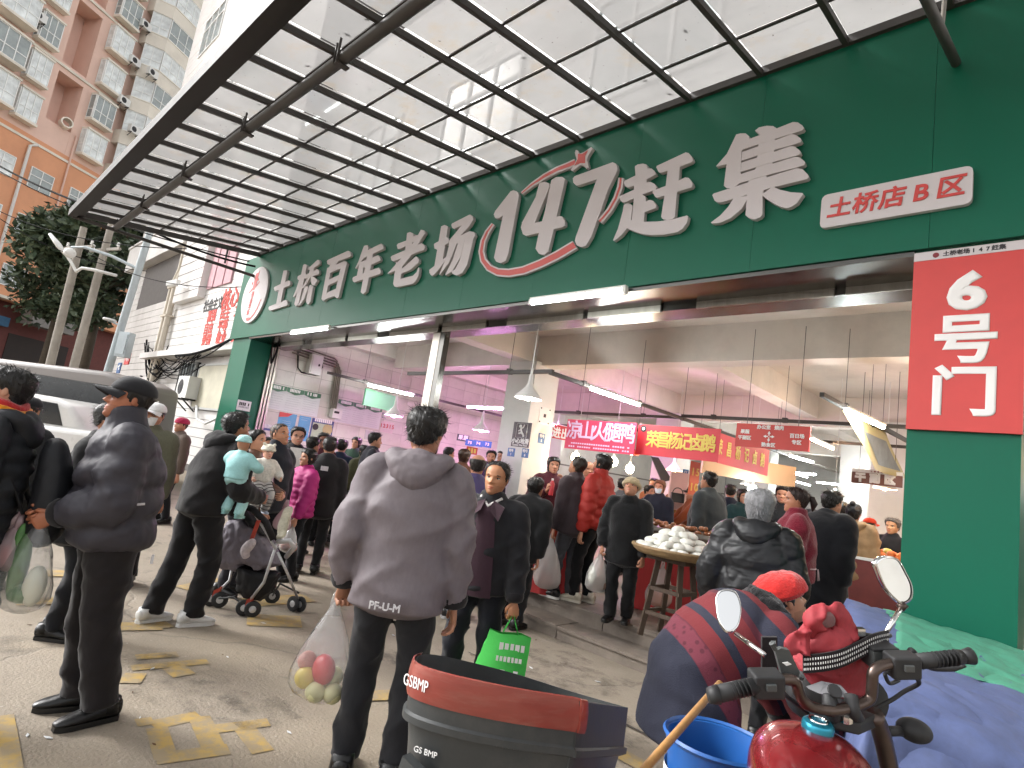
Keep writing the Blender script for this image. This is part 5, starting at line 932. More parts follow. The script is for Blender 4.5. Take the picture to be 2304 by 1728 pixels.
def skin_mats(tone, hair, lipd=.0):
    k = (tone, hair)
    if k not in SKIN:
        c = C(tone); lip = (min(1, c[0]*.82), c[1]*.48, c[2]*.48)
        SKIN[k] = [mat('skin_'+tone, c, .5, vary=.10, vscale=14, bump=.12, bscale=90, bdist=.003), mat('lip_'+tone, lip, .45, vary=.08), mat('eye_white', (.55, .53, .50), .2, vary=0), hair_mat(hair), mat('jaw_'+tone, tuple(x*.80+.004 for x in c), .6, vary=.12, vscale=40)]
    return SKIN[k]
def hair_mat(h): return mat('hair_'+h, C(h), .42, vary=.35, vscale=30, bump=.7, bscale=26, stretch=(2.2, 2.2, .5), bdist=.012, spec=.4)
def cloth(h, kind='matte'):
    c = C(h); nm = kind+'_'+h
    if kind == 'matte': return mat(nm, c, .88, vary=.14, vscale=5, bump=.22, bscale=1., stretch=(16, 16, 8), bdist=.02, spec=.25, sheen=.15)
    if kind == 'shell': return mat(nm, c, .62, vary=.10, vscale=4, bump=.3, bscale=1., stretch=(13, 13, 7), bdist=.02, spec=.35)
    if kind == 'nylon': return mat(nm, c, .44, vary=.12, vscale=6, bump=.5, bscale=1., stretch=(9, 9, 24), ridged=True, bdist=.014, spec=.45)
    if kind == 'down': return mat(nm, c, .60, vary=.10, vscale=6, bump=.3, bscale=1., stretch=(12, 12, 20), ridged=True, bdist=.010, spec=.35)
    if kind == 'knit': return mat(nm, c, .92, vary=.25, vscale=60, bump=.7, bscale=90, bdist=.008, spec=.2, sheen=.3)
    if kind == 'fur': return mat(nm, c, .95, vary=.30, vscale=40, bump=.6, bscale=120, bdist=.008, spec=.15, sheen=.3)
    if kind == 'leather': return mat(nm, c, .38, vary=.15, vscale=8, bump=.3, bscale=40, bdist=.006)
_tx = {}
def fold_tex(sc, hard=True):
    k = (sc, hard)
    if k not in _tx:
        t = bpy.data.textures.new('folds', 'CLOUDS'); t.noise_scale = sc; t.noise_depth = 2; t.noise_type = 'HARD_NOISE' if hard else 'SOFT_NOISE'; _tx[k] = t
    return _tx[k]
def soft(o, vox, it=4, disp=.0, dscale=.14):
    m = o.modifiers.new('skin', 'REMESH'); m.mode = 'VOXEL'; m.voxel_size = vox; m.use_smooth_shade = True
    if it: q = o.modifiers.new('smooth', 'SMOOTH'); q.iterations = it; q.factor = .5
    if disp: d = o.modifiers.new('folds', 'DISPLACE'); d.texture = fold_tex(dscale); d.strength = disp; d.mid_level = .35; d.texture_coords = 'LOCAL'
    return o
def facing(p, a):
    v = nrm(np.array([p[0], p[1], 0.])); r = np.array([v[1], -v[0], 0]); f = -v*math.cos(R_(a))+r*math.sin(R_(a)); return math.atan2(f[1], f[0])-math.pi/2
PEOPLE = {}
def person(key, loc, face, h, label, top='222222', topk='matte', bulk=.03, hem=-.12, puff=0., period=.085, legs='15161a', legk='matte', leg_b=.012, shoes='0c0c0d', sole='1a1a1a', tone='B98468', hair='14110F', style='short', thick=.07, hat=None, hatc='202020',
           hood=False, collar=None, collark=None, bend=0., slump=0., side=0., hp=0., hy=0., hr=0., hands=None, feet=None, hipz=.938, curl=(.5, .5), palm=None, vox=.02, disp=.02, flare=1., body=True, group=None, extra=None, sleeves=None, neck=0., fold=.015, hs=1., hatk=0., py=0.):
    s = h/1.70; hands = hands or ((.25, .03, .80), (-.25, .03, .80)); feet = feet or ((.10, .02, 0, 6), (-.10, -.02, 0, 6))
    loc = np.asarray(loc, float)
    root = bpy.data.objects.new('person', None); me_root = None
    # ---- skeleton (metres at 1.70 m, scaled at the end)
    X = np.array([1., 0, 0]); P = [np.array([0, py, hipz])]; an = R_(bend); sa = R_(side)
    def dv(a): return np.array([math.sin(sa), math.cos(sa)*math.sin(a), math.cos(sa)*math.cos(a)])
    angs = [an*.45, an*.85, an+R_(slump)*.5, an+R_(slump), an*.8+R_(slump)+R_(neck)]; lens = [.13, .17, .18, .048, .052]
    for a, l in zip(angs, lens): P.append(P[-1]+dv(a)*l)
    pel, wai, che, sho, nkb, nkt = P; up = dv(angs[2]); fwd = nrm(np.cross(X, up))*-1; fwd = fwd if fwd[1]*math.cos(an) >= -.2 else -fwd
    SJ = [sho+X*(.168+.25*bulk)*sx-up*.062 for sx in (1, -1)]; arms = []
    for i, sx in enumerate((1, -1)):
        pole = np.array([sx*.55, -.8, -.25]) if hands[i][2] > .55 else np.array([sx*.3, -1., .1])
        if len(hands[i]) > 3: pole = np.array(hands[i][3])
        el, wr = ik(SJ[i], hands[i][:3], .295, .265, pole); arms.append((SJ[i], el, wr))
    lg = []
    for i, sx in enumerate((1, -1)):
        hj = pel+X*sx*.092-np.array([0, 0, .03]); f = feet[i]; ank = np.array([f[0], f[1], .085+f[2]]); kn, ank = ik(hj, ank, .422, .414, np.array([sx*.15, 1., 0])); lg.append((hj, kn, ank, f[3]))
    # ---- head
    HHH = .235*hs; hm = Matrix.Rotation(R_(hy), 4, 'Z') @ Matrix.Rotation(-R_(hp), 4, 'X') @ Matrix.Rotation(R_(hr), 4, 'Y')
    hb = nkt+np.array([0, .012, 0]); HM = Matrix.Translation(hb) @ hm @ Matrix.Translation((0, .0, -.045)) @ Matrix.Diagonal((HHH, HHH, HHH, 1))
    skm = skin_mats(tone, hair); bd = MB(); bd.join(head_mesh(*skm[:4]).xf(HM))
    n_ = 10; bd.mi = 0
    bd.tube([nkb-up*.06, nkb, nkt+(0, .005, .03), hb+np.array(hm @ Vector((0, -.02, .07)))], [.062, .054, .052, .05], 12)
    if body:
        loft(bd, [(*(pel-(0, 0, .06)), .12, .085), (*wai, .11, .08), (*che, .125, .09), (*sho, .10, .07), (*nkb, .055, .05)], 10, 2)
        for i in (0, 1):
            a, b, c = arms[i]; bd.tube([a, (a+b)/2, b, (b+c)/2, c], [.04, .038, .034, .032, .026], 8); hj, kn, ank, _ = lg[i]; bd.tube([hj, (hj+kn)/2, kn, (kn+ank)/2, ank], [.065, .06, .045, .045, .035], 8)
    for i, sx in enumerate((1, -1)):
        a, b, c = arms[i]; d = nrm(c-b)
        if palm and palm[i] is not None: pn = np.array(palm[i][:3]); dd = np.array(palm[i][3:]) if len(palm[i]) > 3 else d
        else: pn = np.array([-sx*.8, -.45, 0.]); dd = d
        hand(bd, c+d*.01, dd, pn, 1 if np.cross(nrm(dd), nrm(pn))@np.array([-sx*.2, .9, .15]) > 0 else -1, curl[i])
    S = Matrix.Diagonal((s, s, s, 1)); bd.xf(S); me = bd.mesh('person', skm[:4]+[skm[4] if style in ('short', 'recede', 'ring', 'shaved') and not hs > 1 else skm[0]], True)
    o = bpy.data.objects.new('person', me); COL.objects.link(o); o.location = loc; rz = facing(loc, face); o.rotation_euler.z = rz; WM[o.name] = Matrix.Translation(loc) @ Matrix.Rotation(rz, 4, 'Z')
    tag(o, label, 'person', group)
    bpy.data.objects.remove(root)
    def part(name, mb, m, smooth=True, par=None): mb.xf(S); return mb.build(name, m, par or o, smooth, local=True)
    tm = cloth(top, topk) if isinstance(top, str) else top; B = bulk
    # ---- upper garment
    j = MB(); down = np.array([0, -.01*bend/30, -1.]); keys = []
    if hem < 0:
        nh = max(2, int(-hem/.13)+1)
        for k in range(nh, 0, -1):
            f = k/nh; keys.append((*(pel+down*(-hem)*f), (.172+B*1.05)*(1+(flare-1)*f), (.125+B*1.05)*(1+(flare-1)*f)))
    else: keys.append((*(pel+dv(angs[0])*.02), .165+B, .12+B))
    keys += [(*pel, .170+B, .124+B), (*(wai), .160+B*1.1, .118+B*1.1), (*che, .176+B, .128+B), (*(sho-up*.065), .160+B*.7, .116+B*.7), (*(sho-up*.005), .125+B*.45, .10+B*.5), (*(nkb-up*.012), .082+B*.25, .08+B*.25), (*(nkb+up*.02), .07+B*.15, .068+B*.15)]
    loft(j, keys, 40, 7, puff, period, sq=.9, fold=fold)
    for i, sx in enumerate((1, -1)):
        a, b, c = arms[i]; e = (c-b)*(sleeves if sleeves else .97)
        loft(j, [(*(a-X*sx*.085+up*.012), .05+B*.4, .062+B*.5), (*a, .062+B*.60, .068+B*.66), (*((a+b)/2), .062+B*.72, .062+B*.72), (*b, .056+B*.7, .056+B*.7), (*(b+e*.5), .050+B*.62, .050+B*.62), (*(b+e), .036+B*.5, .036+B*.5)], 20, 8, puff, period, ex=fwd, fold=fold*.8, fk=1.7)
    collar = collar or (.028 if not hood else 0)
    if collar:
        cb, ct = nkb-up*.035, nkb+up*collar; loft(j, [(*cb, .10+B*.4, .09+B*.4), (*(nkb+up*.01), .078+B*.3, .076+B*.3), (*ct, .072+B*.25, .074+B*.25)], 18, 3)
    jo = soft(part('jacket', j, tm), vox*s, 2, disp, .22 if not puff else .09)
    if hood:
        hb_ = MB(); q = nkb-fwd*.085+up*.0
        loft(hb_, [(*(nkb+fwd*.075-up*.03), .05, .035), (*(nkb+X*.105+up*.0-fwd*.0), .035, .05), (*(q+X*.10-up*.02), .05, .065), (*(q-fwd*.035-up*.09), .085, .075), (*(q-X*.10-up*.02), .05, .065), (*(nkb-X*.105), .035, .05), (*(nkb+fwd*.075-up*.03), .05, .035)], 12, 5, ex=up)
        hb_.ell(q-fwd*.02-up*.06, (.12+B*.3, .075, .10)); soft(part('hood', hb_, tm), vox*.85*s, 3, disp*1.1, .12)
    # ---- legs
    lm = cloth(legs, legk); t = MB(); lb = leg_b
    loft(t, [(*(pel+(0, 0, .06)), .145, .10), (*pel, .165+lb, .118+lb), (*(pel-(0, 0, .08)), .165+lb, .115+lb), (*(pel-(0, 0, .12)), .12, .09)], 18, 3)
    for i, sx in enumerate((1, -1)):
        hj, kn, ank, _ = lg[i]; loft(t, [(*(hj+(0, 0, .03)), .085, .10), (*hj, .088+lb, .10+lb), (*((hj+kn)/2), .074+lb, .082+lb), (*kn, .060+lb, .064+lb), (*((kn+ank)/2), .055+lb*1.1, .060+lb*1.1), (*(ank*.85+kn*.15), .048+lb*1.2, .052+lb*1.2), (*(ank+(0, 0, -.008)), .047+lb*1.2, .055+lb*1.2)], 18, 8, fold=.014, fk=1.6)
    soft(part('trousers', t, lm), vox*s, 2, disp*.6, .16)
    if vox < .0135:
        for i in (0, 1):
            a, b, c = arms[i]; e = nrm(c-b); cu = MB(); loft(cu, [(*(c-e*.035), .040+B*.5, .040+B*.5), (*(c-e*.012), .041+B*.48, .041+B*.48), (*(c+e*.012), .037+B*.4, .037+B*.4)], 16, 3, ex=fwd); part('cuff', cu, cloth('1A181A', 'matte'))
    # ---- shoes
    if shoes:
        for i in (0, 1):
            _, _, ank, yaw = lg[i]; f = feet[i]; sx = 1 if i == 0 else -1; a = R_(-yaw*sx); M = Matrix.Translation((ank[0], ank[1]-.02, f[2])) @ Matrix.Rotation(a, 4, 'Z') @ (Matrix.Rotation(R_(f[4]), 4, 'X') if len(f) > 4 else Matrix())
            sh = MB(); loft(sh, [(0, -.075, .06, .036, .040), (0, -.05, .062, .042, .045), (0, 0, .062, .043, .045), (0, .06, .052, .045, .036), (0, .12, .042, .048, .027), (0, .165, .036, .042, .020), (0, .195, .030, .028, .012)], 14, 3); sh.tube([(0, -.03, .05), (0, -.03, .115)], [(.045, .055), (.043, .05)], 12); sh.xf(M)
            so = MB(); ol = [(.0, -.085), (.032, -.072), (.038, 0), (.041, .08), (.046, .13), (.038, .175), (.018, .198), (-.018, .198), (-.038, .175), (-.046, .13), (-.041, .08), (-.038, 0), (-.032, -.072)]
            so.prism([(x, y, .002) for x, y in ol], (0, 0, .026)); so.xf(M); so_ = part('shoe', sh, cloth(shoes, 'leather')); part('sole', so, cloth(sole, 'leather'), 40, so_)
    # ---- hair and hats
    if style:
        if style == 'tuft': pass
        hm_ = hair_mesh(style if style not in ('pony', 'bun') else 'pulled', .02 if hat else thick, sum(map(ord, key)) % 97, 0 if hat else 900 if vox < .0135 else 350, .9 if style == 'short' else .3)
        if style == 'pony': hm_.tube([(0, -.40, .66), (0, -.56, .64), (0, -.64, .45), (0, -.60, .15)], [.10, .13, .14, .03], 10)
        if style == 'bun': hm_.ell((0, -.18, 1.08), (.15, .15, .14), 10, 8); hm_.tube([(0, -.15, .95), (0, -.18, 1.05)], [.12, .13], 8)
        hm_.xf(HM); part('hair', hm_, hair_mat(hair))
    if hat == 'cap':
        ca = MB(); ca.rings(head_shell(lambda th, t: -.04+(.105)*sm((t-.63)/.03), .5 if False else 0., 40, .3), False); ca.xf(HM); c_ = part('cap', ca, cloth(hatc, 'matte'))
        bi = MB(); rows = []
        for u in np.linspace(-1, 1, 13): rows.append([np.array([.36*u*math.cos(.2*v), .33*math.sqrt(max(0, 1-(.9*u)**2))*1.0+.02+.42*v*math.sqrt(max(0, 1-(u*.96)**2)), .675-.16*u*u*(.4+.6*v)-.05*v]) for v in np.linspace(0, 1, 6)])
        bi.grid(rows); bi.grid([[p+np.array([0, 0, -.022]) for p in r][::-1] for r in rows]); bi.xf(HM); part('visor', bi, cloth(hatc, 'matte'), True, c_); bt = MB(); bt.ell((0, -.03, 1.07), (.035, .035, .02), 8, 5); bt.xf(HM); part('button', bt, cloth(hatc, 'matte'), True, c_)
    if hat in ('knit', 'fur'):
        ca = MB(); ca.rings(head_shell(lambda th, t: -.04+(.13+hatk if hat == 'knit' else .15+hatk)*sm((t-.60)/.04)+.012*math.sin(th*8+t*20), 0., 40, .3), False)
        pts = [np.array([.40*math.sin(a), .44*math.cos(a)-.02, .66]) for a in np.linspace(0, 2*math.pi, 25)]; ca.tube(pts, .075 if hat == 'knit' else .115, 8, cap=False); ca.xf(HM); part('hat', ca, cloth(hatc, 'knit' if hat == 'knit' else 'fur'))
    W = WM[o.name] @ S
    PEOPLE[key] = dict(o=o, W=W, S=S, hands=[np.array(W @ Vector(a[2]+nrm(a[2]-a[1])*.09)) for a in arms], HM=W @ HM, part=part, P=P, arms=arms, fwd=fwd, up=up, lg=lg, mats=(tm, lm), HMl=HM)
    return o
# ---------------------------------------------------------------- carrier bags
def bag(name, label, top, h, w, m, d=None, contents=(), two=True, group=None, dirx=(1, 0, 0), seed=0, kind='bag', sq=1.0):
    top = np.asarray(top, float); r = random.Random(seed); t = thing(name, label, kind, top-(0, 0, h), group=group); dx = nrm(dirx); dy = np.cross((0, 0, 1), dx); d = d or w*.6
    prof = [(0, .012, .012), (.08, .16, .18), (.2, .38, .4), (.38, .66, .7), (.55, .86, .9), (.72, 1, 1), (.86, .98, 1), (.95, .8, .8), (1., .45, .5)]
    ph = [r.uniform(0, 6) for _ in range(4)]; rs = []
    for k in np.linspace(0, 1, 22):
        a = np.interp(k, [p[0] for p in prof], [p[1] for p in prof])*w/2; b = np.interp(k, [p[0] for p in prof], [p[2] for p in prof])*d/2; ring = []
        for q in np.linspace(0, 2*math.pi, 28, endpoint=False):
            f = 1+.09*math.sin(3*q+ph[0]+k*4)+.06*math.sin(7*q+ph[1]+k*6)*(1-.4*k)+.03*math.sin(13*q+ph[2])
            ring.append(top-np.array([0, 0, h*k])+dx*a*f*math.copysign(abs(math.cos(q))**sq, math.cos(q))+dy*b*f*math.copysign(abs(math.sin(q))**sq, math.sin(q)))
        rs.append(ring)
    mb = MB(); mb.rings(rs, False); c = np.mean(rs[-1], axis=0); mb.add([c-(0, 0, .01)]+rs[-1], [(0, i+1, (i+1) % 28+1) for i in range(28)]); mb.build('film', m, t, True)
    for sx in ((-1, 1) if two else ()): MB().tube([top+dx*sx*.015-(0, 0, h*.16), top+dx*sx*.012+(0, 0, .01), top+dx*sx*.004+dy*.012+(0, 0, .045)], [(.022, .006), (.016, .005), (.010, .005)], 8).build('handle', m, t, True)
    for (n_, ox, oy, oz, rx, ry, rz_, cm) in contents: MB().ell(top+dx*ox+dy*oy-np.array([0, 0, h*oz]), (rx, ry, rz_), 12, 8).build(n_, cm, t, True)
    return t
def spot(x, y, dep, z0=0.):
    p = gd(x, y, dep); return (p[0], p[1], z0), p[2]-z0
FL = .28
NEAR, MID, FAR = .0125, .019, .028
def pp(key, x, y, dep, z0, face, label, h=None, **k):
    loc, hh = spot(x, y, dep, z0); k.setdefault('vox', NEAR if dep < 5.2 else MID if dep < 7.6 else FAR); k.setdefault('disp', .012)
    return person(key, loc, face, (h or hh)/ (1.0 if not k.get('hat') else 1.03), label, **k)
CR_ = 'shoppers outside the entrance'; CI_ = 'shoppers and vendors inside the hall'
# ---- nearest figures
pp('scarf', 34, 832, 3.05, 0, -100, 'woman in long black quilted coat with rainbow scarf at left edge', top='202226', topk='down', bulk=.045, hem=-.46, puff=.11, period=.085, style='pulled', thick=.05, hood=True, tone='C09076', legs='131315', hands=((.27, .06, .80), (-.27, .05, .80)), feet=((.1, .16, 0, 5), (-.1, -.12, 0, 5)), group=CR_, hp=-4)
person('capman', (-3.74, 1.02, 0), -80, 1.76, 'man in black cap and charcoal down jacket holding a clear bag of greens', top='35333A', topk='down', bulk=.066, hem=-.10, puff=.085, period=.15, collar=.085, legs='1B1718', leg_b=.028, style='short', thick=.05, hat='cap', hatc='232326', tone='A8694C', py=.10, bend=7, hipz=.955,
       hands=((.05, .36, 1.03, (.8, -.6, -.6)), (-.05, .35, 1.0, (-.8, -.6, -.6))), palm=((-1, .1, -.2, -.2, .7, -.55), (1, .1, -.2, .2, .7, -.55)), curl=(.75, .75), feet=((.09, .06, 0, 10), (-.10, -.01, 0, 12)), shoes='0B0B0C', sole='141414', vox=.0115, disp=.012, group=CR_, hp=-6)
person('greyman', (-2.50, 1.93, 0), 172, 1.84, 'man in grey hooded jacket seen from behind in the middle', top='6C6468', topk='shell', bulk=.052, hem=-.17, flare=1.0, hood=True, fold=.020, legs='1D1D20', leg_b=.02, legk='matte', style='short', thick=.075, tone='B07E64', hy=-14, hands=((.265, .05, .80), (-.275, .06, .83)),
       curl=(.35, .85), palm=((-1, -.3, 0), (.6, -.8, 0)), feet=((.11, .0, 0, 8), (-.12, .02, 0, 8)), shoes='111112', vox=.0115, disp=.012, group=CR_)
person('oldman', spot(1122, 1043, 4.05)[0], -12, 1.63, 'old man in black jacket and plum shirt holding a green bag', top='1E1E21', topk='matte', bulk=.05, hem=-.12, legs='15171E', leg_b=.018, style='recede', thick=.045, hair='1A1715', tone='B07A56', hy=-6, hr=-3, hands=((.27, .02, .80), (-.27, .10, .80)), curl=(.5, .8),
       palm=(None, (.5, -.7, 0)), feet=((.10, .05, 0, 8), (-.12, -.05, 0, 8)), vox=.012, disp=.012, group=CR_)
person('hoodie', (-5.18, 1.86, 0), 118, 1.75, 'man in black hoodie and white sneakers beside the stroller', top='1C1A1B', topk='matte', bulk=.05, hem=-.08, hood=True, legs='19181A', leg_b=.024, shoes='D8D8D6', sole='DEDEDC', style='short', thick=.06, tone='A87558', bend=14, slump=8, hp=-14, hands=((.18, .36, 1.02), (-.14, .38, 1.02)),
       feet=((.09, .06, 0, 8), (-.10, -.16, 0, 8)), curl=(.4, .4), group=CR_, vox=.0125, disp=.012)
HB_ = gd(1560, 1500, 2.75)
PAT = bpy.data.materials.new('woven_red_navy'); PAT.use_nodes = True
def _pat():
    N, L = PAT.node_tree.nodes, PAT.node_tree.links; b = N['Principled BSDF']; b.inputs['Roughness'].default_value = .9
    tc = N.new('ShaderNodeTexCoord'); sx = N.new('ShaderNodeSeparateXYZ'); L.new(tc.outputs['Object'], sx.inputs[0])
    ns = N.new('ShaderNodeTexNoise'); ns.inputs['Scale'].default_value = 5; L.new(tc.outputs['Object'], ns.inputs[0])
    def lin(a, bb, c, n): 
        m1 = N.new('ShaderNodeMath'); m1.operation = 'MULTIPLY'; m1.inputs[1].default_value = a; L.new(sx.outputs['Y'], m1.inputs[0])
        m2 = N.new('ShaderNodeMath'); m2.operation = 'MULTIPLY_ADD'; m2.inputs[1].default_value = bb; L.new(sx.outputs['Z'], m2.inputs[0]); L.new(m1.outputs[0], m2.inputs[2])
        m3 = N.new('ShaderNodeMath'); m3.operation = 'MULTIPLY_ADD'; m3.inputs[1].default_value = n; m3.inputs[2].default_value = c; L.new(ns.outputs[0], m3.inputs[0]); m4 = N.new('ShaderNodeMath'); m4.operation = 'ADD'; L.new(m2.outputs[0], m4.inputs[0]); L.new(m3.outputs[0], m4.inputs[1]); return m4.outputs[0]
    s = lin(1.0, .75, -.40, .04)
    cr = N.new('ShaderNodeValToRGB'); cr.color_ramp.interpolation = 'CONSTANT'; e = cr.color_ramp.elements; NV, RD, MR = (.016, .018, .034, 1), (.135, .014, .018, 1), (.075, .010, .020, 1)
    e[0].position = 0; e[0].color = NV; e[1].position = .20; e[1].color = MR
    for p, c in ((.31, RD), (.39, NV), (.44, RD), (.56, MR), (.60, NV), (.69, RD), (.78, NV), (.82, RD)): q = e.new(p); q.color = c
    L.new(s, cr.inputs[0]); v = N.new('ShaderNodeTexVoronoi'); v.inputs['Scale'].default_value = 26; L.new(tc.outputs['Object'], v.inputs[0]); r = N.new('ShaderNodeMapRange'); r.inputs[1].default_value = .2; r.inputs[2].default_value = .34; L.new(v.outputs[0], r.inputs[0])
    band = N.new('ShaderNodeMapRange'); band.inputs[1].default_value = .20; band.inputs[2].default_value = .21; L.new(s, band.inputs[0]); b2 = N.new('ShaderNodeMapRange'); b2.inputs[1].default_value = .30; b2.inputs[2].default_value = .31; b2.inputs[3].default_value = 1; b2.inputs[4].default_value = 0; L.new(s, b2.inputs[0])
    mm = N.new('ShaderNodeMath'); mm.operation = 'MULTIPLY'; L.new(band.outputs[0], mm.inputs[0]); L.new(b2.outputs[0], mm.inputs[1]); m2 = N.new('ShaderNodeMath'); m2.operation = 'MULTIPLY'; m2.inputs[1].default_value = .6; L.new(mm.outputs[0], m2.inputs[0]); iv = N.new('ShaderNodeMath'); iv.operation = 'MULTIPLY'; L.new(m2.outputs[0], iv.inputs[0]); L.new(r.outputs[0], iv.inputs[1])
    mx = N.new('ShaderNodeMix'); mx.data_type = 'RGBA'; L.new(iv.outputs[0], mx.inputs[0]); L.new(cr.outputs[0], mx.inputs[6]); mx.inputs[7].default_value = (.17, .03, .05, 1); L.new(mx.outputs[2], b.inputs['Base Color'])
    w = N.new('ShaderNodeTexNoise'); w.inputs['Scale'].default_value = 160; L.new(tc.outputs['Object'], w.inputs[0]); bp = N.new('ShaderNodeBump'); bp.inputs['Strength'].default_value = .4; bp.inputs['Distance'].default_value = .006; L.new(w.outputs[0], bp.inputs['Height']); L.new(bp.outputs[0], b.inputs['Normal'])
_pat()
person('shawl', (HB_[0], HB_[1], 0), 112, 1.58, 'woman in red and navy woven coat bending behind the motorcycle', top=PAT, bulk=.085, hem=-.30, flare=1.12, legs='131316', style='short', thick=.05, hat='knit', hatc='B02522', hatk=.10, tone='A87558', bend=64, slump=4, hp=-22, hipz=.86, hands=((.22, .62, .62, (.5, -.3, .6)), (-.22, .62, .62, (-.5, -.3, .6))), feet=((.1, .05, 0, 6), (-.1, -.03, 0, 6)), vox=.013, disp=.012, group=CR_)
pp('greyhair', 1712, 1107, 4.35, 0, 172, 'grey-haired person in glossy black puffer jacket from behind', top='191A1D', topk='nylon', bulk=.072, hem=-.20, puff=.06, period=.2, hood=True, legs='17171A', style='bob', thick=.11, hair='8C8C8E', hp=-8, hands=((.24, .18, .86), (-.3, .05, .84)), group=CR_)
# ---- around the stroller and the left of the entrance
pp('blackcap', 74, 884, 5.0, 0, 155, 'person in black cap behind the rainbow scarf woman', top='1E1F22', bulk=.03, hat='cap', hatc='1C1D20', group=CR_)
pp('blackcoat', 252, 912, 4.3, 0, 70, 'person in black coat almost hidden behind the cap man', top='151517', bulk=.055, hem=-.25, group=CR_, hands=((.2, .2, .9), (-.2, .2, .9)))
pp('whitecap', 358, 898, 5.8, .02, -25, 'man in white cap, glasses and mask behind the cap man', top='5B5A4A', bulk=.045, hat='cap', hatc='D8D8D8', style='short', hair='2A2624', group=CR_)
pp('pinkhat', 415, 935, 8.8, .1, -60, 'person in crimson knit hat near the notice board', top='5A4C44', bulk=.04, hat='knit', hatc='A8224A', group=CR_)
pp('babywoman', 583, 970, 6.0, 0, 62, 'dark-haired woman in brown jacket holding the baby', top='5E3F30', topk='leather', bulk=.04, hem=-.05, style='pulled', thick=.07, tone='BE8C70', hands=((.16, .34, .80), (-.10, .36, 1.05)), palm=(None, (0, -1, 0, 1, .3, 0)), hp=-12, group=CR_, legs='2A2A30')
pp('bald', 635, 955, 6.45, 0, 50, 'shaven-headed man in navy coat looking down to the right', top='1B1D26', bulk=.05, hem=-.14, collar=.06, style='shaved', thick=.014, hair='3A2E28', tone='B98262', hp=-12, group=CR_)
pp('glasses', 673, 963, 8.0, 0, 12, 'man with glasses, white shirt and dark jacket facing the camera', top='201F24', bulk=.045, tone='BB8870', style='short', group=CR_)
pp('m12', 707, 985, 8.6, 0, 125, 'man with short black hair turned away beside the pink jacket woman', top='24232A', bulk=.045, group=CR_); pp('m13', 731, 976, 9.3, 0, 5, 'man in maroon clothes with shaded face in the doorway crowd', top='4A1C28', bulk=.04, tone='7A4A38', group=CR_)  # second man has a darker skin tone
pp('m14', 746, 985, 7.4, 0, 176, 'man in black jacket with a small patch on his back', top='1D1B1D', bulk=.05, hem=-.22, style='short', thick=.05, hair='2A2624', group=CR_, legs='161618')
pp('pink', 699, 1012, 6.9, 0, -62, 'short woman in bright pink puffer jacket carrying a small bag', top='A8246E', topk='down', bulk=.05, hem=-.12, puff=.09, period=.075, style='bob', thick=.06, hands=((.25, .05, .82), (-.24, .14, .82)), group=CR_, curl=(.5, .8))
pp('green', 805, 985, 10.4, FL, -35, 'woman in dark green coat near the tiled wall', top='1F3A2C', bulk=.04, style='bob', group=CI_); pp('m16', 845, 975, 8.5, FL, 95, 'man in navy coat half hidden left of the grey jacket', top='23232C', bulk=.05, hem=-.2, group=CI_)
# ---- behind the grey jacket and the old man
pp('p17', 1011, 1008, 10., FL, 110, 'man in blue lit by pink light behind the grey jacket', top='2A3A66', group=CI_); pp('p18', 1046, 1012, 8.6, FL, 150, 'brown-haired woman seen from behind in the crowd', top='6B4636', style='bob', hair='3A261C', group=CI_)
pp('p19', 1025, 1045, 7.6, 0, -8, 'woman with long dark hair behind the purple jacket', h=1.57, top='2A2A30', style='long', group=CR_); pp('purple', 1078, 1025, 6.4, 0, 178, 'balding man in purple jacket with a yellow stripe from behind', top='453B62', topk='shell', bulk=.055, hem=-.2, style='ring', thick=.05, hair='241E1C', legs='20222A', shoes='2A2A2C', sole='D0D0D0', group=CR_, hood=False)
pp('p21', 1107, 1015, 10.4, FL, 0, 'vendor whose face is lit pink behind the counter', top='4A2A5A', group=CI_); pp('p22', 1133, 1016, 10.8, FL, -50, 'second vendor beside the pink-lit vendor', top='2E2430', group=CI_)
pp('bend', 1188, 1085, 6.3, 0, 150, 'person in black coat stooping behind the old man', h=1.6, top='121214', bulk=.06, hem=-.2, bend=22, slump=10, hp=-15, group=CR_)
pp('maroon', 1247, 1030, 7.9, FL, 15, 'woman in maroon sweater drinking from a red bottle', top='4A1622', topk='knit', bulk=.045, style='bob', thick=.06, hands=((.13, .30, 1.22), (-.10, .24, 1.36)), curl=(.85, .6), palm=((-1, .2, 0, 0, .4, .9), (1, .2, 0, .2, .2, .9)), group=CI_)
person('whitebag', (-4.10, 5.46, FL), -128, 1.60, 'man in brown-grey jacket holding a white carrier bag on the step', top='3A3033', topk='matte', bulk=.045, hem=-.16, legs='45454A', leg_b=.016, shoes='161616', sole='D8D8D4', style='recede', thick=.045, hair='2A221C', tone='A87456', bend=10, hp=-22, hands=((.24, .06, .80), (-.24, .10, .80)), curl=(.8, .8), feet=((.08, .0, 0, 6), (-.10, .12, 0, 8)), vox=.016, disp=.012, group=CI_)
pp('p27', 1325, 1040, 8.3, FL, 20, 'bald vendor in peach top between the two shoppers', top='8C5A4C', style='ring', tone='B07658', group=CI_)
pp('redpuff', 1357, 1023, 6.75, FL, -115, 'woman in red puffer jacket and cream shoes on the step', top='A02A22', topk='down', bulk=.062, hem=-.08, puff=.10, period=.11, collar=.07, style='bob', thick=.08, legs='121214', shoes='CFC6B4', sole='D8D0C0', hp=-14, feet=((.09, .02, 0, 6), (-.1, .1, 0, 6)), group=CI_, vox=.015)
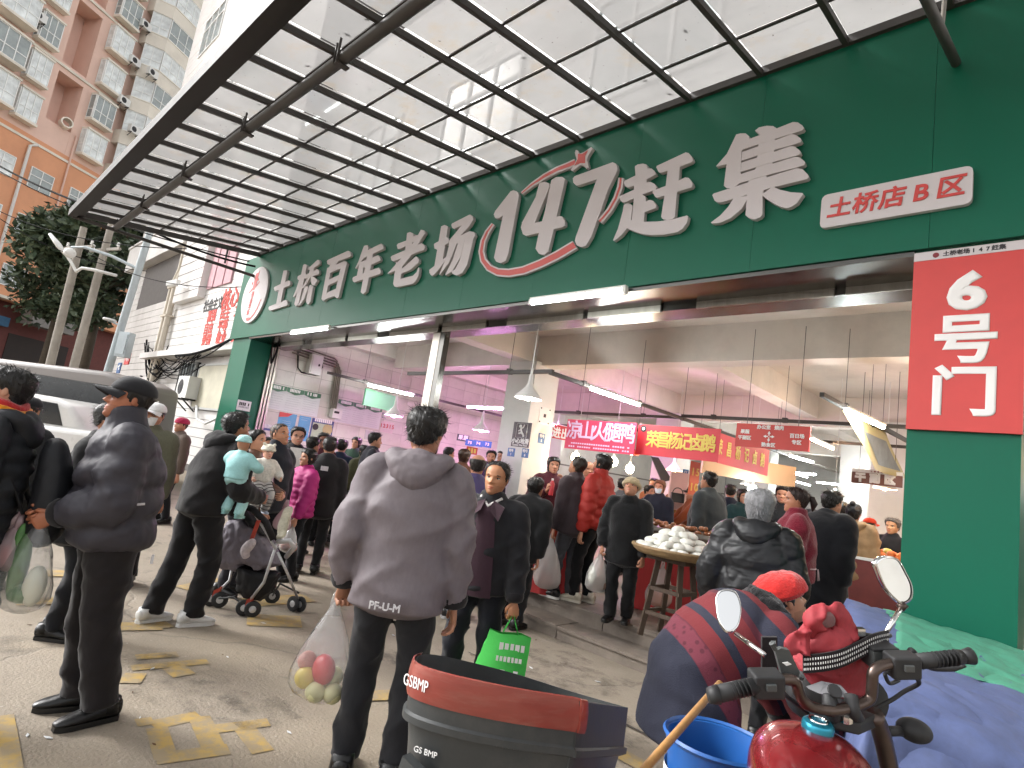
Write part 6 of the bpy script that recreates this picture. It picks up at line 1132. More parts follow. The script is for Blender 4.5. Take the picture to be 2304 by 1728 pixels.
pp('furhat', 1427, 1066, 6.05, FL, -14, 'elderly person in cream fur hat and black fleece coat', top='111113', topk='fur', bulk=.06, hem=-.26, legs='101012', leg_b=.024, style='short', hat='fur', hatc='B8A684', hp=-26, bend=8, slump=6, hands=((.26, .10, .84), (-.24, .10, .80)), curl=(.85, .8), feet=((.08, .06, 0, 6), (-.09, -.06, 0, 6)), group=CI_, vox=.015)
pp('mask', 1487, 1082, 9., FL, -20, 'woman with light brown hair, white mask and navy coat', top='191C2A', style='bob', hair='6B452C', group=CI_); pp('p31', 1461, 1095, 9.6, FL, 60, 'person with short dark hair beside the masked woman', h=1.42, top='1A1A1E', group=CI_); pp('p31b', 1473, 1078, 10.6, FL, -20, 'person behind the masked woman in warm light', top='7A4A30', group=CI_)
pp('m32', 1588, 1085, 7.8, FL, 70, 'stout man in black coat facing right at the stall', top='111114', bulk=.07, hem=-.2, hair='3A3634', style='recede', group=CI_); pp('capp', 1561, 1090, 9.4, FL, -75, 'vendor in black cap and orange-lit jacket by the price board', top='7A3A1C', hat='cap', hatc='161616', group=CI_, hands=((.2, .4, .95), (-.2, .45, .9)))  # the capped vendor wears orange
pp('m33', 1610, 1063, 7.3, FL, -125, 'man in charcoal coat leaning towards the food tray', top='303436', topk='matte', bulk=.05, hem=-.16, bend=10, style='short', thick=.04, tone='A06C50', hp=-8, group=CI_); pp('m35', 1762, 1097, 8.2, FL, -5, 'young man in black jacket facing the camera', top='1B1D20', bulk=.045, collar=.05, tone='B98468', group=CI_)
pp('pony', 1797, 1100, 4.95, FL, -84, 'woman in dark red knit sweater with a ponytail talking', top='741A2C', topk='knit', bulk=.062, hem=-.06, style='pony', thick=.045, hair='2A1B18', tone='A66E52', legs='2A1620', group=CI_, hands=((.2, .28, .95), (-.2, .28, .95)), collar=.05)
pp('dark37', 1850, 1098, 5.55, FL, 140, 'broad person in long navy-black coat behind the red sweater', top='0D0E14', bulk=.10, hem=-.46, flare=1.12, bend=14, slump=8, style='short', thick=.06, group=CI_, legs='0D0E12')
pp('bun', 1922, 1135, 6.9, FL, 168, 'woman with hair bun in beige quilted coat from behind', top='8A7050', topk='down', bulk=.07, hem=-.2, puff=.06, period=.14, style='bun', thick=.05, hair='0E0E12', hood=True, hp=-16, group=CI_)
pp('orangecap', 1957, 1160, 8.6, FL, 130, 'vendor in bright orange cap behind the beige coat', top='2A2A2E', hat='cap', hatc='D8452A', group=CI_); pp('kid', 2010, 1168, 7.4, FL, -25, 'small woman in black jacket and yellow apron at the right column', top='16161A', style='short', thick=.09, hair='5A5450', tone='C08C64', group=CI_)
# ---- more of the crowd
for q in (('c1', 603, 985, 8.6, 0, 30, 'man in dark brown jacket behind the bald man', '3A2A24', 'short'), ('c2', 655, 992, 9.6, 0, 160, 'person in grey coat with back turned beyond the glasses man', '4A4C50', 'short'), ('c3', 772, 990, 9.4, .1, 170, 'man in dark blue coat with back turned right of the patch jacket', '1F2A40', 'short'), ('c4', 822, 1003, 9.2, FL, -150, 'short-haired person in olive coat near the tiled wall', '4A4A34', 'bob'),
          ('c5', 1163, 1012, 11., FL, 20, 'vendor in white sleeves left of the column', '9A9A98', 'short'), ('c6', 1302, 1058, 9.6, FL, -20, 'vendor in dark apron behind the red-skirted table', '2A1E22', 'short'), ('c7', 1402, 1078, 9.2, FL, 165, 'person in grey jacket behind the fur hat', '55575A', 'short'), ('c8', 1532, 1082, 10.2, FL, 10, 'woman in ochre coat beside the handbag partition', '7A5A2A', 'bob'),
          ('c9', 1645, 1092, 9.8, FL, 175, 'person in navy jacket behind the charcoal coat', '1C2436', 'short'), ('c10', 1672, 1102, 9.0, FL, 30, 'person in dark teal coat behind the grey hair', '1E3A3C', 'bob'), ('c11', 1738, 1112, 9.6, FL, -60, 'man in grey sweater behind the young man in black', '5A5A5E', 'recede'), ('c12', 1893, 1130, 9.4, FL, 150, 'person in wine coat left of the hair bun', '4A1C26', 'bob'), ('c13', 975, 1000, 9.5, FL, 200, 'person in brown coat glimpsed right of the grey hood', '4A382C', 'short')):
    pp(q[0], q[1], q[2], q[3], q[4], q[5], q[6], top=q[7], style=q[8], group=CI_ if q[4] else CR_)
# ---- babies
_m = gd(549, 992, 4.78); person('mint', (_m[0], _m[1], _m[2]-.66), 150, .66, 'small child in mint suit carried by the hoodie man', top='9CCFCF', topk='down', bulk=.075, hem=-.02, legs='A5D3D2', leg_b=.05, shoes='8FC0BE', sole='8FC0BE', hat='knit', hatc='A8D8D8', style=None, hs=1.45, feet=((.14, .16, .10, 10), (-.14, .10, .16, 10)), hands=((.22, .30, 1.25), (-.22, .30, 1.2)), group='babies carried in the crowd', vox=.03, disp=.01)
_m = gd(604, 1012, 5.68); person('baby', (_m[0], _m[1], _m[2]-.66), 22, .66, 'baby in white bear hat and striped trousers held by the woman', top='D4D0C6', topk='fur', bulk=.08, hem=-.02, legs='B9B6B2', leg_b=.05, shoes='B9C6DA', sole='D0D8E6', hat='fur', hatc='DAD4C4', style=None, tone='D9A48C', hs=1.5, feet=((.14, .16, .12, 10), (-.14, .16, .16, 10)), hands=((.34, .2, 1.0), (-.36, .22, 1.05)), group='babies carried in the crowd', vox=.03, disp=.01)

# ---------------------------------------------------------------- clothing details
def hpart(key, name, mb, m, smooth=True):
    d = PEOPLE[key]; mb.xf(d['HMl']); return d['part'](name, mb, m, smooth)
def spec(key, rim='1A1A1A'):
    mb = MB()
    for s in (-1, 1): mb.tube([np.array([s*.145+.085*math.cos(a), head_pt(s*.38, .5)[1]+.055, .50+.06*math.sin(a)]) for a in np.linspace(0, 2*math.pi, 15)], .008, 5, cap=False); mb.tube([(s*.23, .34, .52), (s*.34, .0, .52)], .008, 5)
    mb.tube([(-.06, .43, .51), (.06, .43, .51)], .008, 5); hpart(key, 'glasses', mb, cloth(rim, 'leather'))
def mask_(key, h='C9D6E0'):
    mb = MB(); mb.grid([[head_pt(th, t, .03, .7) for th in np.linspace(-.95, .95, 12)] for t in np.linspace(.06, .40, 8)]); hpart(key, 'face_mask', mb, cloth(h, 'matte'))
spec('glasses'); spec('whitecap'); spec('capman', '2A2A2A'); mask_('whitecap', 'D0D0D0'); mask_('mask')
d = PEOPLE['baby']
for hj, kn, ank, _ in d['lg']:
    for f in np.linspace(.12, .92, 8):
        a_, b_ = (hj, kn) if f < .5 else (kn, ank); g = (f*2) % 1 if f < .5 else (f-.5)*2; c = a_+(b_-a_)*g; t_ = nrm(b_-a_); e1 = nrm(np.cross(t_, (0, 1, .3))); e2 = np.cross(t_, e1); r_ = .148-.028*f; mb = MB(); mb.tube([c+e1*r_*math.cos(q)+e2*r_*math.sin(q) for q in np.linspace(0, 2*math.pi, 19)], .010, 5, cap=False); d['part']('trouser_stripe', mb, cloth('4A4848', 'matte'), True)
for s in (-1, 1): mb = MB(); mb.ell((s*.36, .0, 1.02), (.12, .06, .12), 10, 8); hpart('baby', 'hat_ear', mb, cloth('DAD4C4', 'fur'))
def front_patch(key, name, pts, m, off=.0):      # a strip of cloth lying on the front (or back) of the torso; pts (x, height fraction 0 pelvis..1 neck)
    d = PEOPLE[key]; P = d['P']; mb = MB(); mb.grid(pts); return d['part'](name, mb, m, True)
d = PEOPLE['oldman']; P = d['P']; M_PLUMS = cloth('3B2730', 'matte'); f_ = d['fwd']
def torso_pt(key, x, z, off, back=False):        # point on the torso surface at side x, height z (1.70 m figure)
    d = PEOPLE[key]; P = d['P']; zs = [p[2] for p in P]; c = np.array([np.interp(z, zs, [p[i] for p in P]) for i in range(3)]); c[2] = z; return c+np.array([x, 0, 0])+(d['fwd']*(-1 if back else 1))*off
rows = []
for z in np.linspace(.80, 1.42, 10):
    w = np.interp(z, [.80, 1.2, 1.42], [.115, .085, .05]); bb = np.interp(z, [.80, .92, 1.05, 1.22, 1.36, 1.42], [.190, .188, .186, .190, .165, .125]); rows.append([torso_pt('oldman', x*w, z, bb-.05*abs(x)**2*w*4) for x in np.linspace(-1, 1, 9)])
mb = MB(); mb.grid(rows); d['part']('shirt', mb, M_PLUMS, True)
for s in (-1, 1):
    mb = MB(); mb.prism([torso_pt('oldman', s*.03, 1.44, .10), torso_pt('oldman', s*.115, 1.40, .115), torso_pt('oldman', s*.10, 1.31, .205), torso_pt('oldman', s*.035, 1.37, .185)], d['fwd']*.012); d['part']('collar_flap', mb, M_PLUMS, False)
mb = MB(); mb.tube([torso_pt('oldman', x*.075, 1.455-.06*(1-abs(x)), .06+.075*(1-abs(x))) for x in np.linspace(-1, 1, 9)], .013, 6); d['part']('inner_collar', mb, cloth('C8C4C0', 'matte'), True)
d = PEOPLE['glasses']; mb = MB(); mb.grid([[torso_pt('glasses', x*np.interp(z, [1.0, 1.42], [.04, .085]), z, .175 if z < 1.3 else .175-.35*(z-1.3)) for x in np.linspace(-1, 1, 5)] for z in np.linspace(1.0, 1.44, 8)]); d['part']('shirt', mb, cloth('D0CECB', 'matte'), True)
# rainbow scarf and backpack
d = PEOPLE['scarf']; nk = d['P'][4]
for k, h in enumerate(('B02A2A', 'D8891E', 'C9A21E', '2A7A8A')):
    mb = MB(); r0 = .088+.016*k; mb.tube([nk+np.array([r0*math.sin(a), r0*1.05*math.cos(a)+.015, .045-.026*k+.012*math.sin(3*a)]) for a in np.linspace(0, 2*math.pi, 21)], .026, 8, cap=False); d['part']('scarf', mb, cloth(h, 'knit'), True)
W = d['W']; bp = MB(); loft(bp, [(0, -.27, .86, .13, .07), (0, -.29, .95, .16, .09), (0, -.28, 1.15, .155, .085), (0, -.25, 1.32, .12, .06), (0, -.22, 1.36, .06, .03)], 18, 4, sq=.8); bp.xf(np.array(W)); bpo = thing('backpack', 'black backpack worn by the rainbow scarf woman', 'backpack', np.array(W @ Vector((0, -.27, .85)))); soft(bp.build('pack', cloth('1A1B1F', 'shell'), bpo, True), .014, 3, .015)
for s in (-1, 1): mb = MB(); mb.tube([(s*.11, -.2, 1.0), (s*.15, -.05, 1.32), (s*.13, .12, 1.42), (s*.16, .19, 1.2), (s*.17, .06, .98)], [(.03, .008)]*5, 8); mb.xf(np.array(W)); mb.build('strap', cloth('1A1B1F', 'shell'), bpo, True)
# small marks on clothes
def mark(key, name, s, x, z, off, size, back, m, bold=.0):
    d = PEOPLE[key]; o = torso_pt(key, x, z, off, back); ax = np.array([-1., 0, 0]) if not back else np.array([1., 0, 0]); me = text_mesh(name, s, m, size, frame(o, ax, d['up']), bold, .002); me.transform(d['S']); put(name, me, d['o'], local=True)
M_TAGW = cloth('C8C6C8', 'matte')
mark('greyman', 'printed_lettering', 'PF-U-M', -.02, .80, .205, .045, True, M_TAGW, .0012)
d = PEOPLE['m14']; mb = MB(); o = torso_pt('m14', 0, 1.31, .185, True); mb.obox(o, np.array([.045, 0, 0]), d['fwd']*.004, np.array([0, 0, .028])); d['part']('patch', mb, M_TAGW, False)
d = PEOPLE['purple']; mb = MB(); mb.tube([torso_pt('purple', x, 1.16-.03*x, .192-.5*x*x, True) for x in np.linspace(-.2, .2, 9)], .009, 5); d['part']('stripe', mb, cloth('C2BE5A', 'matte'), True)
d = PEOPLE['capman']; W = d['part']
for (a, b_) in (((-.245, .17, 1.075), (-.262, .03, 1.10)),): mb = MB(); mb.tube([a, b_], .006, 5); W('zip_print', mb, M_TAGW, True)
mb = MB(); mb.obox((-.255, -.06, .83), np.array([.003, 0, 0]), np.array([0, .006, 0]), np.array([0, 0, .022])); W('side_label', mb, M_TAGW, False)
d = PEOPLE['pony']; mb = MB(); mb.tube([torso_pt('pony', .21*math.sin(a), 1.0, .19*math.cos(a)*1.0) for a in np.linspace(0, 2*math.pi, 25)], .006, 5, cap=False); mb.tube([torso_pt('pony', -.05, 1.0, .2, True), torso_pt('pony', -.02, .9, .21, True)], .006, 5); mb.tube([torso_pt('pony', -.05, 1.0, .2, True), torso_pt('pony', -.09, .91, .21, True)], .006, 5); d['part']('apron_string', mb, cloth('C8B0B4', 'matte'), True)
d = PEOPLE['kid']; mb = MB(); mb.grid([[torso_pt('kid', x*.12, z, .178) for x in np.linspace(-1, 1, 4)] for z in np.linspace(.7, 1.2, 6)]); d['part']('apron', mb, cloth('D09A2A', 'matte'), True)
# black fur collar of the woven coat
d = PEOPLE['shawl']; P = d['P']; mb = MB(); c = P[4]; u = d['up']; f = d['fwd']; mb.tube([c-u*.05+np.array([1, 0, 0])*.15*math.sin(a)+f*(-.13*math.cos(a)) for a in np.linspace(-2.3, 2.3, 17)], [.03]+[.062]*15+[.03], 10); soft(d['part']('fur_collar', mb, cloth('0B0B0E', 'fur'), True), .012, 2, .02, .04)
# ---------------------------------------------------------------- bags in hand
F_CLEAR = film('clear_bag', (1, 1, 1), .22, .12, .45); F_WHITE = film('white_bag', (1, .98, .95), .82, .3, .2); F_PINKB = film('pink_bag', (.95, .72, .76), .55, .25, .25); F_MILK = film('milky_bag', (.96, .96, .94), .45, .2, .35)
V_GREEN = mat('veg_green', (.06, .16, .04), .5, vary=.3, vscale=20); V_WHITE = mat('veg_white', (.62, .62, .50), .5, vary=.1); V_RED = mat('fruit_red', (.45, .03, .04), .35, vary=.2, vscale=15); V_YEL = mat('fruit_yellow', (.62, .48, .10), .4, vary=.15, vscale=10); V_PALE = mat('fruit_pale', (.60, .58, .32), .4, vary=.1); V_ORNG = mat('fruit_orange', (.55, .13, .02), .4, vary=.15); V_MEAT = mat('meat_pink', (.45, .20, .17), .5, vary=.3, vscale=18); V_BROWN = mat('bag_brown', (.20, .13, .10), .6, vary=.3)
hd = (PEOPLE['capman']['hands'][0]+PEOPLE['capman']['hands'][1])/2+np.array([0, 0, -.02]); vr = np.array([CR[0], CR[1], 0])
bag('plastic_bag', 'clear plastic bag of leafy greens held by the cap man', hd+vr*.02, .46, .27, F_CLEAR, contents=[('vegetable', -.05, .0, .55, .035, .04, .17, V_GREEN), ('vegetable', -.02, .02, .82, .09, .06, .05, V_GREEN), ('vegetable', .05, 0, .72, .05, .05, .10, V_WHITE), ('vegetable', -.08, 0, .35, .025, .03, .12, V_GREEN)], dirx=vr, seed=1, group='carrier bags held by shoppers')
bag('plastic_bag', 'pinkish plastic bag of meat beside the bag of greens', hd-vr*.10+(0, 0, -.04), .24, .17, F_PINKB, contents=[('meat', 0, 0, .7, .05, .04, .06, V_MEAT)], dirx=vr, seed=2, group='carrier bags held by shoppers')
hd = PEOPLE['greyman']['hands'][1]
bag('plastic_bag', 'clear bag of yellow and red fruit held by the grey jacket man', hd-vr*.03+(0, 0, -.02), .50, .31, F_CLEAR, contents=[('fruit', -.085, 0, .80, .055, .055, .055, V_YEL), ('fruit', .05, .04, .78, .05, .05, .05, V_PALE), ('fruit', -.01, -.03, .90, .055, .055, .05, V_PALE), ('fruit', .075, -.02, .90, .05, .05, .05, V_PALE), ('fruit', 0, .0, .70, .075, .055, .075, V_RED), ('fruit', -.1, .03, .66, .045, .05, .05, V_MEAT), ('fruit', -.03, .05, .92, .05, .05, .045, V_YEL)], dirx=vr, seed=3, group='carrier bags held by shoppers')
hd = PEOPLE['pink']['hands'][1]; bag('plastic_bag', 'small clear bag of buns in the pink jacket woman\'s hand', hd, .30, .2, F_MILK, contents=[('bun', -.03, 0, .8, .05, .05, .045, V_MEAT), ('bun', .05, 0, .8, .045, .05, .045, V_MEAT)], dirx=vr, seed=4, group='carrier bags held by shoppers')
hd = PEOPLE['whitebag']['hands'][0] if PEOPLE['whitebag']['hands'][0]@FW < PEOPLE['whitebag']['hands'][1]@FW else PEOPLE['whitebag']['hands'][1]
bag('plastic_bag', 'white carrier bag with red print held on the step', hd, .56, .30, F_WHITE, contents=[('grocery', 0, 0, .85, .09, .07, .06, V_RED)], dirx=vr, seed=5, group='carrier bags held by shoppers', sq=.8)
hd = PEOPLE['furhat']['hands'][0]; bag('plastic_bag', 'clear bag with brown parcel held by the fur hat person', hd, .38, .26, F_MILK, contents=[('parcel', .03, 0, .8, .08, .06, .07, V_BROWN), ('parcel', -.06, 0, .6, .05, .03, .09, V_WHITE)], dirx=vr, seed=6, group='carrier bags held by shoppers')
hd = gz(1492, 1270, .82); bag('plastic_bag', 'clear bag of oranges hanging beside the wooden stool', gd(1492, 1270, 6.0), .42, .27, F_MILK, contents=[('orange', .04*a, .03*b, .78+.07*c, .042, .042, .042, V_ORNG) for a, b, c in ((-1.5, 0, 0), (0, 1, 0), (1.4, 0, 0), (-.6, -1, 1.3), (.8, -1, 1.3), (0, 0, 1.8))], dirx=vr, seed=7, group='carrier bags held by shoppers')
hd = gd(645, 1135, 5.9); bag('plastic_bag', 'pink bag hanging beside the baby', hd, .26, .18, F_PINKB, dirx=vr, seed=8, group='carrier bags held by shoppers')
# green cloth bag
hd = PEOPLE['oldman']['hands'][1]; M_NWG = mat('nonwoven_green', (.055, .50, .075), .7, vary=.06, bump=.3, bscale=60, bdist=.004)
gb = thing('tote_bag', 'bright green cloth bag with white print held by the old man', 'bag', hd-(0, 0, .5), group='carrier bags held by shoppers'); up = np.array([0, 0, 1.]); dy = np.cross(up, vr); T0 = hd-up*.12; rs = []
for k in range(9):
    f = k/8; a, b = .135+.045*f, .025+.06*math.sin(math.pi*min(1, f*.62)); c = T0-up*.37*f-vr*.06*f
    rs.append([c+vr*a*x+dy*b*y+up*.01*math.sin(5*x+3*k) for x, y in ((-1, -.5), (-.5, -1), (0, -1.05), (.5, -1), (1, -.5), (1, .5), (.5, 1), (0, 1.05), (-.5, 1), (-1, .5))])
mb = MB(); mb.rings(rs, False); mb.add(rs[-1], [tuple(range(10))]); mb.build('cloth', M_NWG, gb, 50)
for s in (-1, 1): MB().tube([T0+vr*.05+dy*.02*s, T0+vr*.02+up*.07+dy*.015*s, hd+up*.01, T0-vr*.02+up*.07+dy*.015*s, T0-vr*.05+dy*.02*s], [(.013, .003)]*5, 6).build('handle', M_NWG, gb, True)
for k in range(5):
    o = T0-up*(.07+.065*k)-dy*(.042+.026*k)*1.15+vr*(.02-.012*k); small_print(gb, -dy, [o-vr*.085, o+vr*.085, o+vr*.085-up*.1, o-vr*.085-up*.1], 0, 1, 0, (5, 7, 4, 8, 8)[k], M_PRINT, (.045, .032, .025, .03, .02)[k])
# bottle
hd = PEOPLE['maroon']['hands'][0]; bt = thing('bottle', 'red drink bottle in the maroon sweater woman\'s hand', 'bottle', hd-(0, 0, .08)); MB().lathe([(0, 0), (.03, 0), (.032, .02), (.032, .15), (.014, .19)], 12, hd-(0, 0, .08)).build('body', V_RED, bt, 50); MB().lathe([(.015, 0), (.015, .025), (0, .025)], 10, hd+(0, 0, .11)).build('cap', M_WPLAS, bt, 50)
# ================================================================ stalls inside the entrance
M_BAMBOO = mat('bamboo', (.30, .20, .10), .6, vary=.3, vscale=14, bump=.5, bscale=30, bdist=.006); M_WOODD = mat('dark_wood', (.07, .045, .03), .7, vary=.3, vscale=8, stretch=(6, 6, 1)); M_WOODY = mat('stick_wood', (.42, .22, .07), .55, vary=.2, vscale=10, stretch=(5, 5, 1))
M_BUN = mat('steamed_dough', (.82, .81, .74), .6, vary=.05, vscale=10); M_REDC = mat('red_cloth', (.42, .03, .03), .75, vary=.12, vscale=4, bump=.4, bscale=1, stretch=(9, 9, 2), ridged=True, bdist=.03); M_COOK = mat('braised_meat', (.26, .085, .025), .35, vary=.45, vscale=25, bump=.8, bscale=40); M_COPPER = mat('copper_pot', (.30, .12, .06), .3, metal=.8, vary=.2)
TC = gd(1522, 1246, 5.55); TZ = TC[2]
st = thing('wooden_stool', 'tall dark wooden stool carrying the bamboo tray', 'stool', (TC[0], TC[1], FL)); fz = .285
for k in range(4):
    a = R_(45+90*k); MB().beam((TC[0]+.16*math.cos(a), TC[1]+.16*math.sin(a), TZ-.06), (TC[0]+.26*math.cos(a), TC[1]+.26*math.sin(a), fz), .045, .045).build('leg', M_WOODD, st)
for z, r in ((.5, .245), (.72, .22)):
    for k in range(4): a, b = R_(45+90*k), R_(135+90*k); MB().beam((TC[0]+r*math.cos(a), TC[1]+r*math.sin(a), z), (TC[0]+r*math.cos(b), TC[1]+r*math.sin(b), z), .028, .035).build('stretcher', M_WOODD, st)
MB().box(TC[0]-.2, TC[0]+.2, TC[1]-.2, TC[1]+.2, TZ-.075, TZ-.035).build('seat', M_WOODD, st)
tr_ = thing('bamboo_tray', 'round woven bamboo tray heaped with white buns', 'tray', (TC[0], TC[1], TZ-.03)); RT = .40
MB().lathe([(0, -.028), (RT*.9, -.028), (RT, .0), (RT+.02, .035), (RT-.01, .04), (RT*.93, .005), (0, -.01)], 40, TC).build('dish', M_BAMBOO, tr_, 50); MB().tube([TC+np.array([(RT+.008)*math.cos(a), (RT+.008)*math.sin(a), .036]) for a in np.linspace(0, 2*math.pi, 41)], .016, 8, cap=False).build('rim', M_BAMBOO, tr_, True)
bun = MB(); bun.ell((0, 0, 0), (.074, .058, .040), 14, 9); bun.v = [(x*(1+.10*math.sin(2*y*50)), y, z*(1 if z > 0 else .55)) for x, y, z in bun.v]; bun = bun.mesh('bun', M_BUN, True); rb = random.Random(5); nb_ = 0
for lay, (n, rad) in enumerate(((22, .31), (17, .235), (12, .165), (7, .10), (2, .03))):
    for k in range(n):
        a = 2*math.pi*k/n+lay*.4+rb.uniform(-.1, .1); r = rad+rb.uniform(-.03, .03); o = put('bun', bun, M=Matrix.Translation((TC[0]+r*math.cos(a), TC[1]+r*math.sin(a), TZ+.03+lay*.047)) @ Matrix.Rotation(a+rb.uniform(-.7, .7), 4, 'Z') @ Matrix.Rotation(rb.uniform(-.3, .3), 4, 'X') @ Matrix.Diagonal((rb.uniform(.9, 1.12),)*3+(1,)))
        tag(o, 'plump white bun heaped on the round bamboo tray', 'bun', 'white buns on the bamboo tray')
# cooked-food stall
A, B = gd(1488, 1192, 6.7), gd(1600, 1212, 6.4); zt_ = (A[2]+B[2])/2-.02; ax = nrm(np.array([B[0]-A[0], B[1]-A[1], 0])); ay = np.array([-ax[1], ax[0], 0]); cc = np.array([(A[0]+B[0])/2, (A[1]+B[1])/2, 0])+ay*.25
stl = thing('food_stall', 'low stall of braised meat behind the bun tray', 'stall', (*cc[:2], FL)); MB().obox(cc+(0, 0, zt_-.02), ax*.62, ay*.36, np.array([0, 0, .02])).build('counter', M_WOODD, stl); MB().obox(cc+(0, 0, (zt_+FL)/2-.02), ax*.58, ay*.32, np.array([0, 0, (zt_-FL)/2-.025])).build('skirt', M_REDC, stl)
for k in (-1, 1): MB().obox(cc+ax*.3*k+(0, 0, zt_+.025), ax*.28, ay*.3, np.array([0, 0, .02])).build('tray', M_STEEL_B, stl)
for k in range(46):
    p = cc+ax*rb.uniform(-.55, .55)+ay*rb.uniform(-.27, .27)+(0, 0, zt_+.05+rb.uniform(0, .05)); o = MB().ell(p, (rb.uniform(.03, .06), rb.uniform(.025, .045), rb.uniform(.02, .035)), 8, 6).build('meat_piece', M_COOK, None, True); tag(o, 'brown piece of braised meat on the food stall', 'meat', 'braised meat on the stall')
# red-skirted table with a pot and a tray of noodles
p0 = gd(1232, 1310, 6.9); RT_ = np.array([p0[0], p0[1], FL]); zt2 = gd(1228, 1205, 6.9)[2]
rt = thing('red_table', 'round red-skirted table behind the old man', 'table', RT_); rs = []
for k, z in enumerate(np.linspace(FL+.02, zt2, 8)): rs.append([RT_*np.array([1, 1, 0])+np.array([(.33+.05*(1-k/7)+.012*math.sin(11*a))*math.cos(a), (.33+.05*(1-k/7)+.012*math.sin(11*a))*math.sin(a), z]) for a in np.linspace(0, 2*math.pi, 44, endpoint=False)])
mb = MB(); mb.rings(rs, True); mb.build('skirt', M_REDC, rt, 60); pt = thing('cooking_pot', 'copper pot steaming on the red table', 'pot', (RT_[0], RT_[1], zt2)); MB().lathe([(0, .003), (.17, .003), (.20, .06), (.20, .16), (.22, .17), (.19, .165), (.19, .07), (0, .05)], 28, (RT_[0], RT_[1], zt2)).build('bowl', M_COPPER, pt, 50); MB().tube([(RT_[0]+.1, RT_[1], zt2+.1), (RT_[0]+.22, RT_[1]-.1, zt2+.34)], .01, 6).build('ladle', M_STEEL_B, pt)
p1 = gd(1236, 1172, 7.6); nt = thing('noodle_box', 'white foam box heaped with brown fried strips', 'box', (p1[0], p1[1], p1[2]-.2)); MB().obox(p1-(0, 0, .14), np.array([CR[0], CR[1], 0])*.26, np.array([FW[0], FW[1], 0])*.2, np.array([0, 0, .13])).build('box', M_WPLAS, nt); mb = MB()
for k in range(70):
    a = p1+np.array([CR[0], CR[1], 0])*rb.uniform(-.22, .2)+np.array([FW[0], FW[1], 0])*rb.uniform(-.15, .15)+(0, 0, rb.uniform(-.01, .09)); d = np.array([rb.gauss(0, .07), rb.gauss(0, .07), rb.gauss(.0, .025)]); mb.tube([a-d, a+(0, 0, .012), a+d], .009, 5)
o = mb.build('fried_strips', mat('fried_strip', (.34, .17, .06), .5, vary=.3), nt); o['kind'] = 'stuff'
MB().obox(np.array([p1[0], p1[1], (p1[2]-.28+FL)/2]), np.array([CR[0], CR[1], 0])*.35, np.array([FW[0], FW[1], 0])*.25, np.array([0, 0, (p1[2]-.28-FL)/2])).build('stand', M_WOODD, nt)
p2 = gd(1995, 1262, 6.6); cr = thing('side_stall', 'stall of orange goods beside the right green column', 'stall', (p2[0], p2[1], FL)); MB().box(p2[0]-.5, p2[0]+.45, p2[1]-.2, p2[1]+.5, FL, p2[2]-.03).build('counter', mat('stall_red', (.16, .03, .025), .6, vary=.2), cr); MB().box(p2[0]-.52, p2[0]+.47, p2[1]-.22, p2[1]+.52, p2[2]-.029, p2[2]).build('top', M_WPLAS, cr)
for k in range(26):
    p = p2+np.array([rb.uniform(-.42, .38), rb.uniform(-.1, .42), .04+rb.uniform(0, .06)]); o = MB().ell(p, (.05, .05, .04), 8, 6).build('pastry', V_ORNG if k % 3 else V_YEL, None, True); tag(o, 'round orange or yellow pastry on the side stall', 'pastry', 'pastries on the side stall')  # orange lamplight on the goods is put into their colour
for i, (x, y) in enumerate(((1060, 1105), (960, 1090), (880, 1080), (1660, 1160))):
    p = gd(x, y, 12.5); t = thing('market_stall', ['far market stall behind the purple jacket', 'far market stall behind the grey jacket', 'far market stall near the left wall', 'far market stall behind the charcoal coat'][i], 'stall', (p[0], p[1], FL), group='far market stalls'); MB().box(p[0]-1.3, p[0]+1.3, p[1]-.4, p[1]+.4, FL, 1.1).build('counter', M_TILE, t); MB().box(p[0]-1.35, p[0]+1.35, p[1]-.45, p[1]+.45, 1.101, 1.15).build('top', M_STEEL_B, t)

# ================================================================ stroller
def sk(a, b, dep): return gd(420+a/4.147, 1050+b/4.147, dep)
M_TUBE = mat('stroller_tube', (.55, .55, .56), .35, metal=.4, vary=.08); M_SFAB = cloth('77717A', 'shell'); M_SBLK = cloth('17171A', 'shell'); M_TYRE = mat('tyre_rubber', (.018, .018, .019), .7, vary=.15); M_SRED = mat('brake_red', (.42, .05, .03), .45, vary=.1)
N_, F_ = 5.05, 5.42
sc_ = gz(575, 1365, 0); stro = thing('baby_stroller', 'grey folding baby stroller with red brake levers', 'stroller', sc_)
wheel_me = MB().lathe([(.030, -.013), (.062, -.014), (.070, -.006), (.070, .006), (.062, .014), (.030, .013)], 22, (0, 0, 0), (0, 1, 0)).mesh('wheel', M_TYRE, True); hub_me = MB().lathe([(0, -.016), (.016, -.016), (.034, -.010), (.034, .010), (.016, .016), (0, .016)], 14, (0, 0, 0), (0, 1, 0)).mesh('hub', M_TUBE, 40)
wpos = {}
for nm, (a, b) in dict(rl1=(212, 1238), rl2=(293, 1252), fl1=(520, 1328), fl2=(600, 1342), rr=(786, 1212), fr1=(980, 1285), fr2=(1046, 1290)).items():
    p = gz(420+a/4.147, 1050+(b+66)/4.147, 0.)+np.array([0, 0, .071]); wpos[nm] = p; o = put('wheel', wheel_me, stro, M=Matrix.Translation(p) @ Matrix.Rotation(R_(62 if nm[0] != 'f' or nm[1] == 'l' else 20), 4, 'Z')); put('hub', hub_me, o, local=True)
def seg(name, pts, r, m): return MB().tube(pts, r, 8).build(name, m, stro, True)
H1, H2 = sk(830, 770, N_), sk(700, 760, F_); rlp = (wpos['rl1']+wpos['rl2'])/2; flp = (wpos['fl1']+wpos['fl2'])/2; frp = (wpos['fr1']+wpos['fr2'])/2
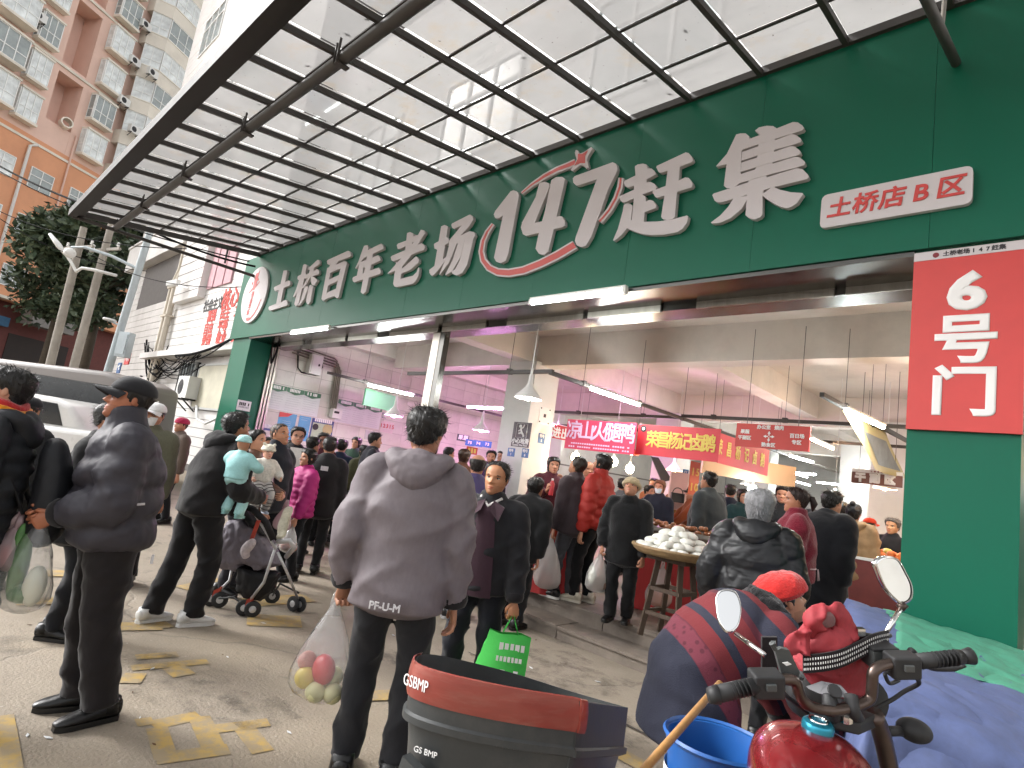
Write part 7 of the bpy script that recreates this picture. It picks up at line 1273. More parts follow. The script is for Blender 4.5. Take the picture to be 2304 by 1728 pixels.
seg('leg', [H1+(0, 0, .05), sk(720, 1080, N_), flp+(.0, 0, .07)], .013, M_TUBE); seg('leg', [sk(850, 800, N_), sk(960, 1040, N_+.1), frp+(0, 0, .05)], .012, M_TUBE)
seg('leg', [sk(430, 900, F_), sk(400, 1060, F_), rlp+(0, 0, .05)], .012, M_TUBE); seg('leg', [sk(640, 900, F_+.1), wpos['rr']+(0, 0, .05)], .012, M_TUBE)
seg('handle_tube', [H1, sk(760, 640, N_), sk(600, 380, N_+.05), sk(480, 320, N_+.1)], .012, M_TUBE); seg('handle_tube', [H2, sk(560, 560, F_), sk(420, 380, F_)], .012, M_TUBE); seg('axle', [rlp, (rlp+flp)/2+(0, 0, .06), flp], .009, M_BLACK); seg('axle', [wpos['rr'], sk(870, 1090, F_), frp+(0, 0, .1)], .009, M_BLACK)
seg('bumper_bar', [sk(850, 700, N_), sk(960, 690, N_-.05), sk(1005, 750, N_), sk(930, 840, N_+.1)], .022, M_TUBE)
for a, b in ((rlp, 0), (flp, 0)): MB().obox(a+(0, 0, .06), np.array([.02, .02, .02]), np.array([-.012, .012, 0]), np.array([.01, 0, .035])).build('brake_lever', M_SRED, stro)
def cushion(name, pts, th, m, dis=.03):
    mb = MB(); c = np.mean(pts, axis=0); n = nrm(FW*np.array([1, 1, 0])); rs = []
    for f, o in ((.55, -th), (.9, -th*.75), (1., 0), (.9, th*.75), (.55, th)): rs.append([c+(p-c)*f+n*o for p in pts])
    mb.rings(rs, True); return soft(mb.build(name, m, stro, True), .016, 3, dis, .09)
D_ = (N_+F_)/2
cushion('seat_fabric', [sk(150, 830, D_), sk(290, 690, D_), sk(400, 500, D_), sk(560, 470, D_), sk(700, 560, D_), sk(800, 700, D_), sk(860, 830, D_), sk(890, 920, D_), sk(720, 960, D_), sk(560, 900, D_), sk(480, 980, D_), sk(300, 930, D_)], .15, M_SFAB, .04)
cushion('basket', [sk(490, 900, D_), sk(620, 930, D_), sk(800, 980, D_), sk(880, 980, D_), sk(820, 1150, D_), sk(700, 1260, D_), sk(560, 1220, D_), sk(480, 1130, D_)], .13, M_SBLK)
seg('canopy_hoop', [sk(350, 390, N_), sk(470, 340, N_), sk(620, 400, N_), sk(740, 520, N_), sk(810, 680, N_)], .03, M_SBLK); seg('canopy_hoop', [sk(420, 420, N_+.2), sk(520, 400, N_+.2), sk(640, 480, N_+.2), sk(700, 560, N_+.2)], .025, M_SBLK)
cushion('canopy', [sk(350, 370, D_), sk(460, 350, D_), sk(600, 390, D_), sk(720, 500, D_), sk(800, 660, D_), sk(740, 640, D_), sk(640, 520, D_), sk(520, 430, D_), sk(420, 440, D_)], .16, M_SBLK)
MB().obox(sk(640, 590, N_-.08), np.array([.012, .01, 0]), np.array([-.006, .006, 0]), np.array([.03, 0, .085])).build('strap', M_SRED, stro)
toy = thing('plush_toy', 'white plush toy hanging on the stroller', 'toy', sk(570, 780, N_-.2)); mb = MB(); loft(mb, [(*sk(630, 690, N_-.12), .03, .03), (*sk(580, 740, N_-.12), .045, .045), (*sk(545, 790, N_-.12), .04, .04), (*sk(560, 850, N_-.12), .03, .03)], 10, 3); soft(mb.build('body', cloth('B9AEB0', 'fur'), toy, True), .011, 2)
bl = MB(); loft(bl, [(*sk(960, 390, 5.6), .05, .03), (*sk(920, 480, 5.5), .07, .04), (*sk(890, 620, 5.4), .06, .03), (*sk(870, 670, 5.3), .03, .02)], 10, 3); tag(soft(bl.build('baby_blanket', cloth('B9B39E', 'knit'), None, True), .012, 2, .02), 'cream blanket hanging over the stroller bar', 'blanket')

# ================================================================ vehicles in the street
M_VAN = mat('van_paint', (.17, .15, .14), .42, metal=.0, vary=.06, vscale=2, coat=.1); M_CARW = mat('car_white', (.66, .65, .63), .28, vary=.04, vscale=2, coat=.5, dirt=.2, dscale=1.5); M_AUTOG = mat('car_glass', (.022, .024, .026), .06, vary=.2, vscale=2, spec=.7); M_TRIMB = mat('car_trim', (.02, .02, .02), .5, vary=.1)
def vehicle(name, label, cat, rear, front_dir, L, Wd, body, roof, ground, paint, win, gl_z, groove=True):
    # body / roof: side outlines (x from rear, z); one solid shell each, rounded edges; glass set in the side
    f = nrm(np.array([front_dir[0], front_dir[1], 0])); t = thing(name, label, cat, (rear[0], rear[1], ground), math.atan2(f[1], f[0]))
    def slab(nm, ol, y0, y1, m, bev, par=None):
        o = MB().prism([(x, y0, z) for x, z in ol], (0, y1-y0, 0)).build(nm, m, par or t, 40, local=True); b = o.modifiers.new('edge', 'BEVEL'); b.width = bev; b.segments = 3; b.limit_method = 'ANGLE'; b.angle_limit = R_(30); return o
    slab('body', body, -Wd/2, Wd/2, paint, .10); slab('cabin', roof, -Wd/2+.10, Wd/2-.10, paint, .10)
    for sgn in (-1, 1):
        for w in win:
            y = sgn*(Wd/2-.099); o = MB().prism([(x, y, z) for x, z in w], (0, sgn*.008, 0)).build('window', M_AUTOG, t, local=True)
            c = np.mean(w, axis=0); MB().prism([(c[0]+(x-c[0])*1.05, y-sgn*.0, c[1]+(z-c[1])*1.09) for x, z in w], (0, sgn*.004, 0)).build('window_trim', M_TRIMB, t, local=True)
    wx = (L*.19, L*.80)
    wm = MB().lathe([(.20, -.09), (.29, -.10), (.32, -.06), (.32, .06), (.29, .10), (.20, .09)], 26, (0, 0, 0), (0, 1, 0)).mesh('tyre', M_TYRE, True); rm = MB().lathe([(0, -.07), (.07, -.08), (.20, -.085), (.20, .085), (.07, .08), (0, .07)], 20, (0, 0, 0), (0, 1, 0)).mesh('rim', M_TUBE, 40)
    for x in wx:
        for sgn in (-1, 1): o = put('wheel', wm, t, True, loc=(x, sgn*(Wd/2-.09), .32)); put('rim', rm, o, True)
    for z, y in ((.75, 0),):
        for sgn in (-1, 1):
            MB().box(-.012, .03, sgn*Wd*.40-.1, sgn*Wd*.40+.1, z, z+.16).build('tail_lamp', V_RED, t, local=True); MB().box(L-.03, L+.012, sgn*Wd*.38-.12, sgn*Wd*.38+.12, z-.05, z+.1).build('headlamp', M_GLASS2, t, local=True); MB().tube([(L*.5, sgn*Wd/2+.005, .80), (L*.5+.16, sgn*Wd/2+.005, .80)], .012, 6).build('door_handle', paint, t, local=True)
    if groove:
        for x in (L*.36, L*.56): 
            for sgn in (-1, 1): MB().box(x, x+.008, sgn*Wd/2-.004, sgn*Wd/2+.004, .35, .95).build('door_gap', M_TRIMB, t, local=True)
    return t
A = gd(356, 880, 12.0); Bv = gd(0, 808, 12.6); dv_ = (Bv-A)[:2]
vehicle('minivan', 'taupe minivan with dark side windows behind the white car', 'van', A, dv_, 5.2, 1.85, [(0, .3), (5.1, .3), (5.2, .6), (5.15, .85), (4.6, .98), (.02, .98), (-.02, .7)], [(.05, .9), (4.75, .9), (4.0, 1.82), (3.6, 1.95), (.5, 2.0), (.12, 1.86)], zg(A[0]), M_VAN, [[(.32, 1.07), (1.95, 1.07), (1.95, 1.72), (.42, 1.70)], [(2.02, 1.07), (3.2, 1.07), (3.2, 1.72), (2.02, 1.72)], [(3.28, 1.07), (4.5, 1.07), (3.9, 1.66), (3.28, 1.72)]], 1.2)
A = gd(330, 1000, 10.7); Bv = gd(0, 945, 10.9); dv_ = (Bv-A)[:2]
vehicle('white_car', 'white sedan parked between the scarf woman and the cap man', 'car', A, dv_, 4.6, 1.78, [(0, .28), (4.5, .28), (4.6, .5), (4.5, .72), (3.6, .93), (.3, .98), (-.02, .8), (-.04, .5)], [(.55, .9), (3.55, .9), (2.6, 1.40), (2.2, 1.46), (1.3, 1.45), (.95, 1.36)], zg(A[0])-.02, M_CARW, [[(1.02, 1.0), (1.75, 1.0), (1.78, 1.34), (1.20, 1.33)], [(1.85, 1.0), (3.0, 1.0), (2.5, 1.32), (1.87, 1.35)]], 1.0)
# ================================================================ foreground motorcycle
def mc(a, b, dep): return gd(1536+a/2.88, 1152+b/2.88, dep)
M_BLKP = mat('black_rubber', (.016, .016, .017), .6, vary=.2, vscale=20); M_BAR = mat('bar_brown_metal', (.10, .075, .065), .3, metal=.9, vary=.25, vscale=10); M_CHROME = mat('chrome', (.75, .75, .74), .08, metal=1., vary=.05); M_MIRROR = mat('mirror_glass', (.92, .93, .93), .01, metal=1., vary=0)
M_TANK = mat('tank_red', (.20, .012, .015), .25, metal=.3, vary=.15, vscale=5, coat=.6, dirt=.2, dscale=6); M_DGREY = mat('grey_plastic', (.055, .06, .06), .5, vary=.12, vscale=8, dirt=.3, dscale=8, dcol=(.12, .11, .1)); M_CAPB = mat('fuel_cap_blue', (.03, .28, .40), .2, metal=.6, vary=.15)
M_BASKR = mat('red_fabric_bag', (.27, .022, .030), .7, vary=.15, vscale=8, bump=.5, bscale=1, stretch=(16, 16, 10), ridged=True, bdist=.02)
bike = thing('motorcycle', 'red motorcycle with two mirrors parked in the foreground', 'motorcycle', (mc(900, 1500, 1.5)[0], mc(900, 1500, 1.5)[1], 0))
def bt_(name, pts, r, m, n=12, smooth=True): return MB().tube(catm(pts, 5) if len(pts) > 2 else pts, r if not hasattr(r, '__len__') else r, n).build(name, m, bike, smooth)
bd_ = lambda a: 1.35+.2*(a-190)/1690
bt_('handlebar', [mc(a, b, bd_(a)) for a, b in ((480, 1125), (600, 1090), (720, 1095), (765, 1200), (830, 1262), (960, 1288), (1100, 1262), (1210, 1215), (1228, 1120), (1240, 1030), (1330, 985), (1500, 965))], .0135, M_BAR, 14)
gl = bt_('grip', [mc(185, 1188, bd_(185)), mc(480, 1122, bd_(480))], .019, M_BLKP, 16); gr = bt_('grip', [mc(1520, 968, bd_(1520)), mc(1800, 940, bd_(1800))], .019, M_BLKP, 16)
for a, b, par in ((188, 1187, gl), (1830, 937, gr)): MB().tube([mc(a-22, b+3, bd_(a)), mc(a+42, b-5, bd_(a))], [.017, .022], 14).build('bar_end', M_BLKP, par, True)
for k in range(9):
    f = k/9; p = mc(1545+250*f, 966-26*f, bd_(1600)); q = mc(1548+250*f, 966-26*f, bd_(1600)); MB().tube([p, q], .0203, 14).build('grip_ridge', M_BLKP, gr); p = mc(215+240*f, 1182-52*f, bd_(300)); q = mc(218+240*f, 1181-52*f, bd_(300)); MB().tube([p, q], .0203, 14).build('grip_ridge', M_BLKP, gl)
def pod(c, r, par=None, m=None, name='switch_housing'): return soft(MB().ell(c, r, 14, 10).build(name, m or M_BLKP, par or bike, True), .006, 2)
for a, b in ((540, 1110), (1420, 990)):
    c = mc(a, b, bd_(a)); MB().obox(c, CR*.036, FW*.026, CU*.028).build('switch_housing', M_BLKP, bike); MB().obox(c-FW*.028+CU*.004, CR*.012, FW*.005, CU*.008).build('switch', M_DGREY, bike)
bt_('brake_lever', [mc(1480, 900, 1.58), mc(1600, 1000, 1.66), mc(1760, 1010, 1.66), mc(1830, 990, 1.65)], [.010]*11+[.007]*5, M_BLKP, 8); bt_('clutch_lever', [mc(520, 1060, 1.45), mc(400, 1130, 1.5), mc(250, 1215, 1.5)], .008, M_BLKP, 8)
bt_('brake_cable', [mc(1500, 1060, 1.55), mc(1530, 1110, 1.58), mc(1440, 1160, 1.6), mc(1350, 1220, 1.6), mc(1200, 1300, 1.6)], .006, M_BLKP, 8); bt_('brake_cable', [mc(1310, 1050, 1.5), mc(1340, 1110, 1.52), mc(1400, 1090, 1.55)], .005, M_BLKP, 8); bt_('clutch_cable', [mc(620, 1100, 1.45), mc(660, 1180, 1.5), mc(800, 1290, 1.55), mc(900, 1380, 1.6)], .006, M_BLKP, 8)
MB().obox(mc(1270, 930, 1.56), CR*.033, FW*.03, CU*.026).build('brake_reservoir', M_DGREY, bike); MB().obox(mc(1270, 930, 1.56)+CU*.028, CR*.035, FW*.032, CU*.004).build('reservoir_cap', M_BLKP, bike)
for a in (960, 1105): bt_('bar_clamp', [mc(a-15, 1190, 1.47), mc(a, 1290, 1.45), mc(a+25, 1330, 1.48)], .017, M_BLKP, 10)
MB().prism([mc(820, 1290, 1.50), mc(1000, 1330, 1.46), mc(1150, 1370, 1.45), mc(1270, 1320, 1.5), mc(1280, 1270, 1.53), mc(1200, 1240, 1.56), mc(900, 1250, 1.56)], (0, 0, -.03)).build('top_yoke', M_BLKP, bike); MB().lathe([(0, .012), (.014, .012), (.016, 0), (.016, -.01)], 8, mc(1055, 1330, 1.46), CU).build('yoke_nut', M_CHROME, bike, 40)
fk = nrm(np.array([FW[0]*.3, FW[1]*.3, 0])+np.array([0, 0, -1.])); p = mc(1240, 1310, 1.5); bt_('fork', [p, p+(mc(1345, 1690, 1.52)-p)*1.0, np.array([mc(1345, 1690, 1.52)[0]+.1, mc(1345, 1690, 1.52)[1]+.2, .3])], .022, M_BAR, 12); p = mc(870, 1310, 1.55); bt_('fork', [p, p+fk*.35, p+fk*.8], .022, M_BAR, 12)
# tank
def blob(name, secs, m, par=None, n=24, vox=None):
    mb = MB(); rs = [[c+e1*math.copysign(abs(math.cos(q))**.85, math.cos(q))+e2*math.copysign(abs(math.sin(q))**.85, math.sin(q)) for q in np.linspace(0, 2*math.pi, n, endpoint=False)] for c, e1, e2 in secs]
    mb.rings(rs, True); o = mb.build(name, m, par or bike, True); s = o.modifiers.new('round', 'SUBSURF'); s.levels = s.render_levels = 2; return o
tf = nrm(np.array([FW[0]*.92+CR[0]*.25, FW[1]*.92+CR[1]*.25, 0])); ts_ = nrm(np.cross(tf, (0, 0, 1.))); tu = np.array([0, 0, 1.])
T0 = mc(850, 1345, 1.46)-tf*.12; tz = mc(850, 1345, 1.46)[2]-.075
def tp(y, x, z): return T0*np.array([1, 1, 0])+tf*y+ts_*x+tu*z
tank = blob('fuel_tank', [(tp(-.30, 0, tz-.10), ts_*.03, tu*.02), (tp(-.28, 0, tz-.10), ts_*.07, tu*.06), (tp(-.15, 0, tz-.09), ts_*.11, tu*.09), (tp(.0, 0, tz-.075), ts_*.145, tu*.115), (tp(.13, 0, tz-.06), ts_*.15, tu*.125), (tp(.22, 0, tz-.06), ts_*.125, tu*.10), (tp(.27, 0, tz-.075), ts_*.06, tu*.06)], M_TANK)
pc = tp(.12, .01, tz+.066); MB().lathe([(.0, .010), (.024, .010), (.034, .006), (.037, 0), (.037, -.02)], 24, pc, nrm((0, 0, 1.)-tf*.1)).build('fuel_cap', M_CAPB, bike, 40); MB().lathe([(.018, .0105), (.019, .013), (.022, .013), (.023, .0105)], 20, pc, nrm((0, 0, 1.)-tf*.1)).build('cap_ring', M_CHROME, bike, 40)
put('tank_badge', text_mesh('tank_badge', 'LT', M_CHROME, .055, frame(tp(-.06, .150, tz-.06), tf*1., tu), .002, .002), bike)
blob('seat', [(tp(-.95, 0, tz-.14), ts_*.03, tu*.02), (tp(-.92, 0, tz-.14), ts_*.11, tu*.05), (tp(-.65, 0, tz-.15), ts_*.13, tu*.06), (tp(-.38, 0, tz-.16), ts_*.11, tu*.05), (tp(-.29, 0, tz-.15), ts_*.07, tu*.03)], M_BLKP)
blob('engine', [(tp(-.25, 0, .45), ts_*.10, tu*.12), (tp(0, 0, .45), ts_*.14, tu*.17), (tp(.2, 0, .5), ts_*.10, tu*.13)], M_DGREY)
for y in (-.62, .72):
    c = tp(y+(.12 if y > 0 else 0), 0, .30); w_ = MB().lathe([(.22, -.03), (.28, -.045), (.305, 0), (.28, .045), (.22, .03)], 30, c, ts_).build('wheel', M_TYRE, bike, True); MB().lathe([(.21, -.02), (.225, -.03), (.225, .03), (.21, .02)], 30, c, ts_).build('rim', M_CHROME, w_, True)
    for k in range(6): a = k*math.pi/3; MB().beam(c, c+(tf*math.cos(a)+tu*math.sin(a))*.215, .02, .012, ts_).build('spoke', M_DGREY, w_)
bt_('swing_arm', [tp(-.2, .1, .4), tp(-.62, .1, .30)], .022, M_DGREY); bt_('swing_arm', [tp(-.2, -.1, .4), tp(-.62, -.1, .30)], .022, M_DGREY); bt_('frame_tube', [tp(.25, 0, tz-.1), tp(.2, 0, .5), tp(-.1, 0, .3), tp(-.35, 0, .45), tp(-.6, 0, tz-.2)], .022, M_DGREY); bt_('side_stand', [tp(-.1, -.12, .32), tp(-.16, -.34, .005)], .014, M_DGREY)
for o in list(bike.children):
    if o.name.split('.')[0] in ('switch_housing', 'brake_reservoir', 'reservoir_cap', 'top_yoke', 'switch'): bv = o.modifiers.new('edge', 'BEVEL'); bv.width = .006 if 'cap' not in o.name and o.name.split('.')[0] != 'switch' else .002; bv.segments = 3
# gauge, lamp, indicators
MB().lathe([(0, .03), (.05, .03), (.065, .0), (.05, -.06), (0, -.08)], 20, mc(1180, 1200, 1.66), -FW+CU*.6).build('gauge', M_BLKP, bike, True); MB().lathe([(0, 0), (.08, .01), (.09, .06), (.05, .13), (0, .15)], 24, mc(900, 1230, 1.85), FW).build('headlamp', M_BLKP, bike, True)
gp_ = [mc(800, 1130, 1.5), mc(870, 1160, 1.48), mc(990, 1180, 1.47), mc(1080, 1190, 1.5), mc(1020, 1120, 1.52), mc(900, 1095, 1.53)]; MB().prism(gp_, -FW*.012).build('dash_cover', mat('dash_grey', (.20, .20, .21), .5, vary=.1), bike); MB().lathe([(0, .004), (.016, .004), (.018, 0)], 14, mc(985, 1160, 1.46), -FW+CU).build('ignition_lock', M_BLKP, bike)
bt_('indicator_stalk', [mc(1300, 1420, 1.6), mc(1430, 1420, 1.62)], .013, M_BLKP); soft(MB().ell(mc(1500, 1415, 1.62), (.045, .04, .032), 14, 10).build('indicator', M_BLKP, bike, True), .005, 2)
def mirror(name, pts, dep, nrml_, s0, s1):
    n = nrm(nrml_); c = np.mean([mc(a, b, dep) for a, b in pts], axis=0); P_ = [CP+(mc(a, b, 1.)-CP)*(((c-CP)@n)/((mc(a, b, 1.)-CP)@n)) for a, b in pts]; P_ = [np.array(p) for p in catm([*P_, P_[0]], 4)][:-1]; c = np.mean(P_, axis=0); ct = lambda f, o: [c+(p-c)*f+n*o for p in P_]
    mb = MB(); mb.rings([ct(.2, -.026), ct(.75, -.022), ct(.98, -.008), ct(1.0, 0), ct(.97, .006), ct(.90, .006)], False); sh = mb.build('mirror_shell', M_CHROME, bike, True)
    mb = MB(); mb.add([c+n*.0035]+ct(.915, .0035), [(0, i+1, (i+1) % len(P_)+1) for i in range(len(P_))]); mb.build('mirror_glass', M_MIRROR, sh, False)
    mb = MB(); mb.rings([ct(.93, .0037), ct(.90, .0045), ct(.885, .0038)], False); mb.build('mirror_gasket', M_BLKP, sh, True)
    bt_('mirror_stem', [mc(*s0), mc(*s1)], .0065, M_CHROME, 10)
mirror('left', ((210, 560), (235, 512), (290, 500), (345, 520), (375, 590), (378, 670), (355, 750), (310, 785), (270, 770), (225, 690)), 1.62, -FW*.8+np.array([0, 0, .62])-CR*.18, (345, 790, 1.62), (530, 925, 1.5))
mirror('right', ((1235, 330), (1265, 295), (1330, 283), (1390, 305), (1440, 390), (1480, 480), (1478, 560), (1440, 595), (1395, 590), (1300, 490)), 1.66, -FW+CR*.35+CU*.10, (1425, 605, 1.66), (1310, 795, 1.6))
MB().tube([mc(1440, 595, 1.66), mc(1405, 625, 1.66)], .012, 10).build('mirror_joint', M_BAR, bike, True)
# phone holder
ph = thing('phone_holder', 'black phone holder clamped on the motorcycle bar', 'phone holder', mc(690, 980, 1.42)); pl = [mc(*q, 1.44) for q in ((600, 900), (640, 885), (690, 895), (760, 1040), (750, 1080), (700, 1090), (650, 1080))]; MB().prism(pl, FW*.014).build('plate', M_DGREY, ph); MB().prism([mc(*q, 1.432) for q in ((645, 975), (680, 970), (705, 985), (670, 995))], -FW*.002).build('logo', M_PRINT, ph)
for a, b, a2, b2 in ((600, 890, 575, 850), (640, 1085, 640, 1115), (770, 1080, 775, 1060), (575, 850, 605, 850), (625, 1060, 620, 1085)): MB().tube([mc(a, b, 1.43), mc(a2, b2, 1.425)], .006, 8).build('claw', M_DGREY, ph)
MB().tube([mc(720, 1090, 1.45), mc(740, 1130, 1.45)], .012, 8).build('mount', M_BLKP, ph)
# red bundle and strap on the bar
rbag = thing('red_bag', 'crumpled red cloth bag strapped to the motorcycle bars', 'bag', mc(960, 1000, 1.66))
def lump(nm, keys, m, n=40, dis=.03, vox=.006, par=None, sc=.07): mb = MB(); loft(mb, keys, n, 8, ex=CR, fold=.015 if m is M_BASKR else 0., fk=3.); return soft(mb.build(nm, m, par, True), vox, 1, dis*.5, sc)
lump('pouch', [(*mc(930, 1150, 1.62), .05, .05), (*mc(950, 1080, 1.63), .095, .07), (*mc(960, 990, 1.64), .10, .075), (*mc(930, 900, 1.64), .09, .07)], M_BASKR, par=rbag, dis=.008)
lump('bundle', [(*mc(760, 890, 1.6), .02, .03), (*mc(820, 850, 1.6), .045, .05), (*mc(920, 830, 1.6), .075, .065), (*mc(1010, 860, 1.6), .06, .06), (*mc(1110, 870, 1.6), .025, .03)], M_BASKR, par=rbag, dis=.02, sc=.09)
lump('knot', [(*mc(840, 800, 1.58), .02, .02), (*mc(850, 720, 1.57), .03, .02), (*mc(900, 650, 1.57), .025, .02), (*mc(960, 640, 1.58), .028, .02), (*mc(1020, 700, 1.58), .03, .025), (*mc(1080, 800, 1.58), .03, .03)], M_BASKR, par=rbag, dis=.012, vox=.006, sc=.08)
lump('flap', [(*mc(820, 760, 1.56), .02, .008), (*mc(770, 830, 1.56), .028, .010), (*mc(720, 880, 1.55), .03, .010), (*mc(745, 900, 1.55), .012, .006)], M_BASKR, par=rbag, dis=.015, vox=.005)
lump('lining', [(*mc(890, 700, 1.56), .02, .015), (*mc(930, 690, 1.56), .022, .018), (*mc(950, 730, 1.56), .018, .015)], cloth('6A4A4A', 'matte'), par=rbag, dis=.01, vox=.005)
M_STRAPK = cloth('1A1416', 'matte'); strap = thing('cargo_strap', 'black and white woven strap around the red bag', 'strap', mc(1150, 900, 1.56)); S1 = catm([mc(780, 985, 1.55), mc(900, 975, 1.53), mc(1020, 950, 1.53), mc(1130, 900, 1.54), mc(1240, 845, 1.56), mc(1335, 820, 1.6)], 8)
for k in range(len(S1)-1):
    a, b = S1[k], S1[k+1]; MB().obox((a+b)/2, (b-a)/2*1.03, CU*.024, FW*.002).build('webbing', M_STRAPK, strap)
    for o in (-.013, 0, .013): MB().obox((a+b)/2+CU*o-FW*.0025, (b-a)/2*.35, CU*.0028, FW*.001).build('fleck', M_PRINT, strap)
MB().obox(mc(1150, 805, 1.56), CR*.010, FW*.008, CU*.022).build('buckle', M_CHROME, strap); bt = MB().tube([mc(1165, 790, 1.56), mc(1210, 800, 1.57), mc(1300, 810, 1.6), mc(1345, 800, 1.62)], .006, 6).build('loose_end', M_BLKP, strap, True)
MB().obox(mc(560, 930, 1.55), CR*.02, FW*.004, CU*.05).build('webbing', M_STRAPK, strap)
# ================================================================ scooter top case in the lower middle
def tcp(a, b, dep): return gd(768+a/2.88, 1152+b/2.88, dep)
M_CASE = mat('case_black_plastic', (.030, .033, .034), .45, vary=.15, vscale=5, dirt=.35, dscale=5, dcol=(.10, .09, .08), bump=.15, bscale=120, bdist=.002); M_REFL = mat('red_reflector', (.22, .035, .025), .3, vary=.15, vscale=6, stretch=(1, 1, 6), coat=.4, dirt=.25, dscale=8, dcol=(.3, .2, .15))
case = thing('top_case', 'open dark grey motorcycle top case with red reflector strip', 'top case', tcp(1150, 1750, 1.45))
# outline of the open rim seen from above: right rear corner, left nose, right front corner
zr = 1.0
K = [tcp(1858, 1268, 1.62), tcp(1500, 1165, 1.72), tcp(1100, 1040, 1.74), tcp(700, 945, 1.62), tcp(530, 925, 1.50), tcp(470, 960, 1.42), tcp(520, 1010, 1.36), tcp(760, 1080, 1.32), tcp(1150, 1160, 1.32), tcp(1500, 1215, 1.36), tcp(1590, 1235, 1.38)]
zr = np.mean([p[2] for p in K]); K = catm(K+[K[0]], 4)[:-1]; c0 = np.mean(K, axis=0)
def ringo(f, dz): return [np.array([c0[0]+(p[0]-c0[0])*f, c0[1]+(p[1]-c0[1])*f, p[2]+dz]) for p in K]
mb = MB(); mb.rings([ringo(.80, -.40), ringo(.86, -.34), ringo(.93, -.18), ringo(.965, -.125), ringo(1.03, -.12), ringo(1.03, -.105), ringo(1.0, -.10), ringo(1.0, .0), ringo(.975, .002), ringo(.95, -.05), ringo(.90, -.16), ringo(.84, -.36)], False); n_ = len(K)
mb.add([c0-(0, 0, .40)]+ringo(.80, -.40), [(0, (i+1) % n_+1, i+1) for i in range(n_)]); mb.add([c0-(0, 0, .36)]+ringo(.84, -.36), [(0, i+1, (i+1) % n_+1) for i in range(n_)]); mb.build('shell', M_CASE, case, 40)
i0, i1 = 17, 41
def strip(f, dz, i): p = K[i % n_]; return np.array([c0[0]+(p[0]-c0[0])*f, c0[1]+(p[1]-c0[1])*f, p[2]+dz])
idx = list(range(16, 41)); mb = MB(); mb.grid([[strip(1.022, -.068, i) for i in idx], [strip(1.034, -.055, i) for i in idx], [strip(1.034, -.02, i) for i in idx], [strip(1.015, .004, i) for i in idx], [strip(.995, .006, i) for i in idx]]); mb.build('reflector', M_REFL, case, 50)
fr = [strip(1.0355, -.05, i) for i in range(21, 32)]
def on_strip(u, dz, i): a, b = strip(1.037, dz, i), strip(1.037, dz, i+1); return a, nrm(b-a)
o, ax = on_strip(0, -.034, 24); lettering('brand_lettering', 'GSBMP', M_PRINT, o, ax, (0, 0, 1), .036, case, bold=0., ext=.0006, each=False, sx=.72); o, ax = on_strip(0, -.17, 26); o = c0+(o-c0)*np.array([.95, .95, 1]); lettering('brand_lettering', 'GS BMP', M_PRINT, o, ax, (0, 0, 1), .018, case, bold=0., ext=.0008, each=False)
a, ax = on_strip(0, -.20, 24); nn = nrm(np.cross((0, 0, 1.), ax)); nn = nn if nn@(CP-a) > 0 else -nn; a = c0+(a-c0)*np.array([.97, .97, 1]); MB().prism([a+ax*.01+(0, 0, .02), a+ax*.075+(0, 0, .0), a+ax*.06-(0, 0, .08), a+ax*.03-(0, 0, .15), a-ax*.01-(0, 0, .15), a-ax*.015-(0, 0, .09)], nn*.025).build('latch', M_CASE, case); MB().prism([a+ax*.012-(0, 0, .095)+nn*.026, a+ax*.035-(0, 0, .09)+nn*.026, a+ax*.028-(0, 0, .13)+nn*.026, a+ax*.005-(0, 0, .13)+nn*.026], nn*.001).build('latch_slot', M_PRINT, case); MB().lathe([(0, .004), (.012, .004), (.014, 0)], 12, a+ax*.03-(0, 0, .03)+nn*.025, nn).build('key_lock', M_DGREY, case)
sc2 = thing('scooter_tail', 'tail of a parked scooter carrying the top case', 'scooter', (c0[0], c0[1], 0)); z_ = c0[2]-.41
MB().box(c0[0]-.12, c0[0]+.12, c0[1]-.12, c0[1]+.12, z_-.03, z_).build('rack', M_BLACK, sc2); dirs = nrm(np.array([K[0][0]-K[20][0], K[0][1]-K[20][1], 0])); sd = np.cross((0, 0, 1), dirs)
mb = MB(); loft(mb, [(*(c0*np.array([1, 1, 0])-dirs*.28+(0, 0, z_-.12)), .05, .05), (*(c0*np.array([1, 1, 0])+(0, 0, z_-.10)), .13, .08), (*(c0*np.array([1, 1, 0])+dirs*.5+(0, 0, z_-.10)), .16, .11), (*(c0*np.array([1, 1, 0])+dirs*.9+(0, 0, z_-.12)), .12, .09)], 16, 4, ex=sd); mb.build('tail_fairing', M_REFL, sc2, True)
c = c0*np.array([1, 1, 0])+dirs*.12+(0, 0, .25); w_ = MB().lathe([(.15, -.04), (.22, -.05), (.25, 0), (.22, .05), (.15, .04)], 28, c, sd).build('wheel', M_TYRE, sc2, True); MB().lathe([(0, -.03), (.15, -.04), (.15, .04), (0, .03)], 20, c, sd).build('rim', M_DGREY, w_, True); MB().beam(c+(0, 0, .0)+sd*.07, c+dirs*.4+(0, 0, .1)+sd*.07, .04, .05).build('swing_arm', M_BLACK, sc2)
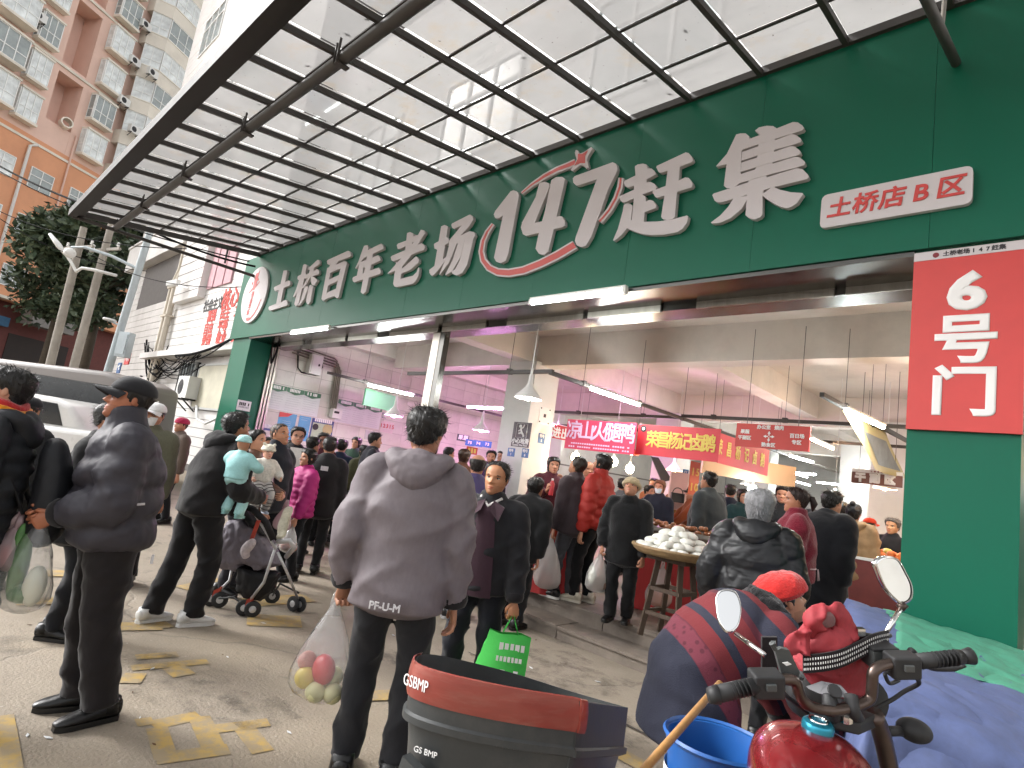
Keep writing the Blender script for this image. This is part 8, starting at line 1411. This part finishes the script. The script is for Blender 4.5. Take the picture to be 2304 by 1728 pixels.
# ================================================================ blue bin with a stick
bc = gd(1612, 1700, 1.95); bn = thing('blue_bin', 'blue plastic bin beside the motorcycle', 'bin', (bc[0], bc[1], 0)); M_BLUEB = mat('blue_plastic', (.012, .09, .32), .4, vary=.1, vscale=4, dirt=.2, dscale=4); ztop_ = gd(1612, 1668, 1.95)[2]
MB().lathe([(.125, 0.0), (.13, .02), (.155, ztop_-.08), (.165, ztop_-.03), (.172, ztop_), (.160, ztop_-.005), (.15, ztop_-.09), (.12, .02), (0, .02)], 36, (bc[0], bc[1], .002)).build('shell', M_BLUEB, bn, 40); MB().lathe([(.172, ztop_-.01), (.179, ztop_), (.172, ztop_+.008), (.165, ztop_)], 36, (bc[0], bc[1], .002)).build('rim', M_BLUEB, bn, 40)
MB().lathe([(.1635, ztop_-.16), (.165, ztop_-.10)], 36, (bc[0], bc[1], .002)).build('label_band', M_PRINT, bn, True)
sk1, sk2 = gd(1620, 1538, 2.05), gd(1455, 1725, 1.62); tag(MB().tube([sk1, sk2, sk2+(sk2-sk1)*.9], .012, 10).build('wooden_stick', M_WOODY, None, True), 'yellow wooden pole leaning between the bin and the woven coat', 'stick')
# ================================================================ covered vehicle
M_TARPB = mat('tarp_periwinkle', (.075, .10, .215), .75, vary=.14, vscale=4, bump=.4, bscale=1, stretch=(7, 7, 7), ridged=True, bdist=.03, dirt=.15, dscale=3); M_TARPG = mat('tarp_green', (.055, .245, .16), .75, vary=.12, vscale=4, bump=.4, bscale=1, stretch=(7, 7, 7), ridged=True, bdist=.03, dirt=.15, dscale=3)
cvr = thing('covered_tricycle', 'parked tricycle under blue and green cloths at the right edge', 'covered vehicle', (0, 3.5, 0))
O_ = np.array([-1.04, 4.26, 0]); U_ = nrm(np.array([.95, .29, 0])); V_ = np.array([U_[1], -U_[0], 0])
def drape(u, v, lift=0.):       # u 0..1 along 1.9 m, v 0..1 across 1.5 m of the top; beyond the edge the cloth falls
    uu, vv = min(max(u, 0), 1), min(max(v, 0), 1); ex = math.hypot((u-uu)*1.9, (v-vv)*1.5); drop = ex
    top = 1.115-.16*uu-.16*vv+.03*math.sin(u*7+1)*vv+.03*math.sin(v*9+u*4)*min(1, vv*3)
    px = uu*1.5+(u-uu)*1.9*.15; py = vv*1.75+(v-vv)*1.5*.15
    fold = .05*math.sin(9*u+3*v)*min(1, drop*2.2)+.025*math.sin(21*(u+v))*min(1, drop*2.5)
    return O_+U_*(px+(fold if u in () else 0))+V_*(py+fold)+np.array([0, 0, max(.01, top-drop*.97+lift)])
mb = MB(); mb.grid([[drape(u, v) for u in np.linspace(-.5, 1.55, 62)] for v in np.linspace(-.10, 1.65, 62)]); o = mb.build('blue_cloth', M_TARPB, cvr, True); sf = o.modifiers.new('thick', 'SOLIDIFY'); sf.thickness = .006; dd = o.modifiers.new('folds', 'DISPLACE'); dd.texture = fold_tex(.22); dd.strength = .06; dd.texture_coords = 'GLOBAL'; dd.mid_level = .4
mb = MB(); mb.grid([[drape(u+.02*math.sin(v*9), v, .012) for u in np.linspace(.12, 1.5, 50)] for v in np.linspace(-.06, .50+.0, 44)]); o = mb.build('green_cloth', M_TARPG, cvr, True); sf = o.modifiers.new('thick', 'SOLIDIFY'); sf.thickness = .006; sf.offset = 1; dd = o.modifiers.new('folds', 'DISPLACE'); dd.texture = fold_tex(.22); dd.strength = .06; dd.texture_coords = 'GLOBAL'; dd.mid_level = .4
# litter
lit = MB(); rl = random.Random(11)
for k in range(26):
    p = gz(rl.uniform(60, 1400), rl.uniform(1380, 1700), 0)+np.array([0, 0, .004]); a = rl.uniform(0, 6.3); l = rl.uniform(.008, .03); lit.mi = rl.choice((0, 0, 1)); lit.prism([p+(math.cos(a)*l, math.sin(a)*l, 0), p+(-math.sin(a)*l*.4, math.cos(a)*l*.4, 0), p-(math.cos(a)*l, math.sin(a)*l, 0), p+(math.sin(a)*l*.3, -math.cos(a)*l*.3, 0)], (0, 0, .003))
tag(lit.build('street_litter', [M_PAPER, M_LEAF]), 'small scraps of litter scattered on the concrete', 'litter', kind='stuff')

def stain_material():
    m = bpy.data.materials.new('ground_stain'); m.use_nodes = True; N, L = m.node_tree.nodes, m.node_tree.links; b = N['Principled BSDF']; b.inputs['Base Color'].default_value = (.045, .038, .032, 1); b.inputs['Roughness'].default_value = .75
    tc = N.new('ShaderNodeTexCoord'); n = N.new('ShaderNodeTexNoise'); n.inputs['Scale'].default_value = 6; n.inputs['Detail'].default_value = 9; n.inputs['Roughness'].default_value = .75; L.new(tc.outputs['Object'], n.inputs[0])
    r = N.new('ShaderNodeMapRange'); r.inputs[1].default_value = .46; r.inputs[2].default_value = .66; r.inputs[3].default_value = 0.; r.inputs[4].default_value = .38; L.new(n.outputs[0], r.inputs[0]); L.new(r.outputs[0], b.inputs['Alpha']); return m
M_STAIN = stain_material(); rs_ = random.Random(4)
for x, y, a, b in ((440, 1570, .42, .16), (560, 1600, .3, .14), (35, 1452, .22, .1), (690, 1530, .2, .08), (1300, 1530, .5, .2), (1250, 1480, .4, .15), (870, 1480, .3, .12), (1400, 1640, .4, .2), (330, 1490, .25, .1)):
    c = gz(x, y, 0); pts = []
    for k in range(18): q = 2*math.pi*k/18; r = rs_.uniform(.75, 1.15); pts.append(c+np.array([CR[0], CR[1], 0])*a*r*math.cos(q)+np.array([FW[0], FW[1], 0])*b*1.6*r*math.sin(q)+np.array([0, 0, .0125]))
    MB().add(pts, [tuple(range(18))]).build('stain', M_STAIN, ground)
M_JNT = mat('slab_joint_dark', (.05, .042, .035), .9, vary=.4, vscale=8)
for pts, w in (([(1050, 1468), (1180, 1530), (1330, 1598), (1540, 1700)], .012), ([(690, 1290), (820, 1330), (960, 1402)], .012), ([(640, 1220), (700, 1240), (760, 1262)], .010)):
    P_ = [gz(x+rs_.uniform(-3, 3), y+rs_.uniform(-2, 2), 0) for x, y in pts]; P_ = catm(P_, 6); L_, R2 = [], []
    for k, p in enumerate(P_): t = nrm(P_[min(k+1, len(P_)-1)]-P_[max(k-1, 0)]); n = np.array([-t[1], t[0], 0])*w*rs_.uniform(.5, 1.1); L_.append(p+n+(0, 0, .0118)); R2.append(p-n+(0, 0, .0118))
    MB().grid([L_, R2]).build('slab_joint', M_JNT, ground)
